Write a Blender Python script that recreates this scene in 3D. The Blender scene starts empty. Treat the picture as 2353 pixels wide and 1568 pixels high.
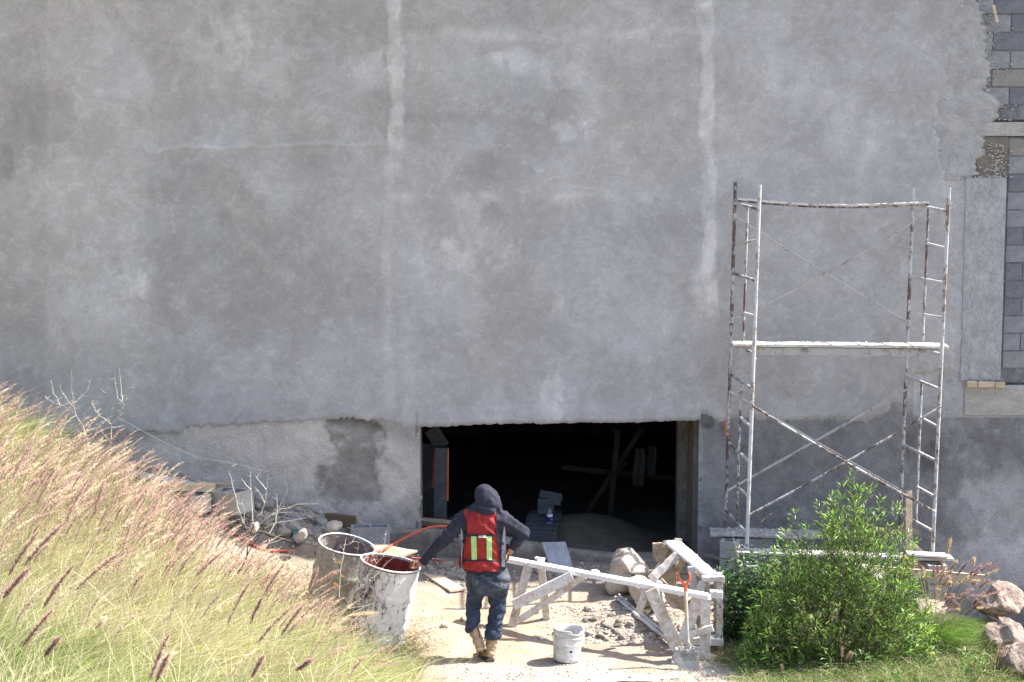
import bpy, bmesh, math, random
import numpy as np
from mathutils import Vector, Matrix, Quaternion

random.seed(7)
RNG = np.random.default_rng(7)
scene = bpy.context.scene
COL = scene.collection

# ------------------------------------------------------------------ camera
PITCH = math.radians(6.0)
FPX = 3750.0
CAM_Z = 4.6
cam_data = bpy.data.cameras.new('camera')
cam = bpy.data.objects.new('camera', cam_data)
COL.objects.link(cam)
cam.location = (0, 0, CAM_Z)
cam.rotation_euler = (math.pi/2 - PITCH, 0, 0)
cam_data.sensor_width = 36.0
cam_data.lens = 36.0 * FPX / 2353.0
cam_data.clip_end = 500.0
cam_data.dof.use_dof = True
cam_data.dof.focus_distance = 16.0
cam_data.dof.aperture_fstop = 8.0
scene.camera = cam

# ------------------------------------------------------------------ light
SUN = Vector((0.75, 0.13, 1.0)).normalized()
world = bpy.data.worlds.new('World')
scene.world = world
world.use_nodes = True
wn = world.node_tree
wn.nodes.clear()
sky = wn.nodes.new('ShaderNodeTexSky')
sky.sky_type = 'NISHITA'
sky.sun_disc = False
sky.sun_elevation = math.asin(SUN.z)
sky.sun_rotation = math.atan2(SUN.x, SUN.y)
sky.dust_density = 2.2
bg = wn.nodes.new('ShaderNodeBackground')
bg.inputs['Strength'].default_value = 0.118
wo = wn.nodes.new('ShaderNodeOutputWorld')
wn.links.new(sky.outputs[0], bg.inputs[0])
wn.links.new(bg.outputs[0], wo.inputs[0])
sun_data = bpy.data.lights.new('sun', 'SUN')
sun_data.energy = 4.1
sun_data.angle = math.radians(0.5)
sun_data.color = (1.0, 0.955, 0.89)
sun = bpy.data.objects.new('sun', sun_data)
sun.rotation_euler = (-SUN).to_track_quat('-Z', 'Y').to_euler()
sun.location = (8, 4, 14)
COL.objects.link(sun)
scene.view_settings.view_transform = 'Standard'
scene.view_settings.look = 'None'
scene.view_settings.exposure = 1.72
scene.view_settings.gamma = 1.0
scene.view_settings.use_curve_mapping = False
try:
    scene.cycles.max_bounces = 8
    scene.cycles.diffuse_bounces = 4
    scene.cycles.transparent_max_bounces = 8
    scene.cycles.use_adaptive_sampling = True
    scene.cycles.use_denoising = True
    scene.cycles.denoising_input_passes = 'RGB_ALBEDO_NORMAL'
    scene.cycles.denoising_prefilter = 'ACCURATE'
except Exception:
    pass

# ------------------------------------------------------------------ projection helpers (photo measured at 2353 x 1568)
CP, SP = math.cos(PITCH), math.sin(PITCH)
def ray(px, py):
    x = (px - 1176.5) / FPX; y = (py - 784.0) / FPX
    return np.array([x, CP - y*SP, -SP - y*CP])
def PY(px, py, Y):
    d = ray(px, py); return np.array([0, 0, CAM_Z]) + d * (Y / d[1])
def PZ(px, py, z):
    d = ray(px, py); return np.array([0, 0, CAM_Z]) + d * ((z - CAM_Z) / d[2])
def proj(X, Y, Z):
    dz = Z - CAM_Z
    depth = Y*CP - dz*SP
    up = Y*SP + dz*CP
    depth = np.where(np.abs(depth) < 0.05, 0.05, depth)
    return 1176.5 + FPX*X/depth, 784.0 - FPX*up/depth

# ------------------------------------------------------------------ noise
def _hash(ix, iy, seed):
    h = (ix.astype(np.int64)*374761393 + iy.astype(np.int64)*668265263 + seed*1442695041) & 0x7fffffff
    h = (h ^ (h >> 13)) * 1274126177 & 0x7fffffff
    h = h ^ (h >> 16)
    return (h & 0xffff) / 65535.0
def vnoise(x, y, seed=0):
    x = np.asarray(x, float); y = np.asarray(y, float)
    ix = np.floor(x); iy = np.floor(y)
    fx = x - ix; fy = y - iy
    fx = fx*fx*(3-2*fx); fy = fy*fy*(3-2*fy)
    a = _hash(ix, iy, seed); b = _hash(ix+1, iy, seed)
    c = _hash(ix, iy+1, seed); d = _hash(ix+1, iy+1, seed)
    return (a*(1-fx)+b*fx)*(1-fy) + (c*(1-fx)+d*fx)*fy
def fbm(x, y, octv=4, seed=0, gain=0.5):
    s = 0; a = 1.0; t = 0
    for o in range(octv):
        s = s + a*vnoise(np.asarray(x)*2**o, np.asarray(y)*2**o, seed+o*17); t += a; a *= gain
    return s / t
def sstep(a, b, x):
    t = np.clip((x-a)/(b-a), 0, 1); return t*t*(3-2*t)

# ------------------------------------------------------------------ objects
def link(name, data, parent=None, loc=None):
    o = bpy.data.objects.new(name, data)
    COL.objects.link(o)
    if parent is not None: o.parent = parent
    if loc is not None: o.location = loc
    return o
def thing(name, label, cat, loc=(0, 0, 0), rz=0.0, group=None, data=None):
    o = link(name, data, None, loc)
    o.rotation_euler = (0, 0, rz)
    return tag(o, label, cat, group)
def tag(o, label, cat, group=None):
    o['label'] = label; o['category'] = cat
    if group: o['group'] = group
    return o
def copy_tree(o, parent=None):
    kids = [c for c in COL.objects if c.parent == o]
    c = o.copy(); COL.objects.link(c)
    if parent is not None: c.parent = parent
    for k in kids: copy_tree(k, c)
    return c

def np_mesh(name, V, F, mat=None, smooth=False, cols=None, uv=None):
    """V (n,3); F (m,k) array of equal-sized faces, or list of such arrays"""
    me = bpy.data.meshes.new(name)
    V = np.asarray(V, np.float32)
    if not isinstance(F, list): F = [F]
    F = [np.asarray(f, np.int32) for f in F if len(f)]
    nl = sum(f.size for f in F); nf = sum(len(f) for f in F)
    me.vertices.add(len(V)); me.vertices.foreach_set('co', V.ravel())
    me.loops.add(nl); me.loops.foreach_set('vertex_index', np.concatenate([f.ravel() for f in F]))
    me.polygons.add(nf)
    tot = np.concatenate([np.full(len(f), f.shape[1], np.int32) for f in F])
    st = np.concatenate([[0], np.cumsum(tot)[:-1]]).astype(np.int32)
    me.polygons.foreach_set('loop_start', st)
    try: me.polygons.foreach_set('loop_total', tot)
    except Exception: pass
    me.polygons.foreach_set('use_smooth', np.full(nf, smooth, bool))
    if cols is not None:
        ca = me.color_attributes.new('Col', 'FLOAT_COLOR', 'POINT')
        c4 = np.ones((len(V), 4), np.float32); c4[:, :3] = cols
        ca.data.foreach_set('color', c4.ravel())
    me.update(calc_edges=True)
    me.validate()
    if mat: me.materials.append(mat)
    return me

class MB:
    """collects shapes, builds ONE mesh object"""
    def __init__(s): s.v = []; s.f = []
    def add(s, vs, fs):
        n = len(s.v); s.v += [tuple(map(float, v)) for v in vs]; s.f += [tuple(i+n for i in f) for f in fs]; return s
    def box(s, lo, hi):
        x0, y0, z0 = lo; x1, y1, z1 = hi
        return s.add([(x0,y0,z0),(x1,y0,z0),(x1,y1,z0),(x0,y1,z0),(x0,y0,z1),(x1,y0,z1),(x1,y1,z1),(x0,y1,z1)],
                     [(0,3,2,1),(4,5,6,7),(0,1,5,4),(1,2,6,5),(2,3,7,6),(3,0,4,7)])
    def bar(s, a, b, w, h, up=(0,0,1), jit=0.0, segs=1):
        """plank from a to b: w across (perpendicular to up), h along up"""
        a = Vector(a); b = Vector(b); d = (b-a).normalized(); up = Vector(up)
        side = d.cross(up)
        if side.length < 1e-4: side = d.cross(Vector((1,0,0)))
        side.normalize(); u = side.cross(d).normalized()
        n0 = len(s.v)
        for k in range(segs+1):
            c = a.lerp(b, k/segs)
            for (sx, sz) in ((-1,-1),(1,-1),(1,1),(-1,1)):
                j = Vector((random.uniform(-jit,jit),random.uniform(-jit,jit),random.uniform(-jit,jit)))
                s.v.append(tuple(c + side*(sx*w/2) + u*(sz*h/2) + j))
        for k in range(segs):
            q = n0+4*k
            for i in range(4): s.f.append((q+i, q+(i+1)%4, q+4+(i+1)%4, q+4+i))
        s.f.append((n0+3, n0+2, n0+1, n0)); q = n0+4*segs; s.f.append((q, q+1, q+2, q+3))
        return s
    def tube(s, pts, rad, n=8, cap=True):
        pts = [Vector(p) for p in pts]; m = len(pts)
        if not hasattr(rad, '__len__'): rad = [rad]*m
        prev = None; n0 = len(s.v)
        for i, p in enumerate(pts):
            d = (pts[min(i+1, m-1)] - pts[max(i-1, 0)]).normalized()
            if prev is None:
                x = d.orthogonal().normalized()
            else:
                x = prev - d*prev.dot(d)
                x = x.normalized() if x.length > 1e-5 else d.orthogonal().normalized()
            prev = x; y = d.cross(x)
            for k in range(n):
                a = 2*math.pi*k/n
                s.v.append(tuple(p + (x*math.cos(a) + y*math.sin(a))*rad[i]))
        for i in range(m-1):
            for k in range(n):
                a = n0+i*n+k; b = n0+i*n+(k+1)%n
                s.f.append((a, b, b+n, a+n))
        if cap:
            s.f.append(tuple(n0+k for k in reversed(range(n)))); s.f.append(tuple(n0+(m-1)*n+k for k in range(n)))
        return s
    def lathe(s, prof, n=40, wob=None):
        """prof list of (r,z) around local z"""
        n0 = len(s.v); m = len(prof)
        for j, (r, z) in enumerate(prof):
            for k in range(n):
                a = 2*math.pi*k/n
                rr, zz = (r, z) if wob is None else wob(r, z, a)
                s.v.append((rr*math.cos(a), rr*math.sin(a), zz))
        for j in range(m-1):
            for k in range(n):
                a = n0+j*n+k; b = n0+j*n+(k+1)%n
                s.f.append((a, b, b+n, a+n))
        return s
    def build(s, name, mat, parent=None, smooth=False, bevel=0.0, auto=True):
        me = bpy.data.meshes.new(name)
        me.from_pydata(s.v, [], s.f)
        if bevel > 0:
            bm = bmesh.new(); bm.from_mesh(me)
            bmesh.ops.recalc_face_normals(bm, faces=bm.faces)
            bmesh.ops.bevel(bm, geom=[e for e in bm.edges if e.is_manifold and e.calc_face_angle(0) > 0.5], offset=bevel, segments=1, affect='EDGES')
            bm.to_mesh(me); bm.free()
        if smooth:
            me.polygons.foreach_set('use_smooth', [True]*len(me.polygons))
            if auto:
                try: me.set_sharp_from_angle(angle=math.radians(45))
                except Exception: pass
        me.update()
        if mat: me.materials.append(mat)
        return link(name, me, parent)

# ------------------------------------------------------------------ materials
def new_mat(name):
    m = bpy.data.materials.new(name); m.use_nodes = True
    nt = m.node_tree; nt.nodes.clear()
    out = nt.nodes.new('ShaderNodeOutputMaterial')
    b = nt.nodes.new('ShaderNodeBsdfPrincipled')
    nt.links.new(b.outputs[0], out.inputs[0])
    return m, nt, b, out
def N(nt, typ, **kw):
    n = nt.nodes.new(typ)
    for k, v in kw.items(): setattr(n, k, v)
    return n
def coords(nt, scale=(1,1,1), kind='Object'):
    tc = N(nt, 'ShaderNodeTexCoord'); mp = N(nt, 'ShaderNodeMapping')
    mp.inputs['Scale'].default_value = scale
    nt.links.new(tc.outputs[kind], mp.inputs[0]); return mp.outputs[0]
def noise(nt, vec, scale, detail=4, rough=0.6, dist=0.0):
    n = N(nt, 'ShaderNodeTexNoise')
    n.inputs['Scale'].default_value = scale; n.inputs['Detail'].default_value = detail
    n.inputs['Roughness'].default_value = rough; n.inputs['Distortion'].default_value = dist
    nt.links.new(vec, n.inputs['Vector']); return n.outputs['Fac']
def ramp(nt, fac, stops):
    r = N(nt, 'ShaderNodeValToRGB')
    el = r.color_ramp.elements
    while len(el) > 1: el.remove(el[-1])
    el[0].position = stops[0][0]; el[0].color = (*stops[0][1], 1)
    for p, c in stops[1:]:
        e = el.new(p); e.color = (*c, 1)
    nt.links.new(fac, r.inputs[0]); return r.outputs[0]
def mixc(nt, fac, a, b, mode='MIX'):
    m = N(nt, 'ShaderNodeMix', data_type='RGBA', blend_type=mode)
    for sock, val in ((0, fac), (6, a), (7, b)):
        if isinstance(val, (int, float)): m.inputs[sock].default_value = val
        elif isinstance(val, tuple): m.inputs[sock].default_value = (*val, 1)
        else: nt.links.new(val, m.inputs[sock])
    return m.outputs[2]
def bump(nt, b, height, strength=0.4, dist=0.01):
    n = N(nt, 'ShaderNodeBump'); n.inputs['Strength'].default_value = strength; n.inputs['Distance'].default_value = dist
    nt.links.new(height, n.inputs['Height']); nt.links.new(n.outputs[0], b.inputs['Normal'])
G = lambda v: (v, v, v)
def mat_noise(name, c1, c2, scale=12, rough=0.85, bscale=60, bstr=0.4, bdist=0.01, stretch=(1,1,1), metal=0.0, lo=0.35, hi=0.65, spec=0.3):
    m, nt, b, out = new_mat(name)
    v = coords(nt, stretch)
    f = noise(nt, v, scale, 6, 0.65)
    col = ramp(nt, f, [(lo, c1), (hi, c2)])
    f2 = noise(nt, v, scale*7, 3, 0.6)
    col = mixc(nt, 1.0, col, ramp(nt, f2, [(0.3, G(0.8)), (0.7, G(1.15))]), 'MULTIPLY')
    nt.links.new(col, b.inputs['Base Color'])
    b.inputs['Roughness'].default_value = rough; b.inputs['Metallic'].default_value = metal
    b.inputs['Specular IOR Level'].default_value = spec
    bump(nt, b, noise(nt, v, bscale, 4, 0.7), bstr, bdist)
    return m
def mat_splat(name, base1, base2, splat, scale=25, amount=0.5, stretch=(1,1,1), rough=0.85, bstr=0.5, bdist=0.004, edge=0.05, streak=None):
    """weathered base, crusted with splashed cement/whitewash that has its own edge"""
    m, nt, b, out = new_mat(name)
    v = coords(nt, stretch)
    f = noise(nt, v, scale*0.7, 6, 0.7)
    base = ramp(nt, f, [(0.35, base1), (0.65, base2)])
    a = noise(nt, v, scale, 7, 0.72)
    c = noise(nt, v, scale*0.18, 3, 0.5)
    ad = N(nt, 'ShaderNodeMath', operation='MULTIPLY_ADD'); ad.inputs[1].default_value = 0.7
    nt.links.new(c, ad.inputs[0]); nt.links.new(a, ad.inputs[2])
    t = 1.35 - amount
    t = 0.55 + (1-amount)*0.6
    fac = ramp(nt, ad.outputs[0], [(max(0, t-edge), G(0)), (min(1, t+edge), G(1))])
    f3 = noise(nt, v, scale*4, 2, 0.5)
    sp = mixc(nt, 1.0, splat, ramp(nt, f3, [(0.3, G(0.85)), (0.7, G(1.08))]), 'MULTIPLY')
    col = mixc(nt, fac, base, sp)
    nt.links.new(col, b.inputs['Base Color'])
    b.inputs['Roughness'].default_value = rough
    b.inputs['Specular IOR Level'].default_value = 0.25
    s = N(nt, 'ShaderNodeMath', operation='MULTIPLY_ADD'); s.inputs[1].default_value = 0.6
    nt.links.new(fac, s.inputs[0]); nt.links.new(f3, s.inputs[2])
    bump(nt, b, s.outputs[0], bstr, bdist)
    return m
def mat_attr(name, rough=0.9, nscale=(9, 70), amp=(0.12, 0.12), bscale=(30, 160), bstr=0.5, bdist=0.008, trans=0.0, spec=0.2):
    m, nt, b, out = new_mat(name)
    at = N(nt, 'ShaderNodeAttribute'); at.attribute_name = 'Col'
    v = coords(nt)
    col = at.outputs['Color']
    for s, a in zip(nscale, amp):
        col = mixc(nt, 1.0, col, ramp(nt, noise(nt, v, s, 5, 0.65), [(0.28, G(1-a)), (0.72, G(1+a))]), 'MULTIPLY')
    nt.links.new(col, b.inputs['Base Color'])
    b.inputs['Roughness'].default_value = rough
    b.inputs['Specular IOR Level'].default_value = spec
    if bscale:
        h = N(nt, 'ShaderNodeMath', operation='MULTIPLY_ADD'); h.inputs[1].default_value = 0.35
        nt.links.new(noise(nt, v, bscale[1], 4, 0.7), h.inputs[0]); nt.links.new(noise(nt, v, bscale[0], 5, 0.7), h.inputs[2])
        bump(nt, b, h.outputs[0], bstr, bdist)
    if trans > 0:
        tr = N(nt, 'ShaderNodeBsdfTranslucent'); nt.links.new(col, tr.inputs[0])
        mx = N(nt, 'ShaderNodeMixShader'); mx.inputs[0].default_value = trans
        nt.links.new(b.outputs[0], mx.inputs[1]); nt.links.new(tr.outputs[0], mx.inputs[2])
        nt.links.new(mx.outputs[0], out.inputs[0])
    return m
def mat_plain(name, c, rough=0.6, metal=0.0, spec=0.4, var=0.1, sc=30):
    return mat_noise(name, tuple(x*(1-var) for x in c), tuple(min(1, x*(1+var)) for x in c), sc, rough, sc*3, 0.15, 0.003, metal=metal, spec=spec)

M = {}
def plaster_mat():
    m, nt, b, out = new_mat('wall_plaster')
    at = N(nt, 'ShaderNodeAttribute'); at.attribute_name = 'Col'
    v = coords(nt); col = at.outputs['Color']
    for sc_, st_, lo, hi, a, di in ((1.6, (1,1,1.2), .49, .54, .030, 2.0), (3.6, (1,1,1.15), .53, .58, .035, 1.6), (8, (1,1,1.3), .55, .60, .045, 1.2), (19, (1,1,1.2), .56, .61, .04, .8), (30, (1,1,1), .35, .65, .04, 0), (90, (1,1,1), .35, .65, .06, 0)):
        f = noise(nt, coords(nt, st_), sc_, 8, 0.68, di)
        col = mixc(nt, 1.0, col, ramp(nt, f, [(lo, G(1-a)), (hi, G(1+a))]), 'MULTIPLY')
    # hairline cracks and trowel scratches, broken up
    f = noise(nt, coords(nt, (1,1,1)), 2.3, 9, 0.75, 2.2)
    line = ramp(nt, f, [(.492, G(1)), (.500, G(.86)), (.508, G(1))])
    msk = ramp(nt, noise(nt, v, 1.7, 3, .5), [(.52, G(0)), (.60, G(1))])
    col = mixc(nt, msk, col, mixc(nt, 1.0, col, line, 'MULTIPLY'))
    nt.links.new(col, b.inputs['Base Color']); b.inputs['Roughness'].default_value = .92; b.inputs['Specular IOR Level'].default_value = .2
    h = N(nt, 'ShaderNodeMath', operation='MULTIPLY_ADD'); h.inputs[1].default_value = 0.3
    nt.links.new(noise(nt, v, 130, 4, 0.7), h.inputs[0]); nt.links.new(noise(nt, v, 12, 8, 0.7, .6), h.inputs[2])
    bump(nt, b, h.outputs[0], .45, .010)
    return m
M['plaster'] = plaster_mat()
M['rough_plaster'] = mat_attr('rough_plaster', 0.95, (6, 45), (0.14, 0.16), (22, 110), 0.9, 0.02)
M['ground'] = mat_attr('ground_dirt', 0.95, (5, 60), (0.14, 0.2), (18, 110), 0.8, 0.02)
M['cmu'] = mat_noise('concrete_block', (0.20,0.205,0.22), (0.29,0.295,0.31), 9, 0.95, 130, 0.7, 0.006)
M['cmu_light'] = mat_noise('concrete_block_light', (0.30,0.295,0.28), (0.42,0.41,0.39), 9, 0.95, 130, 0.7, 0.006)
M['mortar'] = mat_noise('mortar_joint', (0.13,0.132,0.14), (0.26,0.26,0.265), 14, 0.95, 90, 0.8, 0.01)
M['column'] = mat_noise('cast_column', (0.30,0.298,0.295), (0.41,0.405,0.40), 5, 0.9, 40, 0.6, 0.008, stretch=(1.3,1,0.8))
M['beam'] = mat_noise('formed_beam', (0.33,0.31,0.28), (0.44,0.415,0.38), 6, 0.9, 50, 0.6, 0.008, stretch=(0.8,1,1.8))
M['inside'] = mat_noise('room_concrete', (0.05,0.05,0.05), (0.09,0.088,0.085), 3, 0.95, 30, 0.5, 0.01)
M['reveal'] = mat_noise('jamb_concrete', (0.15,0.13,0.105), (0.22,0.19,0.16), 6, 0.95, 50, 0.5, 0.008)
M['cmu_in'] = mat_noise('shaded_room_block', (0.055,0.058,0.066), (0.085,0.088,0.098), 9, 0.95, 130, 0.7, 0.006)  # copy of the block colour, darkened to stand in for the room's shade
M['sand'] = mat_noise('room_sand', (0.07,0.056,0.044), (0.11,0.09,0.072), 5, 0.95, 60, 0.8, 0.02)  # sand darkened so its colour carries the room's shade
M['curb'] = mat_noise('curb_concrete', (0.13,0.118,0.10), (0.24,0.22,0.19), 8, 0.95, 60, 0.8, 0.012)
M['white_wood'] = mat_splat('whitewashed_wood', (0.34,0.27,0.20), (0.50,0.41,0.33), (0.62,0.60,0.58), 18, 0.56, (1,1,1), edge=0.12)
M['white_top'] = mat_splat('limed_plank', (0.50,0.44,0.38), (0.6,0.54,0.5), (0.70,0.69,0.68), 14, 0.90, (1,1,1), edge=0.15)
M['old_wood'] = mat_noise('weathered_wood', (0.26,0.19,0.13), (0.46,0.36,0.26), 8, 0.9, 40, 0.6, 0.006, stretch=(1,1,6))
M['pale_wood'] = mat_noise('pale_timber', (0.42,0.32,0.22), (0.60,0.50,0.38), 7, 0.9, 40, 0.5, 0.005, stretch=(0.8,4,4))
M['grey_board'] = mat_noise('grey_board_shade_tint', (0.22,0.24,0.27), (0.34,0.36,0.40), 5, 0.8, 30, 0.5, 0.004, stretch=(3,1,0.7))  # bluish grey of a board in shade, put into its colour
M['scaf'] = mat_splat('limed_steel_tube', (0.08,0.055,0.05), (0.17,0.12,0.10), (0.50,0.485,0.47), 26, 0.52, (1,1,0.55), edge=0.07, bdist=0.003)
M['scaf_brown'] = mat_splat('rusty_steel_tube', (0.075,0.05,0.045), (0.15,0.105,0.09), (0.46,0.44,0.42), 30, 0.47, (1,1,0.55), edge=0.07, bdist=0.003)
M['scaf_white'] = mat_splat('cement_coated_tube', (0.14,0.09,0.07), (0.28,0.2,0.16), (0.54,0.53,0.52), 24, 0.66, (1,1,0.6), edge=0.08, bdist=0.003)
M['scaf_grey'] = mat_splat('dusty_brace', (0.13,0.11,0.10), (0.25,0.22,0.2), (0.45,0.43,0.41), 40, 0.68, (1,1,1), edge=0.08, bdist=0.003)
M['rock'] = mat_noise('pale_rock', (0.38,0.33,0.275), (0.54,0.48,0.41), 6, 0.95, 40, 0.9, 0.02)
M['rock_grey'] = mat_noise('grey_rock', (0.33,0.305,0.28), (0.50,0.47,0.435), 6, 0.95, 40, 0.9, 0.02)
M['rock_brown'] = mat_noise('brown_rock', (0.20,0.15,0.125), (0.44,0.35,0.29), 7, 0.95, 25, 1.0, 0.03)
M['brick'] = mat_plain('red_brick', (0.42,0.16,0.09), 0.95)
M['bark_pale'] = mat_plain('pale_dry_bark', (0.48,0.44,0.37), 0.9)
M['bark_dark'] = mat_plain('dark_wet_bark', (0.06,0.045,0.04), 0.9)
M['stem'] = mat_plain('brown_stem', (0.12,0.085,0.05), 0.9)
M['leaf'] = mat_attr('leaf_green', 0.42, (30,), (0.12,), None, trans=0.35, spec=0.5)
M['vine'] = mat_attr('vine_leaf', 0.5, (30,), (0.12,), None, trans=0.25, spec=0.45)
M['grass'] = mat_attr('grass_blade', 0.6, (20,), (0.12,), None, trans=0.42, spec=0.3)
M['plume'] = mat_attr('plume_bristle', 0.8, (20,), (0.15,), None, trans=0.6, spec=0.2)
M['hoodie'] = mat_noise('navy_fleece', (0.021,0.021,0.035), (0.036,0.036,0.054), 10, 0.95, 220, 0.4, 0.003)
M['grey_cloth'] = mat_noise('grey_jersey', (0.24,0.25,0.28), (0.32,0.33,0.36), 12, 0.95, 160, 0.3, 0.003)
M['vest'] = mat_noise('red_mesh_vest', (0.22,0.012,0.013), (0.31,0.02,0.02), 9, 0.75, 240, 0.3, 0.002, spec=0.35)
M['black'] = mat_plain('black_binding', (0.012,0.012,0.016), 0.7)
M['lime'] = mat_plain('lime_reflective_tape', (0.36,0.72,0.11), 0.5, var=0.04)
M['silver'] = mat_plain('silver_reflective_tape', (0.52,0.54,0.55), 0.4, var=0.04)
M['white_tag'] = mat_plain('white_label', (0.75,0.75,0.74), 0.6, var=0.03)
M['skin'] = mat_plain('skin', (0.36,0.17,0.10), 0.55, var=0.08)
M['boot'] = mat_noise('suede_boot', (0.27,0.185,0.12), (0.40,0.29,0.20), 14, 0.9, 60, 0.5, 0.004)
M['sole'] = mat_plain('boot_sole', (0.05,0.045,0.042), 0.8)
M['orange'] = mat_plain('orange_plastic', (0.75,0.13,0.035), 0.4, var=0.05)
M['black_plastic'] = mat_plain('black_plastic', (0.02,0.02,0.022), 0.35)
M['steel'] = mat_splat('cement_caked_steel', (0.36,0.345,0.32), (0.48,0.46,0.43), (0.40,0.385,0.355), 22, 0.5, bdist=0.01)
M['pole_wood'] = mat_plain('shovel_shaft_wood', (0.50,0.42,0.32), 0.6, var=0.2, sc=12)
M['hose'] = mat_plain('orange_hose', (0.50,0.10,0.055), 0.5)
M['red_hose'] = mat_plain('dark_red_hose', (0.32,0.04,0.03), 0.6)
M['cord'] = mat_plain('tan_cord', (0.55,0.43,0.28), 0.8)
M['teal'] = mat_plain('teal_pipe', (0.02,0.16,0.15), 0.45)
M['bluepipe'] = mat_plain('blue_sheet', (0.06,0.10,0.22), 0.45)
M['greysheet'] = mat_plain('grey_sheet', (0.36,0.38,0.42), 0.6)
M['shaded_cloth'] = mat_plain('pale_cloth_shade_painted', (0.03,0.029,0.028), 0.9)  # pale cloth made near black; the shade of the room is in the colour
M['wire'] = mat_plain('grey_wire', (0.5,0.5,0.48), 0.6)
M['purple'] = mat_plain('purple_petal', (0.22,0.04,0.40), 0.6)
M['yellow'] = mat_plain('yellow_leaf', (0.75,0.45,0.05), 0.6)
M['blue'] = mat_plain('blue_label', (0.008,0.02,0.16), 0.4, var=0.03)
M['red'] = mat_plain('red_print', (0.65,0.03,0.02), 0.4, var=0.03)
def glass_mat(name, c, a):
    m, nt, b, out = new_mat(name)
    b.inputs['Base Color'].default_value = (*c, 1); b.inputs['Roughness'].default_value = 0.08
    b.inputs['Transmission Weight'].default_value = a; b.inputs['IOR'].default_value = 1.3
    return m
M['clear'] = glass_mat('clear_plastic', (0.9,0.93,0.95), 0.9)
def denim():
    m, nt, b, out = new_mat('dusty_denim')
    v = coords(nt)
    f = noise(nt, v, 7, 5, 0.6, 0.4)
    col = ramp(nt, f, [(0.35, (0.007,0.012,0.027)), (0.62, (0.028,0.045,0.080))])
    # ground-in dust on the seat
    sx = N(nt, 'ShaderNodeSeparateXYZ'); nt.links.new(v, sx.inputs[0])
    mr = N(nt, 'ShaderNodeMapRange'); mr.inputs[1].default_value = 0.60; mr.inputs[2].default_value = 0.76
    nt.links.new(sx.outputs[2], mr.inputs[0])
    f2 = ramp(nt, noise(nt, v, 16, 6, 0.7), [(0.42, G(0)), (0.75, G(0.75))])
    mm = N(nt, 'ShaderNodeMath', operation='MULTIPLY'); nt.links.new(mr.outputs[0], mm.inputs[0]); nt.links.new(f2, mm.inputs[1])
    col = mixc(nt, mm.outputs[0], col, (0.20,0.18,0.15))
    nt.links.new(col, b.inputs['Base Color']); b.inputs['Roughness'].default_value = 0.9
    bump(nt, b, noise(nt, v, 22, 4, 0.6), 0.5, 0.012)
    return m
M['denim'] = denim()
def barrel_mat(name, dark, mid, white, amount, side):
    """drum skin: paint, rust and cement splashes, heavier on one side"""
    m, nt, b, out = new_mat(name)
    v = coords(nt)
    sx = N(nt, 'ShaderNodeSeparateXYZ'); nt.links.new(v, sx.inputs[0])
    a = noise(nt, coords(nt, (1,1,0.5)), 34, 9, 0.85)
    c = noise(nt, v, 5, 3, 0.5)
    s1 = N(nt, 'ShaderNodeMath', operation='MULTIPLY_ADD'); s1.inputs[1].default_value = 0.38
    nt.links.new(c, s1.inputs[0]); nt.links.new(a, s1.inputs[2])
    s2 = N(nt, 'ShaderNodeMath', operation='MULTIPLY_ADD'); s2.inputs[1].default_value = side
    nt.links.new(sx.outputs[0], s2.inputs[0]); nt.links.new(s1.outputs[0], s2.inputs[2])
    fac = ramp(nt, s2.outputs[0], [(amount-0.03, G(0)), (amount+0.03, G(1))])
    base = ramp(nt, noise(nt, v, 11, 8, 0.75), [(0.46, dark), (0.56, mid)])
    col = mixc(nt, fac, base, white)
    nt.links.new(col, b.inputs['Base Color']); b.inputs['Roughness'].default_value = 0.85
    bump(nt, b, fac, 0.5, 0.004)
    return m
M['barrel'] = barrel_mat('splashed_drum', (0.06,0.028,0.024), (0.34,0.30,0.26), (0.56,0.55,0.53), 0.655, 0.24)
M['barrel_in'] = mat_splat('drum_inside', (0.13,0.018,0.014), (0.20,0.04,0.03), (0.45,0.42,0.40), 14, 0.28, edge=0.06)
M['barrel2'] = barrel_mat('cement_drum', (0.25,0.22,0.18), (0.33,0.295,0.245), (0.46,0.43,0.38), 0.72, 0.1)
M['barrel2_in'] = mat_splat('cement_drum_inside', (0.13,0.09,0.08), (0.22,0.17,0.15), (0.5,0.48,0.45), 12, 0.42)
M['rim'] = mat_splat('white_crusted_rim', (0.28,0.25,0.22), (0.40,0.37,0.34), (0.60,0.59,0.57), 18, 0.7)
M['bucket'] = mat_splat('cement_stained_bucket', (0.36,0.34,0.30), (0.50,0.48,0.45), (0.64,0.63,0.62), 10, 0.45, edge=0.15)
M['bucket_in'] = mat_noise('wet_cement', (0.18,0.175,0.16), (0.28,0.27,0.25), 10, 0.7)
M['puddle'] = mat_noise('cement_slurry', (0.40,0.39,0.35), (0.45,0.44,0.40), 3, 0.22, 20, 0.1, 0.002)
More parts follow.
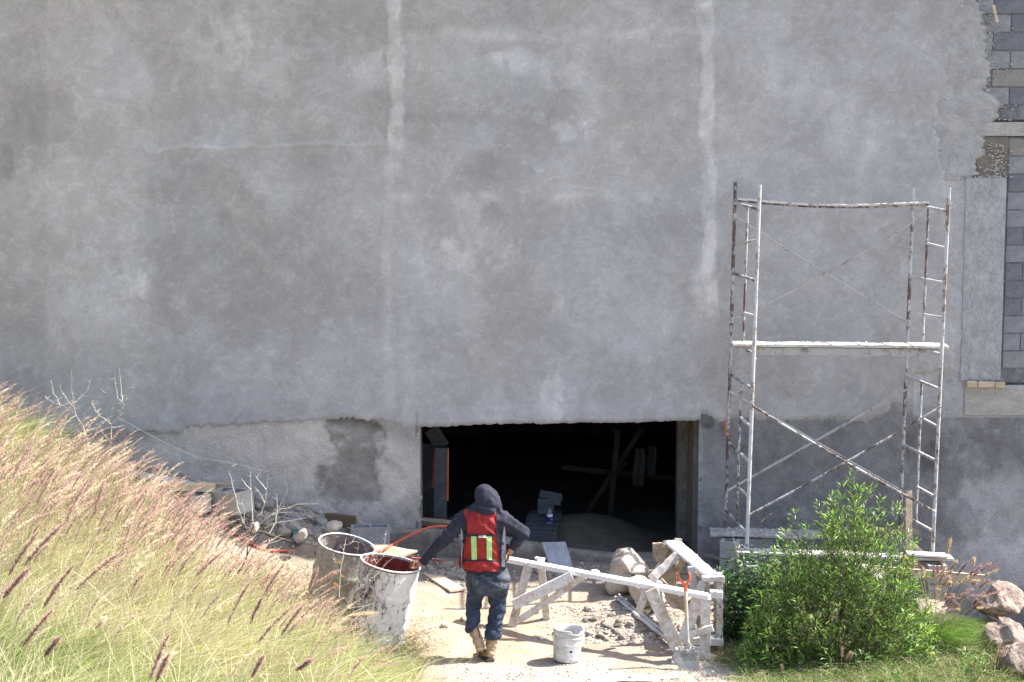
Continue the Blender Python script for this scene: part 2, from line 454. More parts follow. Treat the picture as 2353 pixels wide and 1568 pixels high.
# ================================================================== SETTING
WALL_Y = 18.2
def wallz(x):
    return 0.28 + 0.27*np.maximum(0, -x-1.0) - 0.25*np.maximum(0, x-2.2)
def hill_d(x, y):
    return ((x+0.5)*-4 + (y-12.6)*-3.1)/5.06
def T(x, y, fine=True):
    x = np.asarray(x, float); y = np.asarray(y, float)
    z0 = 0.10*np.maximum(0, -x-1.6) - 0.06*np.maximum(0, x-3.0)
    t = np.clip((y-15.0)/2.6, 0, 1)
    z = z0*(1-t) + wallz(x)*t
    d = hill_d(x, y)
    z = z + np.where(d > 0, 1.3*(1-np.exp(-np.maximum(d, 0)/1.8)), 0)*(1-0.6*sstep(16.2, 17.6, y))
    # rubble bank at the foot of the wall, left of the opening
    z = z + 0.13*sstep(-1.1, -1.8, x)*sstep(17.0, 18.0, y)*(0.6+0.8*fbm(x*1.3, y*1.3, 3, 5))
    z = z + 0.03*np.maximum(0, 7.0-y)*1.5
    z = z + 0.36*np.exp(-((x-4.7)/.75)**2-((y-15.6)/.7)**2)
    # heaped rubble and mortar
    if fine:
        rub = sstep(0.3, 1.2, x)*sstep(3.4, 2.4, x)*sstep(14.9, 15.5, y)*sstep(17.2, 16.4, y)
        z = z + (fbm(x*0.9, y*0.9, 2, 31)-0.5)*0.06
        bank = sstep(-.9, -1.5, x)*sstep(16.9, 17.4, y)
        z = z + (fbm(x*4, y*4, 4, 3)-0.5)*(0.035 + 0.10*rub + 0.22*bank)
        mort = sstep(14.75, 14.45, y + 0.2*(fbm(x*2, y*2, 2, 8)-0.5))
        z = z + (fbm(x*11, y*11, 3, 21)-0.5)*0.06*mort
    return z
def Ts(x, y): return float(T(np.array([x]), np.array([y]))[0])
def drop(px, py, steps=400):
    """where the view ray through a measured point of the photo meets the ground"""
    d = ray(px, py)
    ys = np.linspace(6.5, 19, 1500)
    xs = d[0]/d[1]*ys; zs = CAM_Z + d[2]/d[1]*ys
    g = T(xs, ys)
    k = np.argmax(zs <= g)
    return np.array([xs[k], ys[k], g[k]])

def drops(pxs, pys):
    pxs = np.asarray(pxs, float); pys = np.asarray(pys, float)
    x = (pxs-1176.5)/FPX; y = (pys-784.0)/FPX
    d0 = x/(CP-y*SP); d2 = (-SP-y*CP)/(CP-y*SP)
    lo = np.full(len(pxs), 6.5); hi = np.full(len(pxs), 19.0); done = np.zeros(len(pxs), bool)
    ys = np.linspace(6.5, 19, 90)
    prev = lo.copy(); found = hi.copy()
    for yy in ys:
        hit = (~done) & (CAM_Z+d2*yy <= T(d0*yy, np.full(len(pxs), yy), False))
        found = np.where(hit, yy, found); done |= hit
    a = found-0.16; b = found+0.02
    for _ in range(9):
        m = (a+b)/2; under = CAM_Z+d2*m <= T(d0*m, m)
        b = np.where(under, m, b); a = np.where(under, a, m)
    return np.stack([d0*b, b, T(d0*b, b)], 1)

# ---- ground: one sheet, fine in the yard, coarse to the horizon
gx = np.concatenate([-np.geomspace(300, 7.5, 22)[:-1], np.arange(-7.5, 8.0, 0.045), np.geomspace(8.0, 300, 22)])
gy = np.concatenate([-np.geomspace(300, 3, 18), np.arange(-2, 6.5, 0.5), np.arange(6.5, 12.5, 0.09), np.arange(12.5, 18.15, 0.042), [18.16]])
GX, GY = np.meshgrid(gx, gy)
GZ = T(GX, GY)
GZ = np.where(GY > 18.10, np.minimum(GZ, GZ), GZ)
ppx, ppy = proj(GX, GY, GZ)
n1 = fbm(GX*1.7, GY*1.7, 4, 11); n2 = fbm(GX*6, GY*6, 4, 12); n3 = fbm(GX*15, GY*15, 3, 13)
sand = np.array([0.35, 0.265, 0.19]); mort = np.array([0.315, 0.29, 0.255]); dark = np.array([0.17, 0.145, 0.115]); rubc = np.array([0.31, 0.265, 0.215]); hillc = np.array([0.20, 0.17, 0.09])
w_m = sstep(14.95, 14.55, GY + (n1-0.5)*0.9)*sstep(-1.0, -0.3, GX)
w_m = np.maximum(w_m, sstep(0.52, 0.68, n2)*0.5)
w_r = sstep(0.25, 1.0, GX+(n2-0.5))*sstep(14.8, 15.4, GY)
w_w = sstep(16.8, 17.4, GY + (n1-0.5)*0.7)  # darker dirt near the wall, with the wall's shade painted in
w_h = sstep(0.1, 0.9, hill_d(GX, GY))
C = sand[None, None]*np.ones(GX.shape + (1,))
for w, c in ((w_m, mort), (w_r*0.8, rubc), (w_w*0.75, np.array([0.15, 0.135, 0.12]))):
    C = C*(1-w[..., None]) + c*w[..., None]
C = C*(1-w_h[..., None]) + hillc*w_h[..., None]
w_s = sstep(2.15, 2.6, GX+(n2-.5)*.5)*sstep(17.8, 17.0, GY)
C = C*(1-w_s[..., None]) + np.array([0.13, 0.10, 0.065])*w_s[..., None]
C = C*(0.85 + 0.3*n2)[..., None]
wd = sstep(0.60, 0.72, n3)*0.35
C = C*(1-wd[..., None]) + np.array([0.24, 0.2, 0.16])*wd[..., None]
far = sstep(20, 60, np.abs(GX)+np.abs(GY-10))
C = C*(1-far[..., None]) + np.array([0.28, 0.24, 0.16])*far[..., None]
def grid_faces(ny, nx, keep=None):
    idx = np.arange(ny*nx).reshape(ny, nx)
    q = np.stack([idx[:-1, :-1], idx[:-1, 1:], idx[1:, 1:], idx[1:, :-1]], -1)
    if keep is not None: q = q[keep]
    return q.reshape(-1, 4)
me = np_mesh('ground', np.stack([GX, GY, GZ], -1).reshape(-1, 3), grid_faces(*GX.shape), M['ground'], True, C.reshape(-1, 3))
ground = link('ground', me); ground['kind'] = 'structure'
# land behind the building, so the sheet goes on to the horizon
bx = np.concatenate([[-300, -60], np.arange(-16, 17, 4), [60, 300]]); by = np.array([27.5, 34, 60, 120, 300])
BX, BY = np.meshgrid(bx, by); BZ = 0.4+0*BX
me = np_mesh('ground_behind_building', np.stack([BX, BY, BZ], -1).reshape(-1, 3), grid_faces(*BX.shape), M['ground'], True, np.full((BX.size, 3), 0.26))
o = link('ground_behind_building', me); o['kind'] = 'structure'

# ================================================================== THE BUILDING WALL
wall = thing('building_wall', 'tall grey plastered concrete building wall with a low dark opening', 'wall', (0, WALL_Y, 0))
def ipl(pts, v, by=0):
    pts = sorted(pts, key=lambda p: p[by]); a = np.array(pts)
    return np.interp(v, a[:, by], a[:, 1-by])
HS = 0.022
wx = np.arange(-9.0, 9.0, HS); wz = np.arange(-1.6, 9.2, HS)
WX, WZ = np.meshgrid(wx, wz)
px, py = proj(WX, np.full_like(WX, WALL_Y), WZ)
jit = (fbm(WX*5, WZ*5, 4, 40)-0.5)
jit2 = (fbm(WX*14, WZ*14, 3, 44)-0.5)
# lower edge of the smooth coat (x -> y) and its ragged right edge (y -> x)
low = [(-900, 1010), (275, 997), (378, 995), (410, 1000), (428, 981), (551, 981), (557, 977), (621, 972), (689, 970), (765, 962), (800, 962), (870, 968), (900, 974), (960, 979), (966, 990), (1604, 990), (1606, 952), (1625, 950), (1650, 964), (1720, 960), (1800, 966), (1900, 962), (1990, 966), (2035, 955), (2050, 925), (2062, 890), (2095, 866), (2180, 850), (3200, 850)]
rgt = [(2214, -900), (2210, 0), (2186, 40), (2181, 99), (2183, 125), (2175, 162), (2167, 204), (2155, 231), (2145, 280), (2144, 312), (2155, 317), (2163, 376), (2170, 425), (2180, 432), (2188, 500), (2192, 700), (2190, 850), (2190, 3000)]
rgt2 = [(2250, -900), (2246, 0), (2252, 33), (2262, 82), (2269, 132), (2272, 185), (2266, 208), (2287, 224), (2299, 246), (2284, 272), (2266, 281), (2270, 300), (2262, 340), (2252, 380), (2246, 402), (2206, 408), (2203, 412), (2202, 873), (2215, 885), (2214, 900), (2214, 945), (2222, 956), (2353, 958), (3500, 958)]
d_low = ipl(low, px) - py + 14*jit2          # >0 above the edge (smooth coat)
d_rgt = ipl(rgt, py, 1) - px + 26*jit2 + 10*jit
smooth = (d_low > 0) & (d_rgt > 0)
r2 = np.interp(py, [p[1] for p in rgt2[:-2]], [p[0] for p in rgt2[:-2]])
r2 = np.where(py > 956, 9999, r2)
splash = (vnoise(WX*16, WZ*11, 77) > 0.62) & (px < r2 + 22) & (py < 285)
rough = (~smooth) & ((px < 2125) | (py > 402)) & ((px < np.where((py > 404) & (py < 955), r2+14, r2 + 18*jit2)) | splash)
# opening
door_top = ipl([(900, 981), (966, 981), (1100, 975), (1300, 972), (1605, 966), (1700, 966)], px) - 13*np.abs(jit2) - 9*np.maximum(0, fbm(WX*9, WZ*0, 3, 77)-.6)*4
DX0 = PY(965, 1100, WALL_Y)[0]; DX1 = PY(1605, 1100, WALL_Y)[0]
door_top = door_top - 14
opening = (WX > DX0 + 0.02*jit2) & (WX < DX1) & (py > door_top) & (WZ > 0.18)
def vbump(cx, cy, rx, ry, soft=1.0, j=0.55):
    """soft irregular patch centred on a measured spot"""
    r = np.sqrt(((px-cx)/rx)**2 + ((py-cy)/ry)**2) + j*(fbm(WX*2.4+cx, WZ*2.4+cy, 4, 51)-0.5)*2
    return sstep(1.0+0.35*soft, 1.0-0.35*soft, r)
big = fbm(WX*0.55, WZ*0.55, 4, 61); mid = fbm(WX*1.8, WZ*1.3, 5, 62); fin = fbm(WX*7, WZ*5, 4, 63)
streak = fbm(WX*7, WZ*0.7, 4, 64)
wrpx = WX + 0.35*(fbm(WX*1.5, WZ*1.5, 3, 201)-0.5); wrpz = WZ + 0.35*(fbm(WX*1.5+7, WZ*1.5, 3, 202)-0.5)
pat = fbm(wrpx*1.6, wrpz*1.6, 6, 203, 0.62); pat2 = fbm(wrpx*3.6+5, wrpz*2.6, 6, 204, 0.65)
tone = 0.390 + 0.02*(big-0.5) + 0.06*(mid-0.5) + 0.045*(fin-0.5) + 0.015*(streak-0.5)
sm1 = sstep(0.555, 0.58, pat); sm2 = sstep(0.585, 0.61, pat2)*sstep(.40, .55, mid); sm3 = sstep(.60, .625, fbm(wrpx*8, wrpz*4.5, 5, 206, .68))*sstep(.5, .62, fbm(WX*.9, WZ*.9, 3, 207))
lite = np.clip(.8*sm1+.9*sm2+.8*sm3, 0, 1.3)
tone += 0.034*lite - 0.014*sstep(0.445, 0.42, pat) - 0.015*sstep(0.405, 0.385, pat2)
# trowel patches: light cloudy areas pushed by thresholded noise
cl = fbm(WX*1.1+9, WZ*1.4, 5, 65, 0.6)
tone += 0.018*sstep(0.54, 0.62, cl) - 0.015*sstep(0.46, 0.38, cl)
# day joints
def vseam(x0, w, y0, y1, amp, wander=14):
    xx = x0 + wander*(fbm(WZ*1.1, WZ*0+3, 3, int(x0))-0.5)*2
    wid_ = w*(0.35+1.3*fbm(WZ*3.2, WZ*0, 4, int(x0)+1, .65))+w*1.1*(fbm(WX*9, WZ*5, 4, 72, .65)-.5)
    m = sstep(w*.22, -w*.22, np.abs(px-xx)-wid_)*sstep(y0-25, y0+25, py)*sstep(y1+25, y1-25, py)
    return amp*m*(0.55+.8*sstep(.3, .6, fbm(WX*8, WZ*5, 4, 70)))
def hseam(y0, h, x0, x1, amp, slope=0.0):
    yy = y0 + slope*(px-x0) + 9*(fbm(WX*1.2, WX*0+3, 4, int(y0))-0.5)*2
    m = np.exp(-((py-yy)/h)**2)*sstep(x0-25, x0+25, px)*sstep(x1+25, x1-25, px)
    return amp*m*(0.2+1.6*sstep(0.35, 0.65, fbm(WX*4, WZ*4, 3, 71)))
lift = np.zeros_like(tone)
s1 = vseam(908, 15, -900, 340, 0.13); s2 = vseam(890, 9, 340, 960, 0.035); s3 = vseam(1632, 15, -900, 740, 0.10, 22); s4 = vseam(1612, 18, 560, 720, 0.05)
h1 = 0.075*np.exp(-((py-(349-.035*(px-330)+14*(fbm(WX*2.2, WX*0, 5, 349, .6)-.5)*2))/3.6)**2)*sstep(330, 350, px)*sstep(895, 875, px)*(.35+.9*fbm(WX*5, WX*0+2, 3, 350)); h2 = hseam(452, 11, 890, 1640, 0.055); h3 = hseam(78, 14, 910, 1640, 0.05)
tone += s1+s2+s3+s4+h1+h2+h3
lift += (s1+s3)*0.06 + h1*0.16 + s2*0.05
tone += 0.020*sstep(325, 300, px)*sstep(105, 115, px) + vseam(325, 22, -900, 960, 0.02)
tone -= 0.020*sstep(325, 345, px)*sstep(888, 870, px)*sstep(345, 362, py)
tone -= 0.018*sstep(112, 96, px)
# named patches of the photograph
for (cx, cy, rx, ry, a) in ((540,130,130,70,.04),(440,40,110,60,.03),(660,30,80,60,.035),(850,150,60,50,.05),(1180,140,50,30,.06),(1290,170,60,30,.045),(1330,300,70,28,.07),(1500,290,40,22,.03),(1100,555,110,70,.035),(1050,620,100,60,.03),(1630,640,35,110,.045),(1400,700,160,110,.015),(1270,900,22,60,.06),(1160,930,60,40,.03),(1330,930,50,35,.03),(1170,440,60,18,.04),(250,640,80,80,.03),(140,470,90,130,.015),(820,470,70,50,.02),(620,420,90,50,.012),(1840,180,70,50,.025),(1930,240,60,40,.025),(1530,90,60,30,.03),(720,260,40,40,.03),(1950,330,90,60,.015),(300,620,30,110,.035),(960,740,40,26,.04),(1960,330,60,30,.01),(1080,470,50,18,.03),(1480,70,60,20,.02)):
    tone += 1.35*a*vbump(cx, cy, rx, ry, .8, .8)*(0.15+1.15*sstep(.40, .56, fbm(wrpx*5.5, wrpz*3.0, 5, 80, .65)))
for (cx, cy, rx, ry, a) in ((380,600,60,80,.03),(395,420,70,45,.025),(1000,270,90,16,.05),(1085,285,14,9,.05),(15,380,20,45,.07),(60,300,70,120,.025),(1230,300,50,110,.02),(560,560,70,60,.02),(600,620,90,90,.012),(1120,380,60,40,.02),(750,900,100,60,.015),(430,700,60,50,.012),(1860,700,120,120,.012),(480,560,50,90,.018),(1500,560,120,80,.01),(1740,1010,30,40,.02)):
    tone -= a*vbump(cx, cy, rx, ry)*(0.6+0.8*fin)
# colour: warm to the left, cooler to the right
warm = sstep(700, 0, px)*0.9 + 0.5*sstep(0.5, 0.62, fbm(WX*0.8, WZ*0.8, 3, 90)) + 0.2
cool = np.array([1.018, 0.990, 0.990]); wrm = np.array([1.07, 0.994, 0.93])
hue = cool + (wrm-cool)*np.clip(warm-.55*lite, 0, 1)[..., None]
# rough coat tones
rt = 0.31 + 0.13*(fbm(WX*3, WZ*3, 5, 101, 0.65)-0.5) + 0.08*(fbm(WX*13, WZ*13, 3, 102)-0.5)
rt += 0.14*sstep(1.15, 0.9, np.hypot((px-640)/330, (py-1090)/130))                                    # pale scratch coat left of the opening
dk = sstep(735, 765, px+95*jit+40*jit2)*sstep(885, 860, px+80*jit-30*jit2)*sstep(1185, 1140, py+120*jit)*sstep(.25, .5, fbm(WX*3, WZ*3, 4, 119)+.2)
rt = rt - 0.21*dk*(.75+.5*mid)
rt -= 0.10*sstep(1595, 1625, px+30*jit)*sstep(2210, 2160, px)*sstep(900, 990, py+60*jit)*(.7+.6*mid)
rt += 0.10*((py < 960) & (px > 2100))
rt = np.where((px > 2090) & (py > 960), 0.185 + 0.16*(fbm(WX*2.6, WZ*2.6, 6, 108, 0.68)-0.42) + .05*sstep(.5,.55,fbm(WX*4.2+3, WZ*4.2, 5, 109, .65)), rt)
rt = rt + 0.13*vbump(2300, 1180, 110, 90)*(py > 960) + 0.13*vbump(2270, 1300, 120, 60) + 0.05*vbump(2230, 1050, 30, 30) + 0.08*vbump(2080, 900, 55, 45)
rt -= 0.10*vbump(2085, 870, 30, 20, 0.6) + 0.12*vbump(1620, 965, 26, 22, 0.6) + 0.06*vbump(2120, 1020, 40, 70)
rt += 0.05*vbump(340, 1010, 40, 30)
rwarm = sstep(1500, 800, px)*1.5
rhue = cool + (wrm-cool)*rwarm[..., None]
brn = ((px > 2246) & (py > 281) & (py < 412) & (px > r2-60)).astype(float)
colS = np.clip(tone, 0.12, 0.62)[..., None]*hue
colR = np.clip(rt, 0.09, 0.6)[..., None]*rhue
colW = np.where(smooth[..., None], colS, colR)
# relief: smooth coat stands 25 mm proud with a chipped edge
edge = np.minimum(np.abs(d_low), np.abs(d_rgt))
off = np.where(smooth, -0.020*sstep(0, 7, np.minimum(d_low, d_rgt)), 0.0) - lift
off -= 0.010*(fbm(WX*1.6, WZ*1.6, 4, 110)-0.5) + 0.003*(fin-0.5)
off -= np.where(~smooth, 0.022*(fbm(WX*9, WZ*9, 4, 111, 0.65)-0.5) + 0.02*(fbm(WX*3, WZ*3, 3, 112)-0.5), 0)
off += 0.02*dk*(~smooth)
VW = np.stack([WX, off, WZ], -1).reshape(-1, 3)
def quad_mask(m): return m[:-1, :-1] & m[1:, :-1] & m[:-1, 1:] & m[1:, 1:]
def quad_any(m): return m[:-1, :-1] | m[1:, :-1] | m[:-1, 1:] | m[1:, 1:]
keep_s = smooth[:-1, :-1] & ~opening[:-1, :-1]
keep_r = rough[:-1, :-1] & ~smooth[:-1, :-1] & ~opening[:-1, :-1]
def compact(V, Fq, Cc):
    u, inv = np.unique(Fq.ravel(), return_inverse=True)
    return V[u], inv.reshape(Fq.shape), Cc[u]
for nm, keep, mt in (('smooth_plaster', keep_s, 'plaster'), ('rough_plaster', keep_r, 'rough_plaster')):
    Fq = grid_faces(*WX.shape, keep=keep)
    v_, f_, c_ = compact(VW, Fq, colW.reshape(-1, 3))
    link(nm, np_mesh(nm, v_, f_, M[mt], True, c_), wall)
# ragged strip of rough render between the smooth coat and the blocks
zs_ = np.arange(PY(2200, 405, WALL_Y)[2]-0.04, 9.2, 0.014); nu_ = 34
_, pyr = proj(np.full_like(zs_, 5.2), np.full_like(zs_, WALL_Y), zs_)
def x_at(pxv, zv):
    Xv = np.full_like(zv, 5.0)
    for _ in range(4):
        a_, _b = proj(Xv, np.full_like(zv, WALL_Y), zv); Xv = Xv + (pxv-a_)/205.0
    return Xv
rr2 = np.interp(pyr, [p[1] for p in rgt2[:-2]], [p[0] for p in rgt2[:-2]])
e2 = rr2 + 16*(fbm(zs_*6, zs_*0, 4, 301)-0.5)*2 + 9*(fbm(zs_*22, zs_*0, 2, 302)-0.5)*2
e1 = np.interp(pyr, [p[1] for p in rgt], [p[0] for p in rgt]) - 40
X1 = x_at(e1, zs_); X2 = x_at(e2, zs_)
uu = np.linspace(0, 1, nu_)**0.85
SX = X1[:, None]*(1-uu)+X2[:, None]*uu; SZ = zs_[:, None]+0*SX
SX = SX + 0.012*(fbm(SX*20, SZ*20, 2, 305)-0.5)
thick = 0.026*sstep(1.0, 0.9, uu)[None]
SY = 0.022-thick - 0.030*(fbm(SX*9, SZ*9, 4, 306, .65)-0.5)*sstep(1.0, .93, uu)[None] - 0.02*(fbm(SX*3, SZ*3, 3, 307)-0.5)
t_ = 0.375 + 0.10*(fbm(SX*5, SZ*5, 5, 308, .65)-0.5)+0.08*(fbm(SX*18, SZ*18, 3, 309)-0.5)
link('rough_plaster', np_mesh('rough_plaster', np.stack([SX, SY, SZ], -1).reshape(-1, 3), grid_faces(*SX.shape), M['rough_plaster'], True, (t_[..., None]*np.array([1.03, 1.0, 0.985])).reshape(-1, 3)), wall)
# lip of the smooth coat over the opening, broken along its lower edge
lx = np.arange(DX0-0.02, DX1+0.02, 0.009)
_e = PY(1285, 972, WALL_Y)[2]
lpx, _t = proj(lx, np.full_like(lx, WALL_Y), np.full_like(lx, _e))
ed = ipl([(900, 981), (966, 981), (1100, 975), (1300, 972), (1605, 966), (1700, 966)], lpx)
dz = (0.030*(fbm(lx*6, lx*0, 4, 401, .7)-.5)+0.016*(fbm(lx*40, lx*0, 2, 402)-.5))
zb = np.array([PY(a_, b_, WALL_Y)[2] for a_, b_ in zip(lpx, ed)])+dz
zt2 = np.array([PY(a_, b_-44, WALL_Y)[2] for a_, b_ in zip(lpx, ed)])
vv = np.array([0, .25, .5, .75, 1.0])
LZ = zt2[:, None]*(1-vv)+zb[:, None]*vv; LX = lx[:, None]+0*LZ
gi = np.clip(((LZ+1.6)/HS).astype(int), 0, WX.shape[0]-1); gj = np.clip(((LX+9.0)/HS).astype(int), 0, WX.shape[1]-1)
LC = colS[gi, gj]; LY = np.minimum(off[gi, gj], -.026)-.0025; LY[:, 0] = -.020
VL = np.stack([LX, LY, LZ], -1); nl_ = len(lx)
VL = np.concatenate([VL, VL[:, -1:]+np.array([0, .09, .004])], 1); LC = np.concatenate([LC, LC[:, -1:]*.8], 1)
link('plaster_lip', np_mesh('plaster_lip', VL.reshape(-1, 3), grid_faces(nl_, 6)[:, ::-1], M['plaster'], True, LC.reshape(-1, 3)), wall)
# masonry core behind the coats, with the opening left free; butt-jointed boxes
mb = MB()
ztop = float(PY(1285, 966, WALL_Y)[2])+0.03
mb.box((-9, 0.09, -1.6), (DX0+0.01, 0.33, 9.2))
mb.box((DX0+0.01, 0.09, ztop-0.02), (DX1+0.005, 0.33, 9.2))
mb.box((DX1+0.005, 0.09, -1.6), (9.0, 0.33, 9.2))
mb.box((DX0+0.01, 0.09, -1.6), (DX1+0.005, 0.33, 0.18))
mb.build('masonry_core', M['mortar'], wall)
# soffit and jambs of the opening
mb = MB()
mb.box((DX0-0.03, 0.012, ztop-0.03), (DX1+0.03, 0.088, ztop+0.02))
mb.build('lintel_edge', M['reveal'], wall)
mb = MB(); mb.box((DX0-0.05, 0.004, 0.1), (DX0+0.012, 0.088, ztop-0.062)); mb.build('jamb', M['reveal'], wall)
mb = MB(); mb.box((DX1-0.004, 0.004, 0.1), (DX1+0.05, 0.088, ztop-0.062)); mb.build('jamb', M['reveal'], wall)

# concrete blocks laid in courses at the right edge
bs = []
blk_mesh = []
for k in range(4):
    bm = bmesh.new(); bmesh.ops.create_cube(bm, size=1.0)
    for v in bm.verts: v.co = Vector((v.co.x*0.385, v.co.y*0.06, v.co.z*0.184))
    bmesh.ops.bevel(bm, geom=bm.edges[:], offset=0.004, segments=1, affect='EDGES')
    for v in bm.verts: v.co += Vector((random.uniform(-.002,.002), random.uniform(-.003,.003), random.uniform(-.002,.002)))
    m_ = bpy.data.meshes.new('block'); bm.to_mesh(m_); bm.free()
    m_.materials.append(M['cmu']); blk_mesh.append(m_)
half_mesh = blk_mesh[0].copy()
for v in half_mesh.vertices: v.co.x *= 0.48
lightb = [m_.copy() for m_ in blk_mesh]
cmuB = mat_noise('concrete_block_b', (0.22,0.22,0.225), (0.30,0.30,0.305), 8, 0.95, 130, 0.7, 0.006)
cmuC = mat_noise('concrete_block_c', (0.22,0.205,0.19), (0.29,0.275,0.255), 8, 0.95, 130, 0.7, 0.006)
cmuD = mat_noise('concrete_block_d', (0.14,0.145,0.16), (0.20,0.205,0.22), 8, 0.95, 130, 0.7, 0.006)
variants = [[], [], [], []]
for gi, mm in enumerate((M['cmu'], cmuB, cmuC, cmuD)):
    for m_ in blk_mesh[:2]:
        c = m_.copy(); c.materials.clear(); c.materials.append(mm); variants[gi].append(c)
def px_of(x, z): a, b = proj(np.array([x]), np.array([WALL_Y]), np.array([z])); return float(a[0]), float(b[0])
zc0 = PY(2300, 33, WALL_Y)[2]
halfv = []
for grp in variants:
    m_ = grp[0].copy()
    for v in m_.vertices: v.co.x *= 0.483
    halfv.append(m_)
def lay(zlo, xm, first_up, seed):
    r = 0; z = first_up; rr = random.Random(seed)
    while z > zlo:
        x = xm
        if r % 2:
            b = link('block', halfv[rr.randrange(4)], wall, (x+0.093, 0.055, z)); x += 0.186+0.012
        while x < 8.9:
            vi = rr.choices([0, 1, 2, 3], [4, 2, 1.2, 3])[0]
            b = link('block', rr.choice(variants[vi]), wall, (x+0.1925, 0.055 + rr.uniform(-.004, .004), z))
            b.rotation_euler = (0, rr.uniform(-.005, .005), 0)
            x += 0.396
        z -= 0.1975; r += 1
lay(PY(2300, 275, WALL_Y)[2]+0.09, PY(2160, 100, WALL_Y)[0], zc0 + 0.0985*1 + 0.1975*13, 3)
lay(PY(2330, 866, WALL_Y)[2]+0.04, PY(2316, 500, WALL_Y)[0], PY(2330, 318, WALL_Y)[2]-0.10, 5)
mb = MB(); qa = PY(2150, 100, WALL_Y)[0]; qb = PY(2300, 275, WALL_Y)[2]; qc = PY(2312, 500, WALL_Y)[0]
mb.box((qa, 0.036, qb), (9.0, 0.089, 9.2)); mb.box((qc, 0.036, PY(2330, 880, WALL_Y)[2]), (9.0, 0.089, PY(2330, 316, WALL_Y)[2]))
mb.build('mortar_bed', M['mortar'], wall)
# beam, column, formed tie beam
def wbox(name, x0, y0, x1, y1, dy0, dy1, mat, bev=0.006, jit=0.0):
    a = PY(x0, y1, WALL_Y); b = PY(x1, y0, WALL_Y)
    mb = MB(); mb.box((a[0], dy0, a[2]), (b[0], dy1, b[2]))
    return mb.build(name, mat, wall, bevel=bev)
wbox('tie_beam', 2262, 281, 2900, 313, 0.010, 0.085, M['beam'])
wbox('broken_concrete', 2244, 314, 2318, 412, 0.022, 0.085, M['reveal'])
wbox('concrete_column', 2205, 409, 2313, 876, -0.014, 0.085, M['column'], 0.01)
wbox('formed_beam', 2214, 886, 2900, 955, -0.020, 0.085, M['beam'], 0.008)
for k, (x0, x1) in enumerate(((2218, 2242), (2243, 2282), (2283, 2306))):
    wbox('ledge_brick', x0, 875+k, x1, 889+k*0.6, -0.07, 0.003, M['pale_wood'], 0.006)
# lumps of crumbled concrete on the broken corner (joined rubble)
def ico(sub):
    bm = bmesh.new(); bmesh.ops.create_icosphere(bm, subdivisions=sub, radius=1.0)
    V = np.array([v.co[:] for v in bm.verts]); F = np.array([[v.index for v in f.verts] for f in bm.faces]); bm.free(); return V, F
ICO = {k: ico(k) for k in (1, 2, 3, 4)}
def rock_arr(seed, sub=3, rough=0.25, cuts=7):
    r = np.random.default_rng(seed); V, F = ICO[sub]; V = V.copy()
    for _ in range(cuts):
        n = r.normal(size=3); n /= np.linalg.norm(n); d = r.uniform(0.45, 0.85)
        t = V@n - d; V = V - np.where(t > 0, t*0.9, 0)[:, None]*n
    o = r.uniform(0, 50, 3)
    nn = fbm(V[:, 0]*2.2+o[0]+V[:, 2], V[:, 1]*2.2+o[1]-V[:, 2]*1.3, 4, seed)
    n3_ = fbm(V[:, 0]*7+o[1]+2*V[:, 2], V[:, 1]*7+o[2]-V[:, 2]*3, 2, seed+5)
    return V*(1 + rough*(nn-0.5)*2 + rough*0.35*(n3_-0.5))[:, None], F
def scatter_rocks(pos, size, seed=1, sub=1, flat=0.6):
    r = np.random.default_rng(seed); Vs = []; Fs = []; n = 0
    prot = [rock_arr(900+i, sub, 0.3, 5) for i in range(6)]
    for p, s in zip(pos, size):
        V, F = prot[r.integers(6)]
        a = r.uniform(0, 6.28); c, q = math.cos(a), math.sin(a)
        W = V*np.array([s, s*r.uniform(.5, 1), s*flat*r.uniform(.6, 1.2)])
        W = np.stack([W[:, 0]*c-W[:, 1]*q, W[:, 0]*q+W[:, 1]*c, W[:, 2]], 1)
        Vs.append(W+p); Fs.append(F+n); n += len(V)
    return np.concatenate(Vs), np.concatenate(Fs)
pos = []; sz = []
for _ in range(170):
    q = PY(random.gauss(2290, 14), random.uniform(330, 408), WALL_Y); pos.append((q[0], 0.018, q[2])); sz.append(random.uniform(.008, .028))
for _ in range(150):
    t = random.random(); q = PY(2208+105*t, random.gauss(409, 3), WALL_Y); pos.append((q[0], 0.0, q[2])); sz.append(random.uniform(.006, .02))
for _ in range(90):
    q = PY(random.uniform(2222, 2306), random.gauss(873, 1.5), WALL_Y); pos.append((q[0], -0.02, q[2])); sz.append(random.uniform(.006, .02))
V_, F_ = scatter_rocks(pos, sz, 2, 1)
sp_p = []; sp_s = []
for _ in range(420):
    yy_ = random.uniform(-60, 285); e_ = float(np.interp(yy_, [p[1] for p in rgt2[:-2]], [p[0] for p in rgt2[:-2]]))
    q = PY(e_+random.expovariate(1/16.)-6, yy_, WALL_Y); sp_p.append((q[0], 0.024, q[2])); sp_s.append(random.uniform(.006, .026))
vs2, fs2 = scatter_rocks(sp_p, sp_s, 12, 1)
o = link('mortar_splatter', np_mesh('mortar_splatter', vs2, fs2, M['curb_pale'] if 'curb_pale' in M else M['cmu_light']), wall); o['kind'] = 'stuff'
o = link('concrete_crumbs', np_mesh('concrete_crumbs', V_, F_, M['beam']), wall); o['kind'] = 'stuff'

# wood peg stuck in the block wall, top right
a = PY(2282, 12, WALL_Y-0.05); b = PY(2292, 52, WALL_Y-0.08)
mb = MB(); mb.bar(a, b, 0.035, 0.025, (0, 1, 0), 0.002, 3)
tag(mb.build('wooden_peg', M['pale_wood'], None), 'short wooden peg smeared with plaster jammed in the block wall', 'peg')
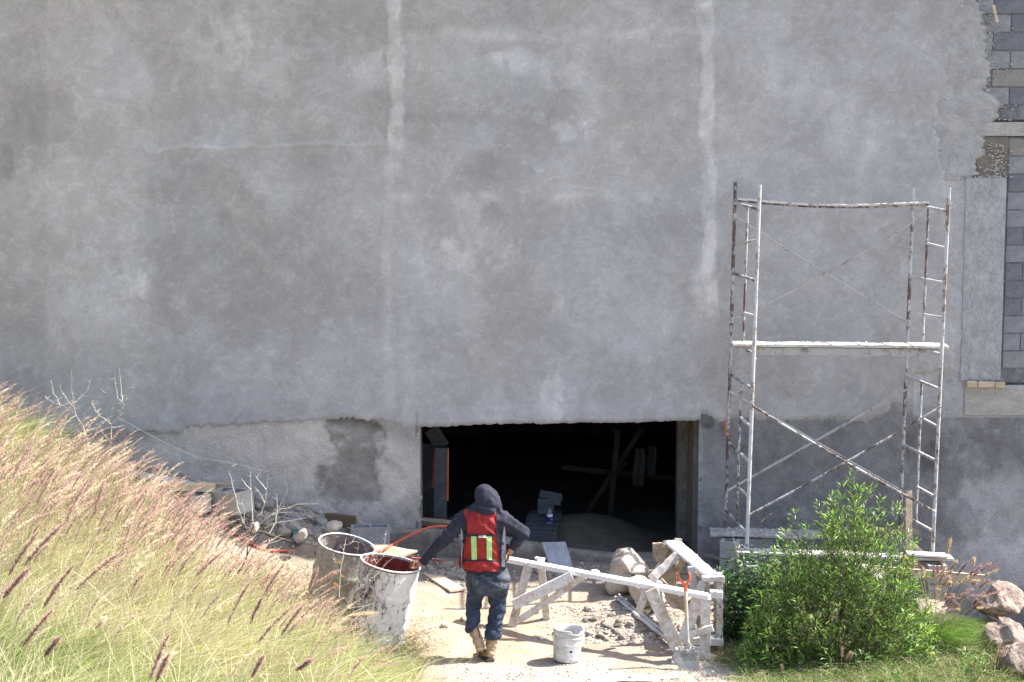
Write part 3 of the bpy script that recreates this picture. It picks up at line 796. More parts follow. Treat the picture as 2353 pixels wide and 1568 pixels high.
# small red brick shard behind the scaffold foot
a = PY(1668, 968, WALL_Y-0.05); b = PY(1671, 1002, WALL_Y-0.05)
mb = MB(); mb.bar(a, b, 0.045, 0.05, (0, 1, 0), 0.004, 2)
tag(mb.build('brick_shard', M['brick'], None), 'small red brick shard sticking out of the wall by the scaffold', 'brick')
# hairline scratches
for pts in (((452,648),(456,668),(467,693)), ((455,640),(475,648),(500,656))):
    mb = MB(); mb.tube([PY(x, y, WALL_Y-0.0295) for x, y in pts], 0.0035, 5); mb.build('scratch', M['inside'], wall)

# ================================================================== THE ROOM BEHIND THE OPENING
room = thing('basement_room', 'dark unlit basement room behind the low opening', 'room', (0, WALL_Y, 0))
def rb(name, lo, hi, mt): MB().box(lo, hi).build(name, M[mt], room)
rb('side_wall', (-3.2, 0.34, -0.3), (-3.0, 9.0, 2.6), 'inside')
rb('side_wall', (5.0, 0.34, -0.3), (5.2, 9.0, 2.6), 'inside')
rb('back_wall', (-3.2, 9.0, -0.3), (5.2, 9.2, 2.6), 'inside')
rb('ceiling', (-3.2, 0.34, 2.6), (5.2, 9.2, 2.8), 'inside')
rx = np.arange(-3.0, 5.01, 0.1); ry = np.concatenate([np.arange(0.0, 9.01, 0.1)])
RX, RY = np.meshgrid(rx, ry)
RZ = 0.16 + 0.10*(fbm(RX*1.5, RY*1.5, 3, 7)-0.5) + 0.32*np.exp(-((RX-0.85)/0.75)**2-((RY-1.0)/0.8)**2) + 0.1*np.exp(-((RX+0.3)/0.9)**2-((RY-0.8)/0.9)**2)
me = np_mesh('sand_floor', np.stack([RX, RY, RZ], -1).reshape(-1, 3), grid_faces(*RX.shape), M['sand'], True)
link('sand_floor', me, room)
# right return wall and inner pier
a = PY(1605, 1100, WALL_Y)[0]
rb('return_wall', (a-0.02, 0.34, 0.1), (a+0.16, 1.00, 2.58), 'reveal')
b1 = PY(1557, 1100, WALL_Y+1.02)[0]; b2 = PY(1604, 1100, WALL_Y+1.02)[0]
rb('inner_pier', (b1, 1.02, 0.1), (b2+0.12, 1.25, 2.58), 'curb')
# curb at the threshold
mb = MB()
cp = [(880,1214,18.12),(960,1214,18.12),(1029,1214,18.08),(1120,1226,18.02),(1211,1243,17.95),(1313,1259,17.9),(1414,1272,17.86),(1500,1283,17.84),(1600,1290,17.84)]
n0 = 0
for i, (x, y, Y) in enumerate(cp):
    q = PY(x, y, Y); zz = q[2]+0.006*math.sin(i*2.3)
    for (dy, dz) in ((0.10, -0.02), (0.0, 0.0), (-0.09, -0.004), (-0.125, -0.03), (-0.14, -0.12), (-0.13, -0.36)):
        mb.v.append((q[0], Y+dy+0.01*math.sin(i*5+dz*20), zz+dz))
for i in range(len(cp)-1):
    for k in range(5): a_ = i*6+k; mb.f.append((a_, a_+6, a_+7, a_+1))
mb.f.append((0,1,2,3,4,5)); q = 6*(len(cp)-1); mb.f.append((q+5,q+4,q+3,q+2,q+1,q))
tag(mb.build('threshold_curb', M['curb'], None, smooth=True), 'low rough concrete curb along the foot of the dark opening', 'curb')

# things in the opening -------------------------------------------------
def tpost(name, x0, y0, x1, y1, wpx, Y, thick, mat, label, cat, par=None):
    a = PY(x0, y0, Y); b = PY(x1, y1, Y); w = wpx/FPX*Y
    o = MB().bar(a, b, w, thick, (0, 1, 0), 0.003, 3).build(name, mat, par)
    if label: tag(o, label, cat)
    return o
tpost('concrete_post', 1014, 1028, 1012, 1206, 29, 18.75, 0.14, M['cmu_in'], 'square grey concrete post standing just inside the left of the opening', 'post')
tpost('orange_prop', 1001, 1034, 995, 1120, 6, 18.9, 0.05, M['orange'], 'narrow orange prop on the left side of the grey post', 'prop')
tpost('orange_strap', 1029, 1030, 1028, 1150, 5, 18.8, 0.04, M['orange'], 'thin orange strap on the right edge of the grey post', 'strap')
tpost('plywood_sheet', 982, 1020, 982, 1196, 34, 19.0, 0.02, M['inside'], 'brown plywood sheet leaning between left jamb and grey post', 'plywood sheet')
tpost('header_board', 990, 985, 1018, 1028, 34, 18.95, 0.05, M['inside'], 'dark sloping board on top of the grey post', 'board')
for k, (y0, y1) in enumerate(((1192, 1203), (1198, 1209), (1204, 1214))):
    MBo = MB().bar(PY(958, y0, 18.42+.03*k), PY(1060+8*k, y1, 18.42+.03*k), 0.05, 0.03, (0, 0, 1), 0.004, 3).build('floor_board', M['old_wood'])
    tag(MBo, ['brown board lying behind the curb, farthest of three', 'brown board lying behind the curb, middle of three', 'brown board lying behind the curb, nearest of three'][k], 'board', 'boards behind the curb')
dimw = mat_noise('dim_timber', (0.022,0.018,0.013), (0.04,0.032,0.024), 8, 0.9)  # raw timber with the dimness of the room put into its colour
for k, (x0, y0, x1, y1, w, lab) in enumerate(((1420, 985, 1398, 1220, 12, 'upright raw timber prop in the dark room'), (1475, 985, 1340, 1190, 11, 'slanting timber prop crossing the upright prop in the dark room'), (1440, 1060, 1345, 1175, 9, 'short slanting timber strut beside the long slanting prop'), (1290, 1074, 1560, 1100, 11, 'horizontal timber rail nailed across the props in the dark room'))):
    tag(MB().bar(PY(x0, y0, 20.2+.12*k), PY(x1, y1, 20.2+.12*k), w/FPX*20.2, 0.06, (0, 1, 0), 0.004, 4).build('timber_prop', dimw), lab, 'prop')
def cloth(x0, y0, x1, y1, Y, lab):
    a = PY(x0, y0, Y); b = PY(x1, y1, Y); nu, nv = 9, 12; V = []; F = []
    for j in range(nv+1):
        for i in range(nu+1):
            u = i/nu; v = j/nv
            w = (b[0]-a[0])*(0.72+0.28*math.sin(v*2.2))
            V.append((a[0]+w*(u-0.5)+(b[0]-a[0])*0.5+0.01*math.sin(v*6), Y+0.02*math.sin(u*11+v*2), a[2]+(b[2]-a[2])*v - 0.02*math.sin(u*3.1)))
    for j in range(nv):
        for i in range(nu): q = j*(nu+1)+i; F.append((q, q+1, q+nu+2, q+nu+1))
    m_ = np_mesh('hanging_cloth', V, np.array(F), M['shaded_cloth'], True)
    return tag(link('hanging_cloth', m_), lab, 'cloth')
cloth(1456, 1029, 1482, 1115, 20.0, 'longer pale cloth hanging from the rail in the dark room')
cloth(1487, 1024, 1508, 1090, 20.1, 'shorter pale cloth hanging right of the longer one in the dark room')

# hollow concrete block
def cmu_mesh(mat, L=0.39, W=0.19, H=0.19, t=0.03):
    mb = MB()
    mb.box((-L/2, -W/2, 0), (L/2, -W/2+t, H)); mb.box((-L/2, W/2-t, 0), (L/2, W/2, H))
    for x in (-L/2, -t/2, L/2-t): mb.box((x, -W/2+t, 0.002), (x+t, W/2-t, H-0.002))
    me = bpy.data.meshes.new('concrete_block'); me.from_pydata(mb.v, [], mb.f); me.update(); me.materials.append(mat); return me
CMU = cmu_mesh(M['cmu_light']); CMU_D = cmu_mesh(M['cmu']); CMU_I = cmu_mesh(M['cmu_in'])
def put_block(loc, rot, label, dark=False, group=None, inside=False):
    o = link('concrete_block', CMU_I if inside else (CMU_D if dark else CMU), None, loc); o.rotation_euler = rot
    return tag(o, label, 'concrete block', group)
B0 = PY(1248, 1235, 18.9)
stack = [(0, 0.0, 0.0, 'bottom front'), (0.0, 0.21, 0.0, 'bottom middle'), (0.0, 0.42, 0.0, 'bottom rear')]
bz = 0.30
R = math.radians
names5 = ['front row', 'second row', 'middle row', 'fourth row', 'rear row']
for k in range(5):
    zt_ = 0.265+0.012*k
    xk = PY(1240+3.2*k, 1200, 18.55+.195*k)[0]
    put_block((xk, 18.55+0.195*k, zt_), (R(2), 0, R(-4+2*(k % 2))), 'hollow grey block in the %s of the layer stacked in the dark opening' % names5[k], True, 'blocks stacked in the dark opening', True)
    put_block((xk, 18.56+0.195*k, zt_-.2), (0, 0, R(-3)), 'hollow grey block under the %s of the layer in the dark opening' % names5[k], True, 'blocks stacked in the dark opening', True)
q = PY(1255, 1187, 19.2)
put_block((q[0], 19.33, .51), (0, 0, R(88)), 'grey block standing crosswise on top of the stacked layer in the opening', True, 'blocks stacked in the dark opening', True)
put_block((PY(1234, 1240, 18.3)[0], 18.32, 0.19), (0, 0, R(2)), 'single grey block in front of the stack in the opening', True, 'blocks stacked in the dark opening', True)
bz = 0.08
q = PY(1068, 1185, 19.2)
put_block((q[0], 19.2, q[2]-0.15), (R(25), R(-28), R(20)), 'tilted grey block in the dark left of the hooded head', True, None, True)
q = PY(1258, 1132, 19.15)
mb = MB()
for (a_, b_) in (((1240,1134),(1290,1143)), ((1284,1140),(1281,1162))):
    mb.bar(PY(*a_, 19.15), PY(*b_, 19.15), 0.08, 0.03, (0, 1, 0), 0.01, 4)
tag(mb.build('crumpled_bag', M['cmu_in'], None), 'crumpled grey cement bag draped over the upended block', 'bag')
# soda bottle with blue label
q = PY(1263, 1203, 18.83)
bt = thing('soda_bottle', 'clear soda bottle with blue label standing on the stacked blocks', 'bottle', (q[0], 18.80, 0.468))
MB().lathe([(0, 0), (.03, .002), (.033, .02), (.033, .12), (.030, .15), (.014, .185), (.012, .20)], 16).build('bottle_body', M['clear'], bt, True)
MB().lathe([(0.0345, .03), (.0345, .09)], 16).build('bottle_label', M['blue'], bt, True)
MB().lathe([(.0348, .09), (.0348, .115)], 16).build('label_band', M['white_tag'], bt, True)
MB().lathe([(.016, .198), (.016, .22), (0, .222)], 12).build('cap', M['blue'], bt, True)
for nm, c, z0, rx_ in (('label_swirl', 'red', .066, .008), ('label_swirl', 'white_tag', .056, .008)):
    me = []
    mb = MB()
    vs = [(0.0354*math.cos(R(-62+k*7)), 0.0354*math.sin(R(-62+k*7)), z0+0.004*math.sin(k*1.1)+h) for h in (-.004, .005) for k in range(5)]
    mb.add(vs, [(k, k+1, k+6, k+5) for k in range(4)]); mb.build(nm, M[c], bt)
# ================================================================== SCAFFOLD
class Line:
    """a straight post given by two measured pixels"""
    def __init__(s, base, top, Y):
        s.a = PY(*base, Y); s.b = PY(*top, Y); s.y0 = base[1]; s.y1 = top[1]
        s.Y = Y
    def at(s, py):
        x = s.a; lo, hi = 0.0, 1.0
        for _ in range(30):
            m = (lo+hi)/2; p = s.a+(s.b-s.a)*m
            yy = float(proj(p[0], p[1], p[2])[1])
            if yy > py: lo = m
            else: hi = m
        return s.a+(s.b-s.a)*lo
ZF = 0.63
fl = PZ(1716, 1262, ZF); fr = PZ(2143, 1270, ZF-0.03); rl = PZ(1667, 1210, ZF); rr = PZ(2068, 1214, ZF)
FL = Line((1716, 1262), (1746, 425), fl[1]); FR = Line((2143, 1272), (2181, 432), fr[1])
RL = Line((1667, 1212), (1690, 418), rl[1]); RR = Line((2068, 1216), (2099, 430), rr[1])
scaf = thing('scaffold_tower', 'two-lift steel tube scaffold tower splashed with white plaster against the wall', 'scaffold', (float((fl[0]+fr[0])/2), float(fl[1]+0.5), ZF))
SO = np.array(scaf.location)
def sp(p): return tuple(np.asarray(p)-SO)
RT = 0.0195
def stube(name, pts, r, mat, par, n=9):
    return MB().tube([sp(p) for p in pts], r, n).build(name, M[mat], par, True)
def frame(rear, front, ys, m_r, m_f):
    f = link('side_frame', None, scaf)
    r0, f0 = ys[0]; r4, f4 = ys[-1]
    ytr = r0; ext_t = ys['top']; ext_b = ys['bot']
for side, (rear, front, mr, mf) in enumerate(((RL, FL, 'scaf_brown', 'scaf_white'), (RR, FR, 'scaf', 'scaf_white'))):
    if side == 0:
        lifts = [dict(pr=(418, 792), pf=(425, 915), full=[(467, 481), (628, 646), (790, 812)], short=[(None, 553, 545), (None, 727, 716)], inner=0.55),
                 dict(pr=(794, 1212), pf=(917, 1262), full=[(860, 894), (1016, 1063), (1173, 1228)], short=[(None, 982, 966), (None, 1141, 1115)], inner=0.52)]
    else:
        lifts = [dict(pr=(430, 825), pf=(432, 1018), full=[(470, 486), (636, 651), (795, 815)], short=[(None, 571, 566), (None, 731, 722)], inner=0.46),
                 dict(pr=(827, 1216), pf=(1020, 1272), full=[(864, 895), (1022, 1060), (1180, 1222)], short=[(None, 982, 965), (None, 1142, 1117)], inner=0.48)]
    for li, L in enumerate(lifts):
        fr_ = link('side_frame', None, scaf)
        stube('post', [rear.at(L['pr'][1]), rear.at((L['pr'][0]+L['pr'][1])/2), rear.at(L['pr'][0])], RT, mr if li == 0 else ('scaf_brown' if side == 0 else 'scaf'), fr_)
        stube('post', [front.at(L['pf'][1]), front.at((L['pf'][0]+L['pf'][1])/2), front.at(L['pf'][0])], RT*1.04, 'scaf_white', fr_)
        mids = []
        for (yr, yf) in L['full']:
            a = rear.at(yr); b = front.at(yf)
            stube('rung', [a, (a+b)/2, b], RT*0.86, 'scaf_white' if side else 'scaf', fr_)
            mids.append(a+(b-a)*L['inner'])
        stube('inner_post', [mids[2]+(mids[0]-mids[2])*0.0, (mids[0]+mids[2])/2, mids[0]], RT*0.72, 'scaf', fr_)
        for (_, yf, yi) in L['short']:
            b = front.at(yf)
            # height on the inner post halfway between full rungs
            k = 0 if yf < L['full'][1][1] else 1
            a = (mids[k]+mids[k+1])/2
            stube('rung', [a, b], RT*0.8, 'scaf_white', fr_)
        for yy in ((L['pf'][0]+35, L['pf'][1]-90)):
            p = front.at(yy); stube('brace_pin', [p+np.array([0.0, 0, 0]), p+np.array([-0.02 if side else 0.035, 0.015, 0.0])], 0.007, 'scaf', fr_, 6)
    # couplers and locks
    for py_ in ((498, 735) if side == 0 else (508, 742)):
        p = rear.at(py_); a = p+np.array([0, -0.0, 0.035]); b = p-np.array([0, 0, 0.035])
        stube('coupler', [a, b], RT*1.4, 'scaf_grey', scaf)
def brace(p0, p1, bow=0.0, r=0.011, mat='scaf_grey'):
    m_ = (p0+p1)/2; m_ = m_+np.array([0, 0, bow])
    return stube('cross_brace', [p0, (p0+m_)/2+np.array([0,0,bow*.25]), m_, (m_+p1)/2+np.array([0,0,bow*.25]), p1], r, mat, scaf, 7)
e = np.array([0, -0.03, 0])
brace(RL.at(498)+e, RR.at(742)+e, -0.01); brace(RR.at(510)+2*e, RL.at(735)+2*e, -0.05)
brace(RL.at(900)+e, RR.at(1128)+e, 0, 0.014, 'scaf_grey'); brace(RL.at(1126)+2*e, RR.at(893)+2*e, 0, 0.015, 'scaf_grey')
brace(FL.at(932)+e, FR.at(1175)+e, -0.02, 0.013, 'scaf'); brace(FL.at(1181)+2*e, FR.at(933)+2*e, -0.02, 0.012, 'scaf')
p = (RL.at(498)+RR.at(742))/2
# top bearer, lying on the two top rungs
def onrung(rear, front, yr, yf, t): a = rear.at(yr); b = front.at(yf); return a+(b-a)*t
a = onrung(RL, FL, 467, 481, 0.12)+np.array([0, 0, 0.038]); b = onrung(RR, FR, 470, 486, 0.42)+np.array([0.02, 0, 0.036])
pts = [a+(b-a)*t+np.array([0, 0, -0.05*math.sin(math.pi*t)]) for t in np.linspace(0, 1, 13)]
sb = thing('steel_bearer', 'long rusty steel bar crusted white lying across the top of the scaffold', 'steel bar')
MB().tube(pts, 0.017, 8).build('bar', M['scaf_brown'], sb, True)
mbx = MB()
for i in range(12):
    mbx.bar(pts[i]+np.array([0, 0, 0.016]), pts[i+1]+np.array([0, 0, 0.016]), 0.05, 0.022, (0, 0, 1), 0.004, 4)
mbx.build('plaster_crust', M['rim'], sb)
# working platform
a = PY(1682, 790, 17.25); b = PY(2174, 795, 17.15)
pl = thing('platform_plank', 'long plank caked in white plaster halfway up the scaffold', 'plank')
MB().bar(a, b, 0.26, 0.032, (0, 0, 1), 0.005, 14).build('plank', M['white_wood'], pl, bevel=0.004)
MB().bar(a+np.array([0.06, -0.07, -0.065]), b+np.array([-0.10, -0.07, -0.065]), 0.05, 0.075, (0, 0, 1), 0.002, 6).build('underbeam', M['scaf_grey'], pl)
V_, F_ = scatter_rocks([a+(b-a)*random.random()+np.array([0, random.uniform(-.12, .12), 0.018]) for _ in range(140)], [random.uniform(.004, .015) for _ in range(140)], 4, 1)
o = link('plaster_droppings', np_mesh('plaster_droppings', V_, F_, M['rim']), pl); o['kind'] = 'stuff'

# footing: block piers, mud boards, front plank
zt = ZF-0.02
q = PZ(1676, 1232, zt-0.03)
gp = Ts(q[0], q[1])
for k, lab in enumerate(('upper hollow block of the pier under the left scaffold foot', 'lower hollow block of the pier under the left scaffold foot')):
    put_block((q[0]+0.02, q[1]-0.05, zt-0.035-0.195*(k+1)), (0, 0, R(72)), lab, False, 'blocks under the scaffold')
    put_block((q[0]+0.27, q[1]+0.0, zt-0.035-0.195*(k+1)), (0, 0, R(4)), ('upper' if k == 0 else 'lower')+' grey block behind the pier under the left scaffold foot', True, 'blocks under the scaffold')
put_block((q[0]+0.1, q[1]-0.02, zt-0.035-0.195*3), (0, 0, R(8)), 'buried base block of the pier under the left scaffold foot', True, 'blocks under the scaffold')
a = PZ(1630, 1216, zt); b = PZ(1885, 1222, zt)
o = MB().bar(a+np.array([0, -.10, -.012]), b+np.array([0, -.10, -.012]), 0.36, 0.022, (0, 0, 1), 0.004, 8).build('mud_board', M['scaf_grey'])
tag(o, 'thin warped board with grey mortar under the rear left scaffold foot', 'board')
V_, F_ = scatter_rocks([a+(b-a)*random.random()*0.9+np.array([0, random.uniform(-.24, .1), 0.0]) for _ in range(260)], [random.uniform(.008, .03) for _ in range(260)], 5, 1)
o = link('mortar_crumbs', np_mesh('mortar_crumbs', V_, F_, M['cmu_light']), o); o['kind'] = 'stuff'
a = PZ(1985, 1218, zt); b = PZ(2110, 1222, zt)
tag(MB().bar(a, b, 0.22, 0.022, (0, 0, 1), 0.003, 4).build('mud_board', M['old_wood']), 'short splintered board under the rear right scaffold foot', 'board')
put_block((a[0]+0.3, a[1]+0.05, zt-0.215), (0, 0, R(3)), 'block under the rear right scaffold foot', True, 'blocks under the scaffold')
put_block((a[0]+0.3, a[1]+0.02, zt-0.41), (0, 0, R(3)), 'lower block under the rear right scaffold foot', True, 'blocks under the scaffold')
a = PZ(1690, 1266, zt); b = PZ(2188, 1282, zt-0.04)
tag(MB().bar(a, b, 0.20, 0.03, (0, 0, 1), 0.003, 8).build('scaffold_plank', M['white_wood'], None, bevel=.004), 'long pale plank under the two front scaffold feet', 'plank')
a2 = PZ(2084, 1272, zt+0.02); b2 = PZ(2176, 1277, zt+0.0)
tag(MB().bar(a2, b2, 0.15, 0.02, (0, 0, 1), 0.002, 3).build('packing_board', M['white_top']), 'short packing board on the plank under the front right scaffold foot', 'board')
a = PY(2088, 1310, 16.7); b = PY(2087, 1128, 16.95)
tag(MB().bar(a, b, 0.068, 0.045, (0, 1, 0), 0.002, 5).build('timber_post', M['old_wood'], None, bevel=.003), 'brown timber post standing in front of the rear right scaffold leg', 'post')
a = PY(2092, 1247, 16.9); b = PY(2200, 1345, 16.55)
tag(MB().bar(a, b, 0.05, 0.06, (0, 1, 0), 0.002, 4).build('timber_brace', M['pale_wood'], None, bevel=.003), 'pale diagonal timber brace below the front right scaffold foot', 'timber brace')
a = PY(1930, 1303, 16.45); b = PY(2263, 1331, 16.3)
tag(MB().bar(a, b, 0.03, 0.09, (0, 0, 1), 0.002, 6).build('long_board', M['pale_wood'], None, bevel=.003), 'long pale board on edge behind the bush and the purple grass', 'board')
for (x, z_) in ((PZ(2150, 1290, zt-.05)[0], 0), (PZ(1712, 1275, zt-.05)[0], 1)):
    y = PZ(2150, 1286, zt-.05)[1]+0.02
    for k in range(3):
        put_block((x, y, zt-0.04-0.03-0.195*(k+1)+0.0), (0, 0, R(90)), ('block pier course %s under the front %s scaffold foot' % (('topmost', 'middle', 'lowest')[k], ('right', 'left')[z_])), False, 'blocks under the scaffold')

# ================================================================== DRUMS AND BUCKET
def tilt_obj(o, axis_from, axis_to):
    d = Vector(axis_to)-Vector(axis_from); o.location = axis_from
    o.rotation_euler = d.to_track_quat('Z', 'Y').to_euler()
def drum(top_px, bot_px, Yt, Yb, label, body, inner, seed):
    t = PY(*top_px, Yt); b = PY(*bot_px, Yb)
    H = float(np.linalg.norm(t-b)); r = 0.287
    root = thing('steel_drum', label, 'drum', tuple(b))
    root.rotation_mode = 'QUATERNION'
    root.rotation_quaternion = Vector((0, 0, 1)).rotation_difference(Vector(t-b))
    prof = [(r-.012, 0.0), (r, 0.012), (r-.004, 0.03)]
    for z in np.linspace(0.05, H-0.03, 34):
        bump_ = 0.010*math.exp(-((z-H*.335)/.014)**2)+0.010*math.exp(-((z-H*.665)/.014)**2)
        prof.append((r-.006+bump_, z))
    wob = lambda rr, zz, a: (rr*(1+0.012*math.sin(2*a+seed)*zz/H+0.004*math.sin(5*a+zz*9+seed)), zz+0.004*math.sin(a*2+seed)*zz)
    MB().lathe(prof, 56, wob).build('drum_wall', M[body], root, True)
    MB().lathe([(0.0, 0.03), (r-.02, 0.03), (r-.014, 0.05), (r-.014, H-0.03)][0:], 56, wob).build('drum_inside', M[inner], root, True)
    tor = MB(); pts = []
    for k in range(65):
        a = 2*math.pi*k/64; rr, zz = wob(r-.006, H-0.012, a); pts.append((rr*math.cos(a), rr*math.sin(a), zz))
    tor.tube(pts, [0.0090+0.0025*math.sin(i*2.9)*math.sin(i*.7) for i in range(65)], 8, False).build('rim', M['rim'], root, True)
    return root, t, b
drumA, tA, bA = drum((897.7, 1291), (858, 1496), 15.15, 15.17, 'front open steel drum spattered white over dark red, leaning right', 'barrel', 'barrel_in', 1)
drumB, tB, bB = drum((798, 1249), (761, 1432), 15.72, 15.80, 'rear open steel drum coated in beige cement behind the spattered drum', 'barrel2', 'barrel2_in', 4)

bq = PY(1301, 1520.5, 14.93); bq[2] = Ts(bq[0], bq[1])+0.012
tq = PY(1307.5, 1443, 14.93)
Hh = float(np.linalg.norm(tq-bq))
bucket = thing('plastic_bucket', 'cement-stained plastic bucket with a wire handle and notched rim', 'bucket', tuple(bq))
bucket.rotation_mode = 'QUATERNION'; bucket.rotation_quaternion = Vector((0, 0, 1)).rotation_difference(Vector(tq-bq))
r0, r1 = 0.124, 0.138
def bw(rr, zz, a):
    if zz > Hh-0.03:
        n_ = math.exp(-((math.atan2(math.sin(a-R(-62)), math.cos(a-R(-62))))/0.30)**4)
        zz = zz - n_*0.028*(zz-(Hh-0.03))/0.03 if zz > Hh-0.03 else zz
        zz += 0.004*math.sin(3*a)
    return rr, zz
prof = [(0, 0), (r0-.01, 0), (r0, 0.01)]+[(r0+(r1-r0)*t, 0.01+(Hh-.09)*t) for t in np.linspace(.1, 1, 8)]
prof += [(r1+.006, Hh-.078), (r1+.006, Hh-.070), (r1, Hh-.066), (r1, Hh-.036), (r1+.007, Hh-.034), (r1+.007, Hh-.022), (r1+.001, Hh-.02), (r1+.003, Hh-.002), (r1-.002, Hh)]
MB().lathe(prof, 56, bw).build('bucket_wall', M['bucket'], bucket, True)
MB().lathe([(r1-.002, Hh), (r1-.006, Hh-.004), (r1-.010, Hh-.06), (r0+.002, 0.13)], 56, bw).build('bucket_inside', M['bucket'], bucket, True)
MB().lathe([(r0+.001, 0.14), (r0-.03, 0.15), (0, 0.145)], 40).build('wet_mortar', M['bucket_in'], bucket, True)
hp = []
for k in range(25):
    a = R(-188)+R(196)*k/24
    s_ = math.sin(math.pi*k/24)
    hp.append(((r1+.012+.012*s_)*math.cos(a), (r1+.012+.012*s_)*math.sin(a), Hh-.075-.055*s_**1.3+0.008*math.sin(k*1.3)*s_))
MB().tube(hp, 0.0026, 6).build('wire_handle', M['wire'], bucket, True)
for a in (R(-188), R(8)):
    MB().tube([((r1-.002)*math.cos(a), (r1-.002)*math.sin(a), Hh-.072), ((r1+.018)*math.cos(a), (r1+.018)*math.sin(a), Hh-.072)], 0.013, 10).build('handle_lug', M['bucket'], bucket, True)
for k, a in enumerate((R(-78), R(-74))):
    pass
mb = MB()
vs = [((r0+.0075)*math.cos(R(a)), (r0+.0075)*math.sin(R(a)), z_) for z_ in (.105, .125) for a in (-82, -78, -74, -70)]
mb.add(vs, [(k, k+1, k+5, k+4) for k in range(3)]).build('blue_smudge', M['blue'], bucket)

# ================================================================== TRESTLES
C2 = lambda x, y: (1148.8+.3041*x, 1091.4+.3041*y)
def timber(par, name, a, b, w, t, mat, face=(0, 1, 0), segs=7, jit=0.0035):
    """w = width seen from the camera, t = thickness away from it"""
    return MB().bar(a, b, w, t, face, jit, segs).build(name, M[mat], par, bevel=0.003)
benchL = PY(*C2(-10, 640), 16.02); 
def bY(px):  # depth of the long trestle's plank at image x
    return np.interp(px, [1145, 1216, 1500, 1648], [16.08, 15.95, 15.20, 14.92])
long_t = thing('long_trestle', 'long low trestle bench of whitewashed boards running from the man to the shovel', 'trestle')
def topA(x, y): px_, py_ = C2(x, y); return PY(px_, py_, bY(px_))
a = topA(15, 632); b = topA(1590, 923)
a[2] = a[2]; 
up = Vector((0.0, 0.0, 1.0))
MB().bar(a, b, 0.10, 0.045, (0, 0, 1), 0.002, 14).build('top_plank', M['white_top'], long_t, bevel=.003)
fp = lambda x, y, dY=0.0: None
def onground(x, y):
    px_, py_ = C2(x, y); return drop(px_, py_)
nearoff = -0.07
def legA(x0, y0, x1, y1, w, mat='white_wood', dy=-0.075, g=True, name='leg', t=0.035):
    p0 = topA(x0, y0)+np.array([0, dy, 0]); px1, py1 = C2(x1, y1)
    p1 = drop(px1, py1) if g else PY(px1, py1, p0[1])
    if g and abs(p1[1]-p0[1]) > 0.8: p1 = PY(px1, py1, p0[1])
    return timber(long_t, name, p0, p1, w, t, mat)
legA(218, 655, 92, 1150, 0.085)
legA(308, 650, 353, 1092, 0.075, dy=0.02)
legA(545, 745, 100, 985, 0.105, g=False, name='brace', dy=-0.10)
legA(640, 775, 140, 1105, 0.06, g=False, name='brace', dy=0.05)
legA(1135, 850, 1345, 1320, 0.125, dy=-0.08, g=False)
legA(1345, 1310, 1318, 1435, 0.075, dy=-0.05, g=True, name='leg_foot')
legA(1115, 860, 1045, 1045, 0.065, dy=0.06, g=False)
legA(1215, 850, 1600, 1190, 0.09, 'old_wood', dy=0.22, g=False, name='brace')
legA(1495, 925, 1385, 1265, 0.11, dy=0.0, g=False)
timber(long_t, 'cross_piece', PY(*C2(1425, 1215), 14.95), PY(*C2(1608, 1155), 14.92), 0.065, 0.04, 'white_wood')
legA(1555, 930, 1548, 1395, 0.095, 'white_wood', dy=0.0, g=True, t=0.05)
a = topA(1590, 910)+np.array([0, 0.05, 0]); b = topA(1688, 922)+np.array([0, 0.08, 0])
timber(long_t, 'end_block', a, b, 0.065, 0.08, 'white_wood')
a = topA(270, 632)+np.array([0, .07, 0]); b = topA(335, 642)+np.array([0, .07, 0]); timber(long_t, 'cleat', a-np.array([0,0,.012]), b-np.array([0,0,.012]), 0.022, 0.045, 'white_wood')
a = topA(700, 728)+np.array([0, .07, 0]); b = topA(750, 737)+np.array([0, .07, 0]); timber(long_t, 'cleat', a-np.array([0,0,.01]), b-np.array([0,0,.01]), 0.016, 0.04, 'white_wood')
a = topA(1190, 825)+np.array([0, .08, 0]); b = topA(1225, 845)+np.array([0, .08, 0]); timber(long_t, 'cleat', a, b, 0.04, 0.05, 'white_top')

wide = thing('wide_trestle', 'taller trestle with a wide whitewashed top sloping towards the bush', 'trestle')
yn, yf = 15.30, 16.75
c6 = lambda x, y: (1470.5+x*.10257, 1217.7+y*.10257)
nl = PY(*c6(1400, 955), yn); nr = PY(*c6(1745, 985), yn); fl_ = PY(*c6(522, 240), yf); fr_ = PY(*c6(905, 238), yf)
zt_n = (nl[2]+nr[2])/2; zt_f = (fl_[2]+fr_[2])/2
mb = MB(); ns = 12; V = []; F = []
for i in range(ns+1):
    t = i/ns; l_ = nl+(fl_-nl)*t; r_ = nr+(fr_-nr)*t
    j = lambda: random.uniform(-.004, .004)
    for (p_, dz) in ((l_, 0), (r_, 0), (r_, -.03), (l_, -.03)):
        V.append((p_[0]+j(), p_[1], p_[2]+dz+j()*.5))
for i in range(ns):
    for k in range(4): F.append((4*i+k, 4*i+(k+1)%4, 4*i+4+(k+1)%4, 4*i+4+k))
F.append((3, 2, 1, 0)); F.append((4*ns, 4*ns+1, 4*ns+2, 4*ns+3))
mb.add(V, F).build('top_plank', M['white_top'], wide, bevel=.003)
P6 = lambda x, y, Y: PY(*c6(x, y), Y)
def W6(name, x0, y0, x1, y1, Y0, Y1, w, t=0.04, mat='white_wood'):
    return timber(wide, name, P6(x0, y0, Y0), P6(x1, y1, Y1), w, t, mat)
W6('end_block', 1380, 1100, 1880, 1092, yn-.06, yn-.06, 0.052, 0.06)
W6('end_block', 1440, 990, 1830, 1005, yn+.02, yn+.02, 0.03, 0.08, 'white_top')
W6('leg', 1700, 1155, 1690, 2650, yn, yn, 0.035, 0.05, 'old_wood')
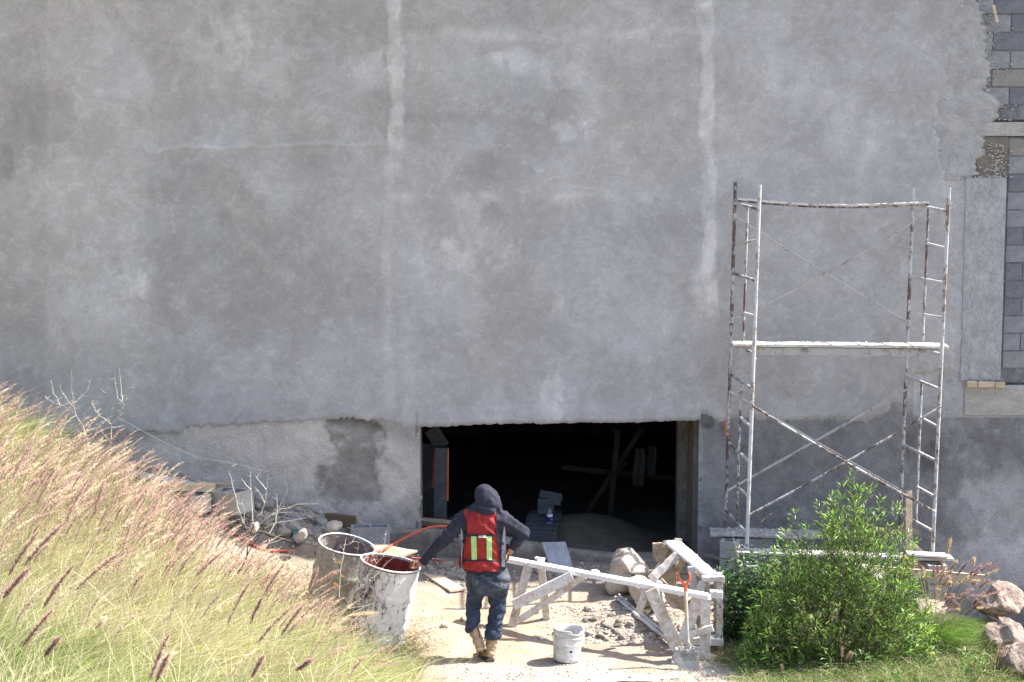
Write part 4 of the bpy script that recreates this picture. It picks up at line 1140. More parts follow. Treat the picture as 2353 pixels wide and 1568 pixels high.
W6('leg', 1790, 1155, 1775, 2660, yn-.03, yn-.03, 0.062, 0.05)
W6('leg', 1420, 1165, 1330, 1400, yn+.02, yn+.02, 0.07, 0.04)
W6('leg', 1470, 1165, 1600, 1440, yn+.06, yn+.06, 0.035, 0.04, 'white_wood')
W6('cross_piece', 1580, 2420, 1850, 2440, yn-.05, yn-.05, 0.06, 0.05)
W6('leg', 1155, 820, 1215, 1400, 15.6, 15.6, 0.075, 0.04)
W6('brace', 1290, 900, 1420, 1060, 15.45, 15.4, 0.07, 0.03, 'pale_wood')
W6('brace', 840, 560, 240, 1120, 16.2, 16.1, 0.085, 0.035)
W6('leg', 590, 330, 430, 720, 16.6, 16.6, 0.075, 0.04, 'old_wood')
W6('leg', 560, 640, 240, 1190, 16.66, 16.5, 0.07, 0.035)
W6('leg', 760, 640, 765, 1500, 16.5, 16.5, 0.052, 0.05, 'old_wood')
W6('leg', 830, 640, 825, 1000, 16.45, 16.45, 0.03, 0.04, 'white_top')
W6('brace', 985, 640, 840, 930, 16.3, 16.45, 0.06, 0.03, 'old_wood')
W6('end_board', 285, 470, 760, 455, 16.72, 16.72, 0.165, 0.03, 'old_wood')
W6('end_board', 340, 620, 760, 575, 16.70, 16.70, 0.10, 0.03, 'old_wood')
W6('end_block', 780, 245, 935, 255, 16.82, 16.82, 0.05, 0.04, 'pale_wood')
W6('side_board', 190, 1080, 770, 1060, 16.35, 16.35, 0.17, 0.02, 'old_wood')
timber(wide, 'ground_rail', PY(*C2(1350, 1250), 15.15), PY(*C2(1685, 1262), 15.2), 0.07, 0.05, 'white_wood')

for par_, p0_, p1_, w_, n_ in ((long_t, topA(15, 632), topA(1590, 923), .045, 150), (wide, (nl+nr)/2, (fl_+fr_)/2, .11, 190)):
    P_ = []; S_z = []
    for _ in range(n_):
        t = random.random(); P_.append(p0_+(p1_-p0_)*t+np.array([random.uniform(-w_, w_)*.7, random.uniform(-w_, w_)*.5, .024 if par_ is long_t else .003])); S_z.append(random.uniform(.004, .013))
    V_, F_ = scatter_rocks(P_, S_z, 9, 1)
    o = link('plaster_droppings', np_mesh('plaster_droppings', V_, F_, M['white_top']), par_); o['kind'] = 'stuff'
# boards and poles
a1 = PY(*C2(315, 508), 17.72); a2_ = PY(*C2(495, 505), 17.72); b1_ = PY(*C2(432, 880), 17.15); b2_ = PY(*C2(607, 880), 17.12)
mb = MB(); V = []
for k in range(7):
    t = k/6; l_ = a1+(b1_-a1)*t; r_ = a2_+(b2_-a2_)*t
    nrm = np.array([0, -.8, .55])*0.03
    for p_ in (l_, r_, r_-nrm, l_-nrm): V.append(p_)
F = [(4*i+k, 4*i+(k+1)%4, 4*i+4+(k+1)%4, 4*i+4+k) for i in range(6) for k in range(4)]+[(3, 2, 1, 0), (24, 25, 26, 27)]
tag(mb.add(V, F).build('leaning_board', M['grey_board'], None, bevel=.003), 'wide grey board leaning on the curb of the opening', 'board')
for k, (x0, y0, x1, y1) in enumerate(((870, 955, 1285, 1305), (895, 945, 1300, 1285))):
    p0 = onground(x0, y0); p1 = onground(x1, y1)
    p0[2] += .04; p1[2] += .05
    pts = [p0+(p1-p0)*t+np.array([0.006*math.sin(t*9+k), 0, 0.006*math.sin(t*14+k*2)]) for t in np.linspace(0, 1, 14)]
    for q_ in pts: q_[2] = max(q_[2], Ts(q_[0], q_[1])+0.018)
    tag(MB().tube(pts, [0.0185-0.003*math.sin(i*1.9) for i in range(14)], 8).build('limed_pole', M['scaf_white'], None, True), ('left one of two white-crusted poles lying in the rubble under the long trestle', 'right one of two white-crusted poles lying in the rubble under the long trestle')[k], 'pole')
C1 = lambda x, y: (689.3+.3041*x, 1091.4+.3041*y)
cs = [drop(*C1(x, y)) for x, y in ((925, 765), (1080, 790), (1250, 885), (1135, 900))]
for c in cs: c[2] += 0.035
mb = MB(); mb.add([*cs, *[c-np.array([0, 0, .02]) for c in cs]], [(3, 2, 1, 0), (4, 5, 6, 7), (0, 1, 5, 4), (1, 2, 6, 5), (2, 3, 7, 6), (3, 0, 4, 7)])
tag(mb.build('ground_board', M['pale_wood']), 'thin tan board lying on the ground between the drum and the man', 'board')
p0 = onground(1085, 1065); p1 = onground(1210, 985); p0[2] += .03; p1[2] += .05
tag(MB().bar(p0, p1, .07, .03, (0, 0, 1), .002, 3).build('wood_offcut', M['pale_wood'], None, bevel=.003), 'short pale wood offcut in the rubble under the long trestle', 'wood offcut')

# crushed clear bottle with red band
q = onground(900, 905)
cb = thing('crushed_bottle', 'crushed clear plastic bottle with a red band lying before the pale boulder', 'bottle', (q[0]+.03, q[1]+.05, q[2]+.075))
cb.rotation_euler = (R(10), R(62), R(25))
MB().lathe([(0, -.12), (.045, -.115), (.052, -.06), (.043, -.02), (.052, .02), (.05, .07), (.02, .12), (.014, .14)], 18, lambda r_, z_, a: (r_*(1+.15*math.sin(2*a+z_*18)), z_)).build('bottle_body', M['clear'], cb, True)
MB().lathe([(.054, .03), (.054, .06)], 18, lambda r_, z_, a: (r_*(1+.15*math.sin(2*a+z_*18)), z_)).build('red_band', M['red'], cb, True)
MB().lathe([(.016, .135), (.016, .155), (0, .156)], 12).build('cap', M['orange'], cb, True)

# ================================================================== SHOVEL
C5 = lambda x, y: (1504.9+.1649*x, 1292.4+.1649*y)
shv = thing('shovel', 'square-mouth shovel with an orange D-grip propped against the long trestle', 'shovel')
S = lambda x, y, Y: PY(*C5(x, y), Y)
Yb, Yt = 14.72, 14.83
gpt = S(426, 285, Yt); sk = S(436, 405, Yt-.003)
def ring(p0, mids): return [S(x, y, Yt) for x, y in mids]
arc = [(428, 330), (400, 295), (365, 262), (336, 215), (326, 170), (345, 152)]
MB().tube([S(x, y, Yt) for x, y in arc], [.014, .0125, .0115, .010, .0095, .0095], 9).build('grip_arm', M['orange'], shv, True)
arc = [(428, 330), (452, 292), (476, 255), (486, 210), (483, 170), (465, 152)]
MB().tube([S(x, y, Yt) for x, y in arc], [.014, .0125, .0115, .010, .0095, .0095], 9).build('grip_arm', M['orange'], shv, True)
MB().tube([S(345, 155, Yt), S(465, 158, Yt)], .0135, 10).build('grip', M['black_plastic'], shv, True)
MB().tube([S(427, 300, Yt), S(426, 340, Yt), S(427, 405, Yt-.002)], [.016, .0165, .0175], 10).build('grip_socket', M['orange'], shv, True)
MB().tube([S(428, 400, Yt), S(438, 640, Yt-.02), S(446, 880, Yt-.05)], .0165, 10).build('shaft', M['pole_wood'], shv, True)
MB().tube([S(445, 870, Yt-.05), S(450, 985, Yt-.07), S(458, 1120, Yb+.06), S(466, 1200, Yb+.03)], [.0185, .017, .018, .015], 10).build('blade_socket', M['steel'], shv, True)
V = []; F = []; nu, nv = 14, 16
for j in range(nv+1):
    v = j/nv
    for i in range(nu+1):
        u = i/nu*2-1
        x = 472 + u*(150-4*v); ytop = 1183 - 55*math.exp(-(u/.16)**2)
        y = ytop + (1493-ytop)*v - 6*u*v
        Y = Yb + .035*(1-v) - 0.022*abs(u)**2 + 0.018*math.exp(-(u/.13)**2)*(1-v)*-1
        V.append(S(x, y, Y))
for j in range(nv):
    for i in range(nu): q_ = j*(nu+1)+i; F.append((q_, q_+1, q_+nu+2, q_+nu+1))
nV = len(V); V += [p_+np.array([0, .004, 0]) for p_ in V]
F += [tuple(nV+k for k in reversed(f)) for f in F]
MB().add(V, F).build('blade', M['steel'], shv, True)
mb = MB(); mb.tube([S(325, 1178, Yb+.01), S(400, 1186, Yb+.02), S(440, 1165, Yb+.02), S(466, 1125, Yb+.02)], .005, 6)
mb.build('tread', M['scaf_grey'], shv, True)
mb = MB(); mb.tube([S(478, 1110, Yb+.02), S(500, 1150, Yb+.02), S(545, 1180, Yb+.02), S(628, 1186, Yb+.01)], .005, 6)
mb.build('tread', M['scaf_grey'], shv, True)
V_, F_ = scatter_rocks([S(random.uniform(345, 600), random.triangular(1195, 1390, 1240), Yb+.005) for _ in range(190)], [random.uniform(.004, .014) for _ in range(190)], 6, 1)
o = link('caked_cement', np_mesh('caked_cement', V_, F_, M['cmu_light']), shv); o['kind'] = 'stuff'

# ================================================================== HOSES, CORD, PIPES
def ground_tube(name, pix, r, mat, label, cat, lift=None, n=8, sub=6):
    P = []
    for i, p_ in enumerate(pix):
        if len(p_) == 3: P.append(PY(p_[0], p_[1], p_[2]))
        else:
            q_ = drop(*p_); q_[2] += r; P.append(q_)
    # smooth resample
    out = []
    for i in range(len(P)-1):
        p0 = P[max(i-1, 0)]; p1 = P[i]; p2 = P[i+1]; p3 = P[min(i+2, len(P)-1)]
        for k in range(sub):
            t = k/sub
            out.append(0.5*((2*p1)+(-p0+p2)*t+(2*p0-5*p1+4*p2-p3)*t*t+(-p0+3*p1-3*p2+p3)*t**3))
    out.append(P[-1])
    return tag(MB().tube(out, r, n).build(name, M[mat], None, True), label, cat)
ground_tube('orange_hose', [(430, 1188), (520, 1218), (600, 1265), (660, 1269), (727, 1273), (800, 1276, 16.2), (868, 1268, 16.6), (905, 1250, 17.2), (950, 1227, 17.75), (990, 1212, 17.9), (1040, 1210, 18.0), (1080, 1216, 18.4)], 0.0135, 'hose', 'orange hose arching from behind the drums up into the opening', 'hose')
ground_tube('dark_red_hose', [(862, 1269, 16.9), (900, 1277, 16.95), (960, 1283, 17.0), (1010, 1291), (1046, 1296)], 0.009, 'red_hose', 'thin dark red hose on the rubble behind the drum and the man', 'hose')
ground_tube('red_hose_inside', [(1420, 1272, 18.5), (1450, 1262, 18.9), (1490, 1256, 19.3), (1530, 1258, 19.6)], 0.012, 'red_hose', 'dark red hose on the floor just inside the opening', 'hose')
ground_tube('tan_cord', [(540, 1175), (630, 1186), (700, 1203, ), (560, 1180)][:1]+[(405, 1170), (470, 1190), (530, 1205), (600, 1226), (660, 1246), (728, 1256)], 0.009, 'cord', 'tan cord lying along the edge of the sandy path', 'cord') if False else ground_tube('tan_cord', [(400, 1168), (470, 1186), (530, 1204), (600, 1224), (660, 1245), (728, 1256)], 0.009, 'cord', 'tan cord lying along the edge of the sandy path', 'cord')
C9 = lambda x, y: (275.7+.1953*x, 1033.9+.1953*y)
ground_tube('teal_pipe', [(*C9(1870, 880), 17.75), (*C9(2060, 975), 17.3)], 0.024, 'teal', 'short teal pipe lying in the grey rubble beside the path', 'pipe')
for k, (y0, y1, c, lab) in enumerate(((1086, 1115, 'greysheet', 'topmost grey sheet of the stack lying by the wall'), (1090, 1118, 'bluepipe', 'dark blue sheet second in the stack by the wall'), (1097, 1121, 'teal', 'teal pipe below the sheets stacked by the wall'), (1103, 1125, 'teal', 'lower teal pipe of the stack by the wall'))):
    a = PY(300, y0, 17.55-.03*k); b = PY(455+6*k, y1, 17.75-.03*k)
    if c == 'teal': o = MB().tube([a, (a+b)/2+np.array([0, 0, -.01]), b], .020, 8).build('teal_pipe', M[c], None, True); tag(o, lab, 'pipe')
    else: o = MB().bar(a, b, .30, .014, (0, 0, 1), .004, 6).build('flat_sheet', M[c]); tag(o, lab, 'sheet')
a = PY(*C9(500, 420), 17.35); b = PY(*C9(1120, 450), 17.45)
tag(MB().bar(a, b, .10, .085, (0, 0, 1), .002, 5).build('timber_beam', M['pale_wood'], None, bevel=.004), 'front pale timber beam resting on the block left of the dead shrub', 'timber')
a = PY(*C9(900, 420), 17.75); b = PY(*C9(1310, 445), 17.8)
tag(MB().bar(a, b, .10, .09, (0, 0, 1), .002, 4).build('timber_beam', M['old_wood'], None, bevel=.004), 'rear brown timber beam behind the front pale timber beam', 'timber')
q = PY(*C9(870, 620), 17.35); put_block((q[0], q[1]+.05, q[2]-.09), (0, 0, R(-52)), 'hollow block with open cores under the pale timber beam')
q = PY(*C9(430, 600), 17.3); put_block((q[0], q[1]+.05, q[2]-.09), (0, 0, R(-50)), 'hollow block under the left end of the pale timber beam')
q = PY(*C9(1300, 690), 17.3); o = put_block((q[0], q[1]+.1, q[2]-.055), (R(4), R(-4), R(-38)), 'hollow block with pitted top beside the dead shrub'); o.scale = (1.15, 1.3, 1.25)
# things behind the drums
q = PY(*C1(530, 455), 17.55); o = put_block((q[0], q[1]+.05, q[2]-.12), (R(0), 0, R(6)), 'grey hollow block lying behind the two drums', True); o.scale = (1.1, 1, 1.1)
o = MB().bar(PY(*C1(190, 330), 17.8), PY(*C1(420, 355), 17.75), .05, .13, (0, 0, 1), .004, 4).build('dark_timber', M['stem'], None, bevel=.004); tag(o, 'dark brown timber offcut behind the pale stone by the drums', 'timber')
o = MB().bar(PY(*C1(520, 545), 17.05), PY(*C1(830, 600), 16.8), .30, .02, (0, 0, 1), .004, 4).build('weathered_board', M['old_wood']); tag(o, 'weathered grey brown board lying behind the spattered drum', 'board')
# dry blade of a palm leaf by the rear drum
# wires on the wall side
tag(MB().tube([PY(x, y, 17.4) for x, y in ((278, 963), (330, 992), (400, 1028), (450, 1050))], .0035, 5).build('thin_wire', M['wire'], None, True), 'thin pale wire slanting down from the upper dead shrub in front of the wall', 'wire')
tag(MB().tube([PY(x, y, 16.6) for x, y in ((450, 1050), (470, 1054), (545, 1067), (617, 1085))], .0012, 4).build('fine_thread', M['wire'], None, True), 'fine thread running to the tips of the lower dead shrub', 'thread')

# slurry puddle
pc = drop(1440, 1562); pc2 = drop(1430, 1558)
V = []; F = []; n = 48
cx, cy = drop(1437, 1559)[:2]
for k in range(n):
    a = 2*math.pi*k/n; rr_ = 1+.22*math.sin(2*a+1)+.14*math.sin(5*a)+.06*math.sin(9*a+2)
    V.append((cx+.40*rr_*math.cos(a), cy+.13*rr_*math.sin(a), 0))
zz = np.mean([Ts(v[0], v[1]) for v in V])+0.006
V = [(v[0], v[1], zz) for v in V]+[(cx, cy, zz+.002)]
F = [(k, (k+1) % n, n) for k in range(n)]
o = tag(MB().add(V, F).build('slurry_puddle', M['puddle'], None, True, auto=False), 'pale cement slurry puddle on the ground near the shovel', 'puddle')

# ================================================================== ROCKS
def rock(name, px_, py_, Y, size, mat, label, cat='rock', seed=1, sub=4, rough=.22, rot=0.0, group=None, cuts=7, zoff=0.0):
    V, F = rock_arr(seed, sub, rough, cuts if size[0] < .15 else 12)
    me = np_mesh(name, V*np.array(size), F, M[mat], size[0] < .15)
    c = PY(px_, py_, Y) if Y else drop(px_, py_)
    if Y and size[0] > .9:
        for Yt_ in np.arange(13.6, 18.0, .02):
            c = PY(px_, py_, Yt_)
            if c[2]-Ts(c[0], c[1]) < size[2]*.55: break
    o = link(name, me, None, (c[0], c[1], c[2]+zoff)); o.rotation_euler = (0, 0, rot)
    return tag(o, label, cat, group)
# pale slab boulder: outline extruded into a rounded mass
def slab(name, outline, Yc, depth, mat, label, seed):
    """solid boulder: rounded front profile, real depth"""
    pts = [PY(*C2(x, y), Yc) for x, y in outline]; cen = np.mean(pts, 0); V = []; F = []
    n = 64
    ang = np.array([math.atan2(p_[2]-cen[2], p_[0]-cen[0]) for p_ in pts]); rad = np.array([math.hypot(p_[2]-cen[2], p_[0]-cen[0]) for p_ in pts])
    o_ = np.argsort(ang); ang = ang[o_]; rad = rad[o_]
    aa = np.linspace(-math.pi, math.pi, n, endpoint=False)
    rr_ = np.interp(aa, np.concatenate([ang-2*math.pi, ang, ang+2*math.pi]), np.tile(rad, 3))
    for _ in range(3): rr_ = (rr_+.5*np.roll(rr_, 1)+.5*np.roll(rr_, -1))/2
    layers = 19
    for L in range(layers):
        f = -1+2*L/(layers-1); k = (1-abs(f)**5)**.35 if abs(f) < 1 else 0.0
        k = max(k, .02)
        for i in range(n):
            nn = 1+.09*(float(vnoise(math.cos(aa[i])*3+seed+f*2, math.sin(aa[i])*3+f*3, seed))-.5)*2+.05*(float(vnoise(math.cos(aa[i])*9+seed+f*7, math.sin(aa[i])*9+f*8, seed))-.5)*2
            V.append((cen[0]+rr_[i]*math.cos(aa[i])*k*nn, cen[1]+depth*f+0.03*math.sin(aa[i]*3+f*2), cen[2]+rr_[i]*math.sin(aa[i])*k*nn))
    for L in range(layers-1):
        for i in range(n):
            a_ = L*n+i; b_ = L*n+(i+1) % n; F.append((a_, b_, b_+n, a_+n))
    F.append(tuple(range(n-1, -1, -1))); F.append(tuple((layers-1)*n+i for i in range(n)))
    return tag(MB().add(V, F).build(name, M[mat], None, True, auto=False), label, 'boulder')
slab('boulder', [(800, 860), (830, 720), (890, 600), (925, 560), (985, 565), (1040, 620), (1110, 700), (1125, 745), (1115, 830), (960, 870)], 16.75, .20, 'rock', 'tall pale pointed boulder standing in front of the curb', 3)
slab('boulder', [(985, 880), (975, 800), (1050, 785), (1130, 800), (1220, 880), (1240, 960), (1150, 985), (1060, 975), (1010, 930)], 16.3, .2, 'rock', 'lower pale boulder wedged behind the long trestle', 8)
slab('boulder', [(1250, 930), (1290, 885), (1380, 870), (1450, 900), (1440, 960), (1330, 985)], 15.8, .16, 'rock', 'flat pale rock between the two trestles', 12)
rock('boulder', 2292, 1388, 15.6, (.27, .24, .21), 'rock_brown', 'largest brown boulder behind the purple grass on the right', 'boulder', 21, 4, .3)
rock('boulder', 2308, 1462, 15.0, (.20, .2, .16), 'rock_brown', 'middle brown boulder below the largest one at the right edge', 'boulder', 22, 4, .3)
rock('boulder', 2352, 1528, 14.6, (.24, .2, .24), 'rock_brown', 'lowest brown boulder cut by the right edge of the photo', 'boulder', 23, 4, .3)
rock('boulder', 2128, 1400, 16.0, (.20, .2, .18), 'rock_brown', 'pale boulder half hidden between the bush and the purple grass', 'boulder', 24, 4, .25)
rock('rock', 2000, 1330, 16.2, (.2, .2, .2), 'rock', 'pale rock behind the upper part of the green bush', 'rock', 29, 3, .25)
rock('rock', *C1(262, 395), 17.5, (.11, .1, .075), 'rock', 'pale squarish stone just behind the rear drum', 'rock', 25, 3, .15)
rock('rock', *C9(1590, 920), 17.05, (.065, .06, .06), 'rock', 'white stone at the foot of the lower dead shrub', 'rock', 26, 3, .2)
rock('rock', *C9(2150, 990), 17.0, (.075, .07, .07), 'rock_grey', 'pale grey stone by the end of the short teal pipe', 'rock', 27, 3, .2)
rock('rock', *C1(1095, 1150), None, (.042, .04, .03), 'rock', 'whitish stone on the sand left of the man', 'rock', 30, 3, .15, zoff=.015)
rock('rock', *C1(1222, 1105), None, (.022, .022, .030), 'rock_brown', 'small reddish stone beside the left leg of the man', 'rock', 31, 3, .15, zoff=.015)
rock('rock', *C2(275, 1040), None, (.06, .05, .045), 'rock', 'rounded pale stone between the left legs of the long trestle', 'rock', 32, 3, .1, zoff=.02)
rock('rock', 1728, 1462, None, (.08, .06, .06), 'rock_brown', 'brown stone in the weeds left of the green bush', 'rock', 33, 3, .2, zoff=.02)
rock('rock', 1625, 1482, 15.3, (.05, .05, .05), 'rock_brown', 'dark stone behind the feet of the wide trestle', 'rock', 34, 3, .2)
rock('rock', 1708, 1510, None, (.07, .05, .05), 'rock_grey', 'grey stone at the edge of the weeds right of the shovel', 'rock', 35, 3, .2, zoff=.01)
# rubble heaps of individually placed stones
rmesh = {}
for mt in ('rock', 'rock_grey', 'rock_brown'):
    for i in range(6):
        V, F = rock_arr(500+i, 2, .28, 7)
        rmesh[mt, i] = np_mesh('rubble_stone', V, F, M[mt], False)
nR = 0
def heap(n, fx, fy, smin, smax, mats, label, group, seed, lift=.25):
    global nR
    r = random.Random(seed)
    for k in range(n):
        px_, py_ = fx(r), fy(r)
        if callable(py_): py_ = py_(px_)
        p_ = drop(px_, py_)
        s = smin+(smax-smin)*r.random()**2.2
        o = link('rubble_stone', rmesh[r.choice(mats), r.randrange(6)], None, (p_[0], p_[1], p_[2]+s*lift))
        o.scale = (s, s*r.uniform(.6, 1), s*r.uniform(.5, .85)); o.rotation_euler = (r.uniform(-.5, .5), r.uniform(-.5, .5), r.uniform(0, 6.3))
        tag(o, label, 'stone', group); nR += 1
heap(58, lambda r: r.gauss(1465, 85), lambda r: r.uniform(1385, 1480), .012, .052, ['rock', 'rock', 'rock', 'rock_brown'], 'broken pale stone in the rubble heap under the long trestle', 'rubble under the long trestle', 1)
heap(24, lambda r: r.uniform(1330, 1430), lambda r: r.uniform(1425, 1465), .022, .070, ['rock', 'rock_grey'], 'pale mortar lump in the row behind the bucket', 'mortar lumps behind the bucket', 2)
heap(42, lambda r: r.uniform(880, 1070), lambda r: (lambda x: 1252+ (x-880)*.30 + r.uniform(0, 45)), .02, .085, ['rock_grey', 'rock', 'rock_grey'], 'grey stone in the shaded rubble along the curb left of the man', 'shaded rubble by the curb', 3)
heap(80, lambda r: r.uniform(400, 860), lambda r: (lambda x: 1172 + (x-400)*.20 + r.uniform(-62, 8)), .02, .10, ['rock_grey', 'rock_grey', 'rock'], 'grey stone in the shaded rubble at the foot of the wall', 'shaded rubble at the wall foot', 4)
heap(20, lambda r: r.uniform(1190, 1340), lambda r: r.uniform(1300, 1335), .02, .07, ['rock_grey', 'rock'], 'stone in the shade between the man and the pale boulder', 'stones in front of the curb', 5)
heap(20, lambda r: r.uniform(560, 745), lambda r: (lambda x: 1196 + (x-560)*.26 + r.uniform(-12, 14)), .05, .12, ['rock_grey', 'rock'], 'larger broken lump in the shaded bank behind the rear drum', 'broken lumps behind the rear drum', 16)
heap(22, lambda r: r.uniform(1590, 1720), lambda r: r.uniform(1425, 1480), .012, .05, ['rock', 'rock_brown'], 'small stone behind the feet of the wide trestle', 'stones behind the wide trestle', 6)
heap(28, lambda r: r.uniform(960, 1560), lambda r: r.uniform(1370, 1560), .008, .022, ['rock', 'rock_grey', 'rock_brown'], 'pebble scattered on the open sandy ground', 'pebbles on the sand', 7, .1)
# gravel and crumbs: uncountable
pos = []; sz = []
r = random.Random(12)
def gr(n, fx, fy, s0, s1):
    A_ = [fx() for _ in range(n)]; B_ = [fy(a_) for a_ in A_]
    D_ = drops(A_, B_)
    for p_ in D_: pos.append((p_[0], p_[1], p_[2]+.002)); sz.append(r.uniform(s0, s1))
gyy = lambda lo, hi: (lambda x: r.uniform(lo, hi))
gr(1500, lambda: r.uniform(930, 1720), gyy(1340, 1566), .003, .010)
gr(1500, lambda: r.gauss(1450, 90), gyy(1390, 1480), .006, .024)
gr(700, lambda: r.uniform(1000, 1700), gyy(1525, 1568), .004, .016)
gr(3400, lambda: r.uniform(380, 900), (lambda x: 1165+(x-380)*.21+r.uniform(-70, 14)), .005, .026)
gr(1100, lambda: r.uniform(860, 1110), (lambda x: 1250+(x-860)*.28+r.uniform(-6, 55)), .005, .024)
gr(500, lambda: r.uniform(1180, 1500), gyy(1298, 1350), .004, .018)
gr(700, lambda: r.uniform(430, 740), (lambda x: 1200+(x-430)*.24+r.uniform(0, 60)), .003, .008)
gr(500, lambda: r.uniform(1590, 1750), gyy(1430, 1560), .004, .016)
pos = np.array(pos); sz = np.array(sz)
h = len(pos)//2; pm = np.random.default_rng(3).permutation(len(pos))
for k, (mt, lab) in enumerate((('rock', 'pale gravel and crumbs strewn over the yard'), ('rock_grey', 'grey gravel and grit strewn over the yard'))):
    ii = pm[:h] if k == 0 else pm[h:]
    V_, F_ = scatter_rocks(pos[ii], sz[ii], 20+k, 1)
    o = link('gravel', np_mesh('gravel', V_, F_, M[mt], False)); tag(o, lab, 'gravel'); o['kind'] = 'stuff'

# ================================================================== SIGNED-DISTANCE MODELLING FOR THE FIGURE
class Field:
    def __init__(s, lo, hi, h):
        s.lo = np.array(lo, float); s.h = h
        s.n = np.ceil((np.array(hi)-s.lo)/h).astype(int)+1
        s.F = np.full(s.n, 0.5, np.float32)
    def _sub(s, lo, hi):
        a = np.clip(np.floor((np.array(lo)-s.lo)/s.h).astype(int), 0, s.n-1); b = np.clip(np.ceil((np.array(hi)-s.lo)/s.h).astype(int)+1, 1, s.n)
        sl = tuple(slice(i, j) for i, j in zip(a, b))
        g = [s.lo[k]+s.h*np.arange(a[k], b[k]) for k in range(3)]
        return sl, np.stack(np.meshgrid(*g, indexing='ij'), -1)
    def cap(s, a, b, ra, rb, k=.03, sc=(1, 1, 1)):
        """tapered capsule, optionally squashed by sc, smooth-united"""
        a = np.array(a, float); b = np.array(b, float); sc = np.array(sc, float)
        R_ = max(ra, rb)*max(1, sc.max())+k+3*s.h
        sl, P = s._sub(np.minimum(a, b)-R_, np.maximum(a, b)+R_)
        Q = (P-a)/sc; D = (b-a)/sc; L = D@D
        t = np.clip((Q@D)/max(L, 1e-9), 0, 1)
        d = (np.linalg.norm(Q-t[..., None]*D, axis=-1)-(ra+(rb-ra)*t))*sc.min()
        f = s.F[sl]
        hh = np.clip(.5+.5*(f-d)/k, 0, 1)
        s.F[sl] = f*(1-hh)+d*hh-k*hh*(1-hh)
        return s
    def cut(s, fn):
        g = [s.lo[k]+s.h*np.arange(s.n[k]) for k in range(3)]
        P = np.stack(np.meshgrid(*g, indexing='ij'), -1); s.F = np.maximum(s.F, fn(P).astype(np.float32)); return s
    def wrinkle(s, amp, fr, seed=0):
        g = [s.lo[k]+s.h*np.arange(s.n[k]) for k in range(3)]
        X, Y, Z = np.meshgrid(*g, indexing='ij')
        w = np.sin(fr*X*1.1+3*np.sin(fr*.35*Z+seed)+seed)*np.sin(fr*.8*Z+2.2*np.sin(fr*.4*X+seed*2)+fr*.5*Y)+.6*np.sin(fr*1.9*Z+fr*1.2*X+2*np.sin(fr*.7*Y+seed))
        s.F = s.F+(amp*w).astype(np.float32)*np.exp(-(s.F/.03)**2); return s
    def mesh(s):
        F = s.F; ins = F < 0
        nx, ny, nz = [k-1 for k in F.shape]
        c = sum(ins[i:nx+i, j:ny+j, k:nz+k].astype(np.int8) for i in (0, 1) for j in (0, 1) for k in (0, 1))
        act = (c > 0) & (c < 8); idx = -np.ones(act.shape, np.int64); I = np.argwhere(act); idx[act] = np.arange(len(I))
        acc = np.zeros((len(I), 3)); cnt = np.zeros(len(I))
        cor = [(i, j, k) for i in (0, 1) for j in (0, 1) for k in (0, 1)]
        val = {q: F[I[:, 0]+q[0], I[:, 1]+q[1], I[:, 2]+q[2]] for q in cor}
        for a_ in cor:
            for ax in range(3):
                if a_[ax] == 0:
                    b_ = list(a_); b_[ax] = 1; b_ = tuple(b_)
                    va, vb = val[a_], val[b_]; m_ = (va < 0) != (vb < 0)
                    t = np.where(m_, va/np.where(np.abs(va-vb) < 1e-9, 1e-9, va-vb), 0)
                    p_ = np.array(a_, float)+np.zeros((len(I), 3)); p_[:, ax] = t
                    acc += p_*m_[:, None]; cnt += m_
        V = s.lo+s.h*(I+acc/np.maximum(cnt, 1)[:, None])
        Fs = []
        for ax in range(3):
            o1, o2 = [(1, 2), (2, 0), (0, 1)][ax]
            sl0 = [slice(None)]*3; sl1 = [slice(None)]*3; sl0[ax] = slice(0, F.shape[ax]-1); sl1[ax] = slice(1, None)
            a_ = ins[tuple(sl0)]; b_ = ins[tuple(sl1)]
            for sgn in (0, 1):
                m_ = (a_ & ~b_) if sgn == 0 else (~a_ & b_)
                E = np.argwhere(m_); E = E[(E[:, o1] > 0) & (E[:, o2] > 0) & (E[:, o1] < F.shape[o1]-1) & (E[:, o2] < F.shape[o2]-1)]
                if not len(E): continue
                def cid(d1, d2):
                    Q = E.copy(); Q[:, o1] += d1; Q[:, o2] += d2; return idx[Q[:, 0], Q[:, 1], Q[:, 2]]
                q_ = np.stack([cid(-1, -1), cid(0, -1), cid(0, 0), cid(-1, 0)], 1)
                if sgn: q_ = q_[:, ::-1]
                Fs.append(q_[(q_ >= 0).all(1)])
        return V, np.concatenate(Fs)
    def back(s, x, z):
        """nearest surface towards the camera at (x, z)"""
        i = int(round((x-s.lo[0])/s.h)); k = int(round((z-s.lo[2])/s.h))
        i = min(max(i, 0), s.n[0]-1); k = min(max(k, 0), s.n[2]-1)
        col = s.F[i, :, k]; j = np.argmax(col < 0)
        if not (col < 0).any(): return None
        f0, f1 = col[j-1], col[j]
        return s.lo[1]+s.h*(j-1+f0/(f0-f1))
def relax(V, F, it=3, lam=.5):
    e = np.concatenate([F[:, [0, 1]], F[:, [1, 2]], F[:, [2, 3]], F[:, [3, 0]]]); e = np.concatenate([e, e[:, ::-1]])
    for _ in range(it):
        S_ = np.zeros_like(V); n_ = np.zeros(len(V)); np.add.at(S_, e[:, 0], V[e[:, 1]]); np.add.at(n_, e[:, 0], 1)
        V = V+lam*(S_/np.maximum(n_, 1)[:, None]-V)
    return V

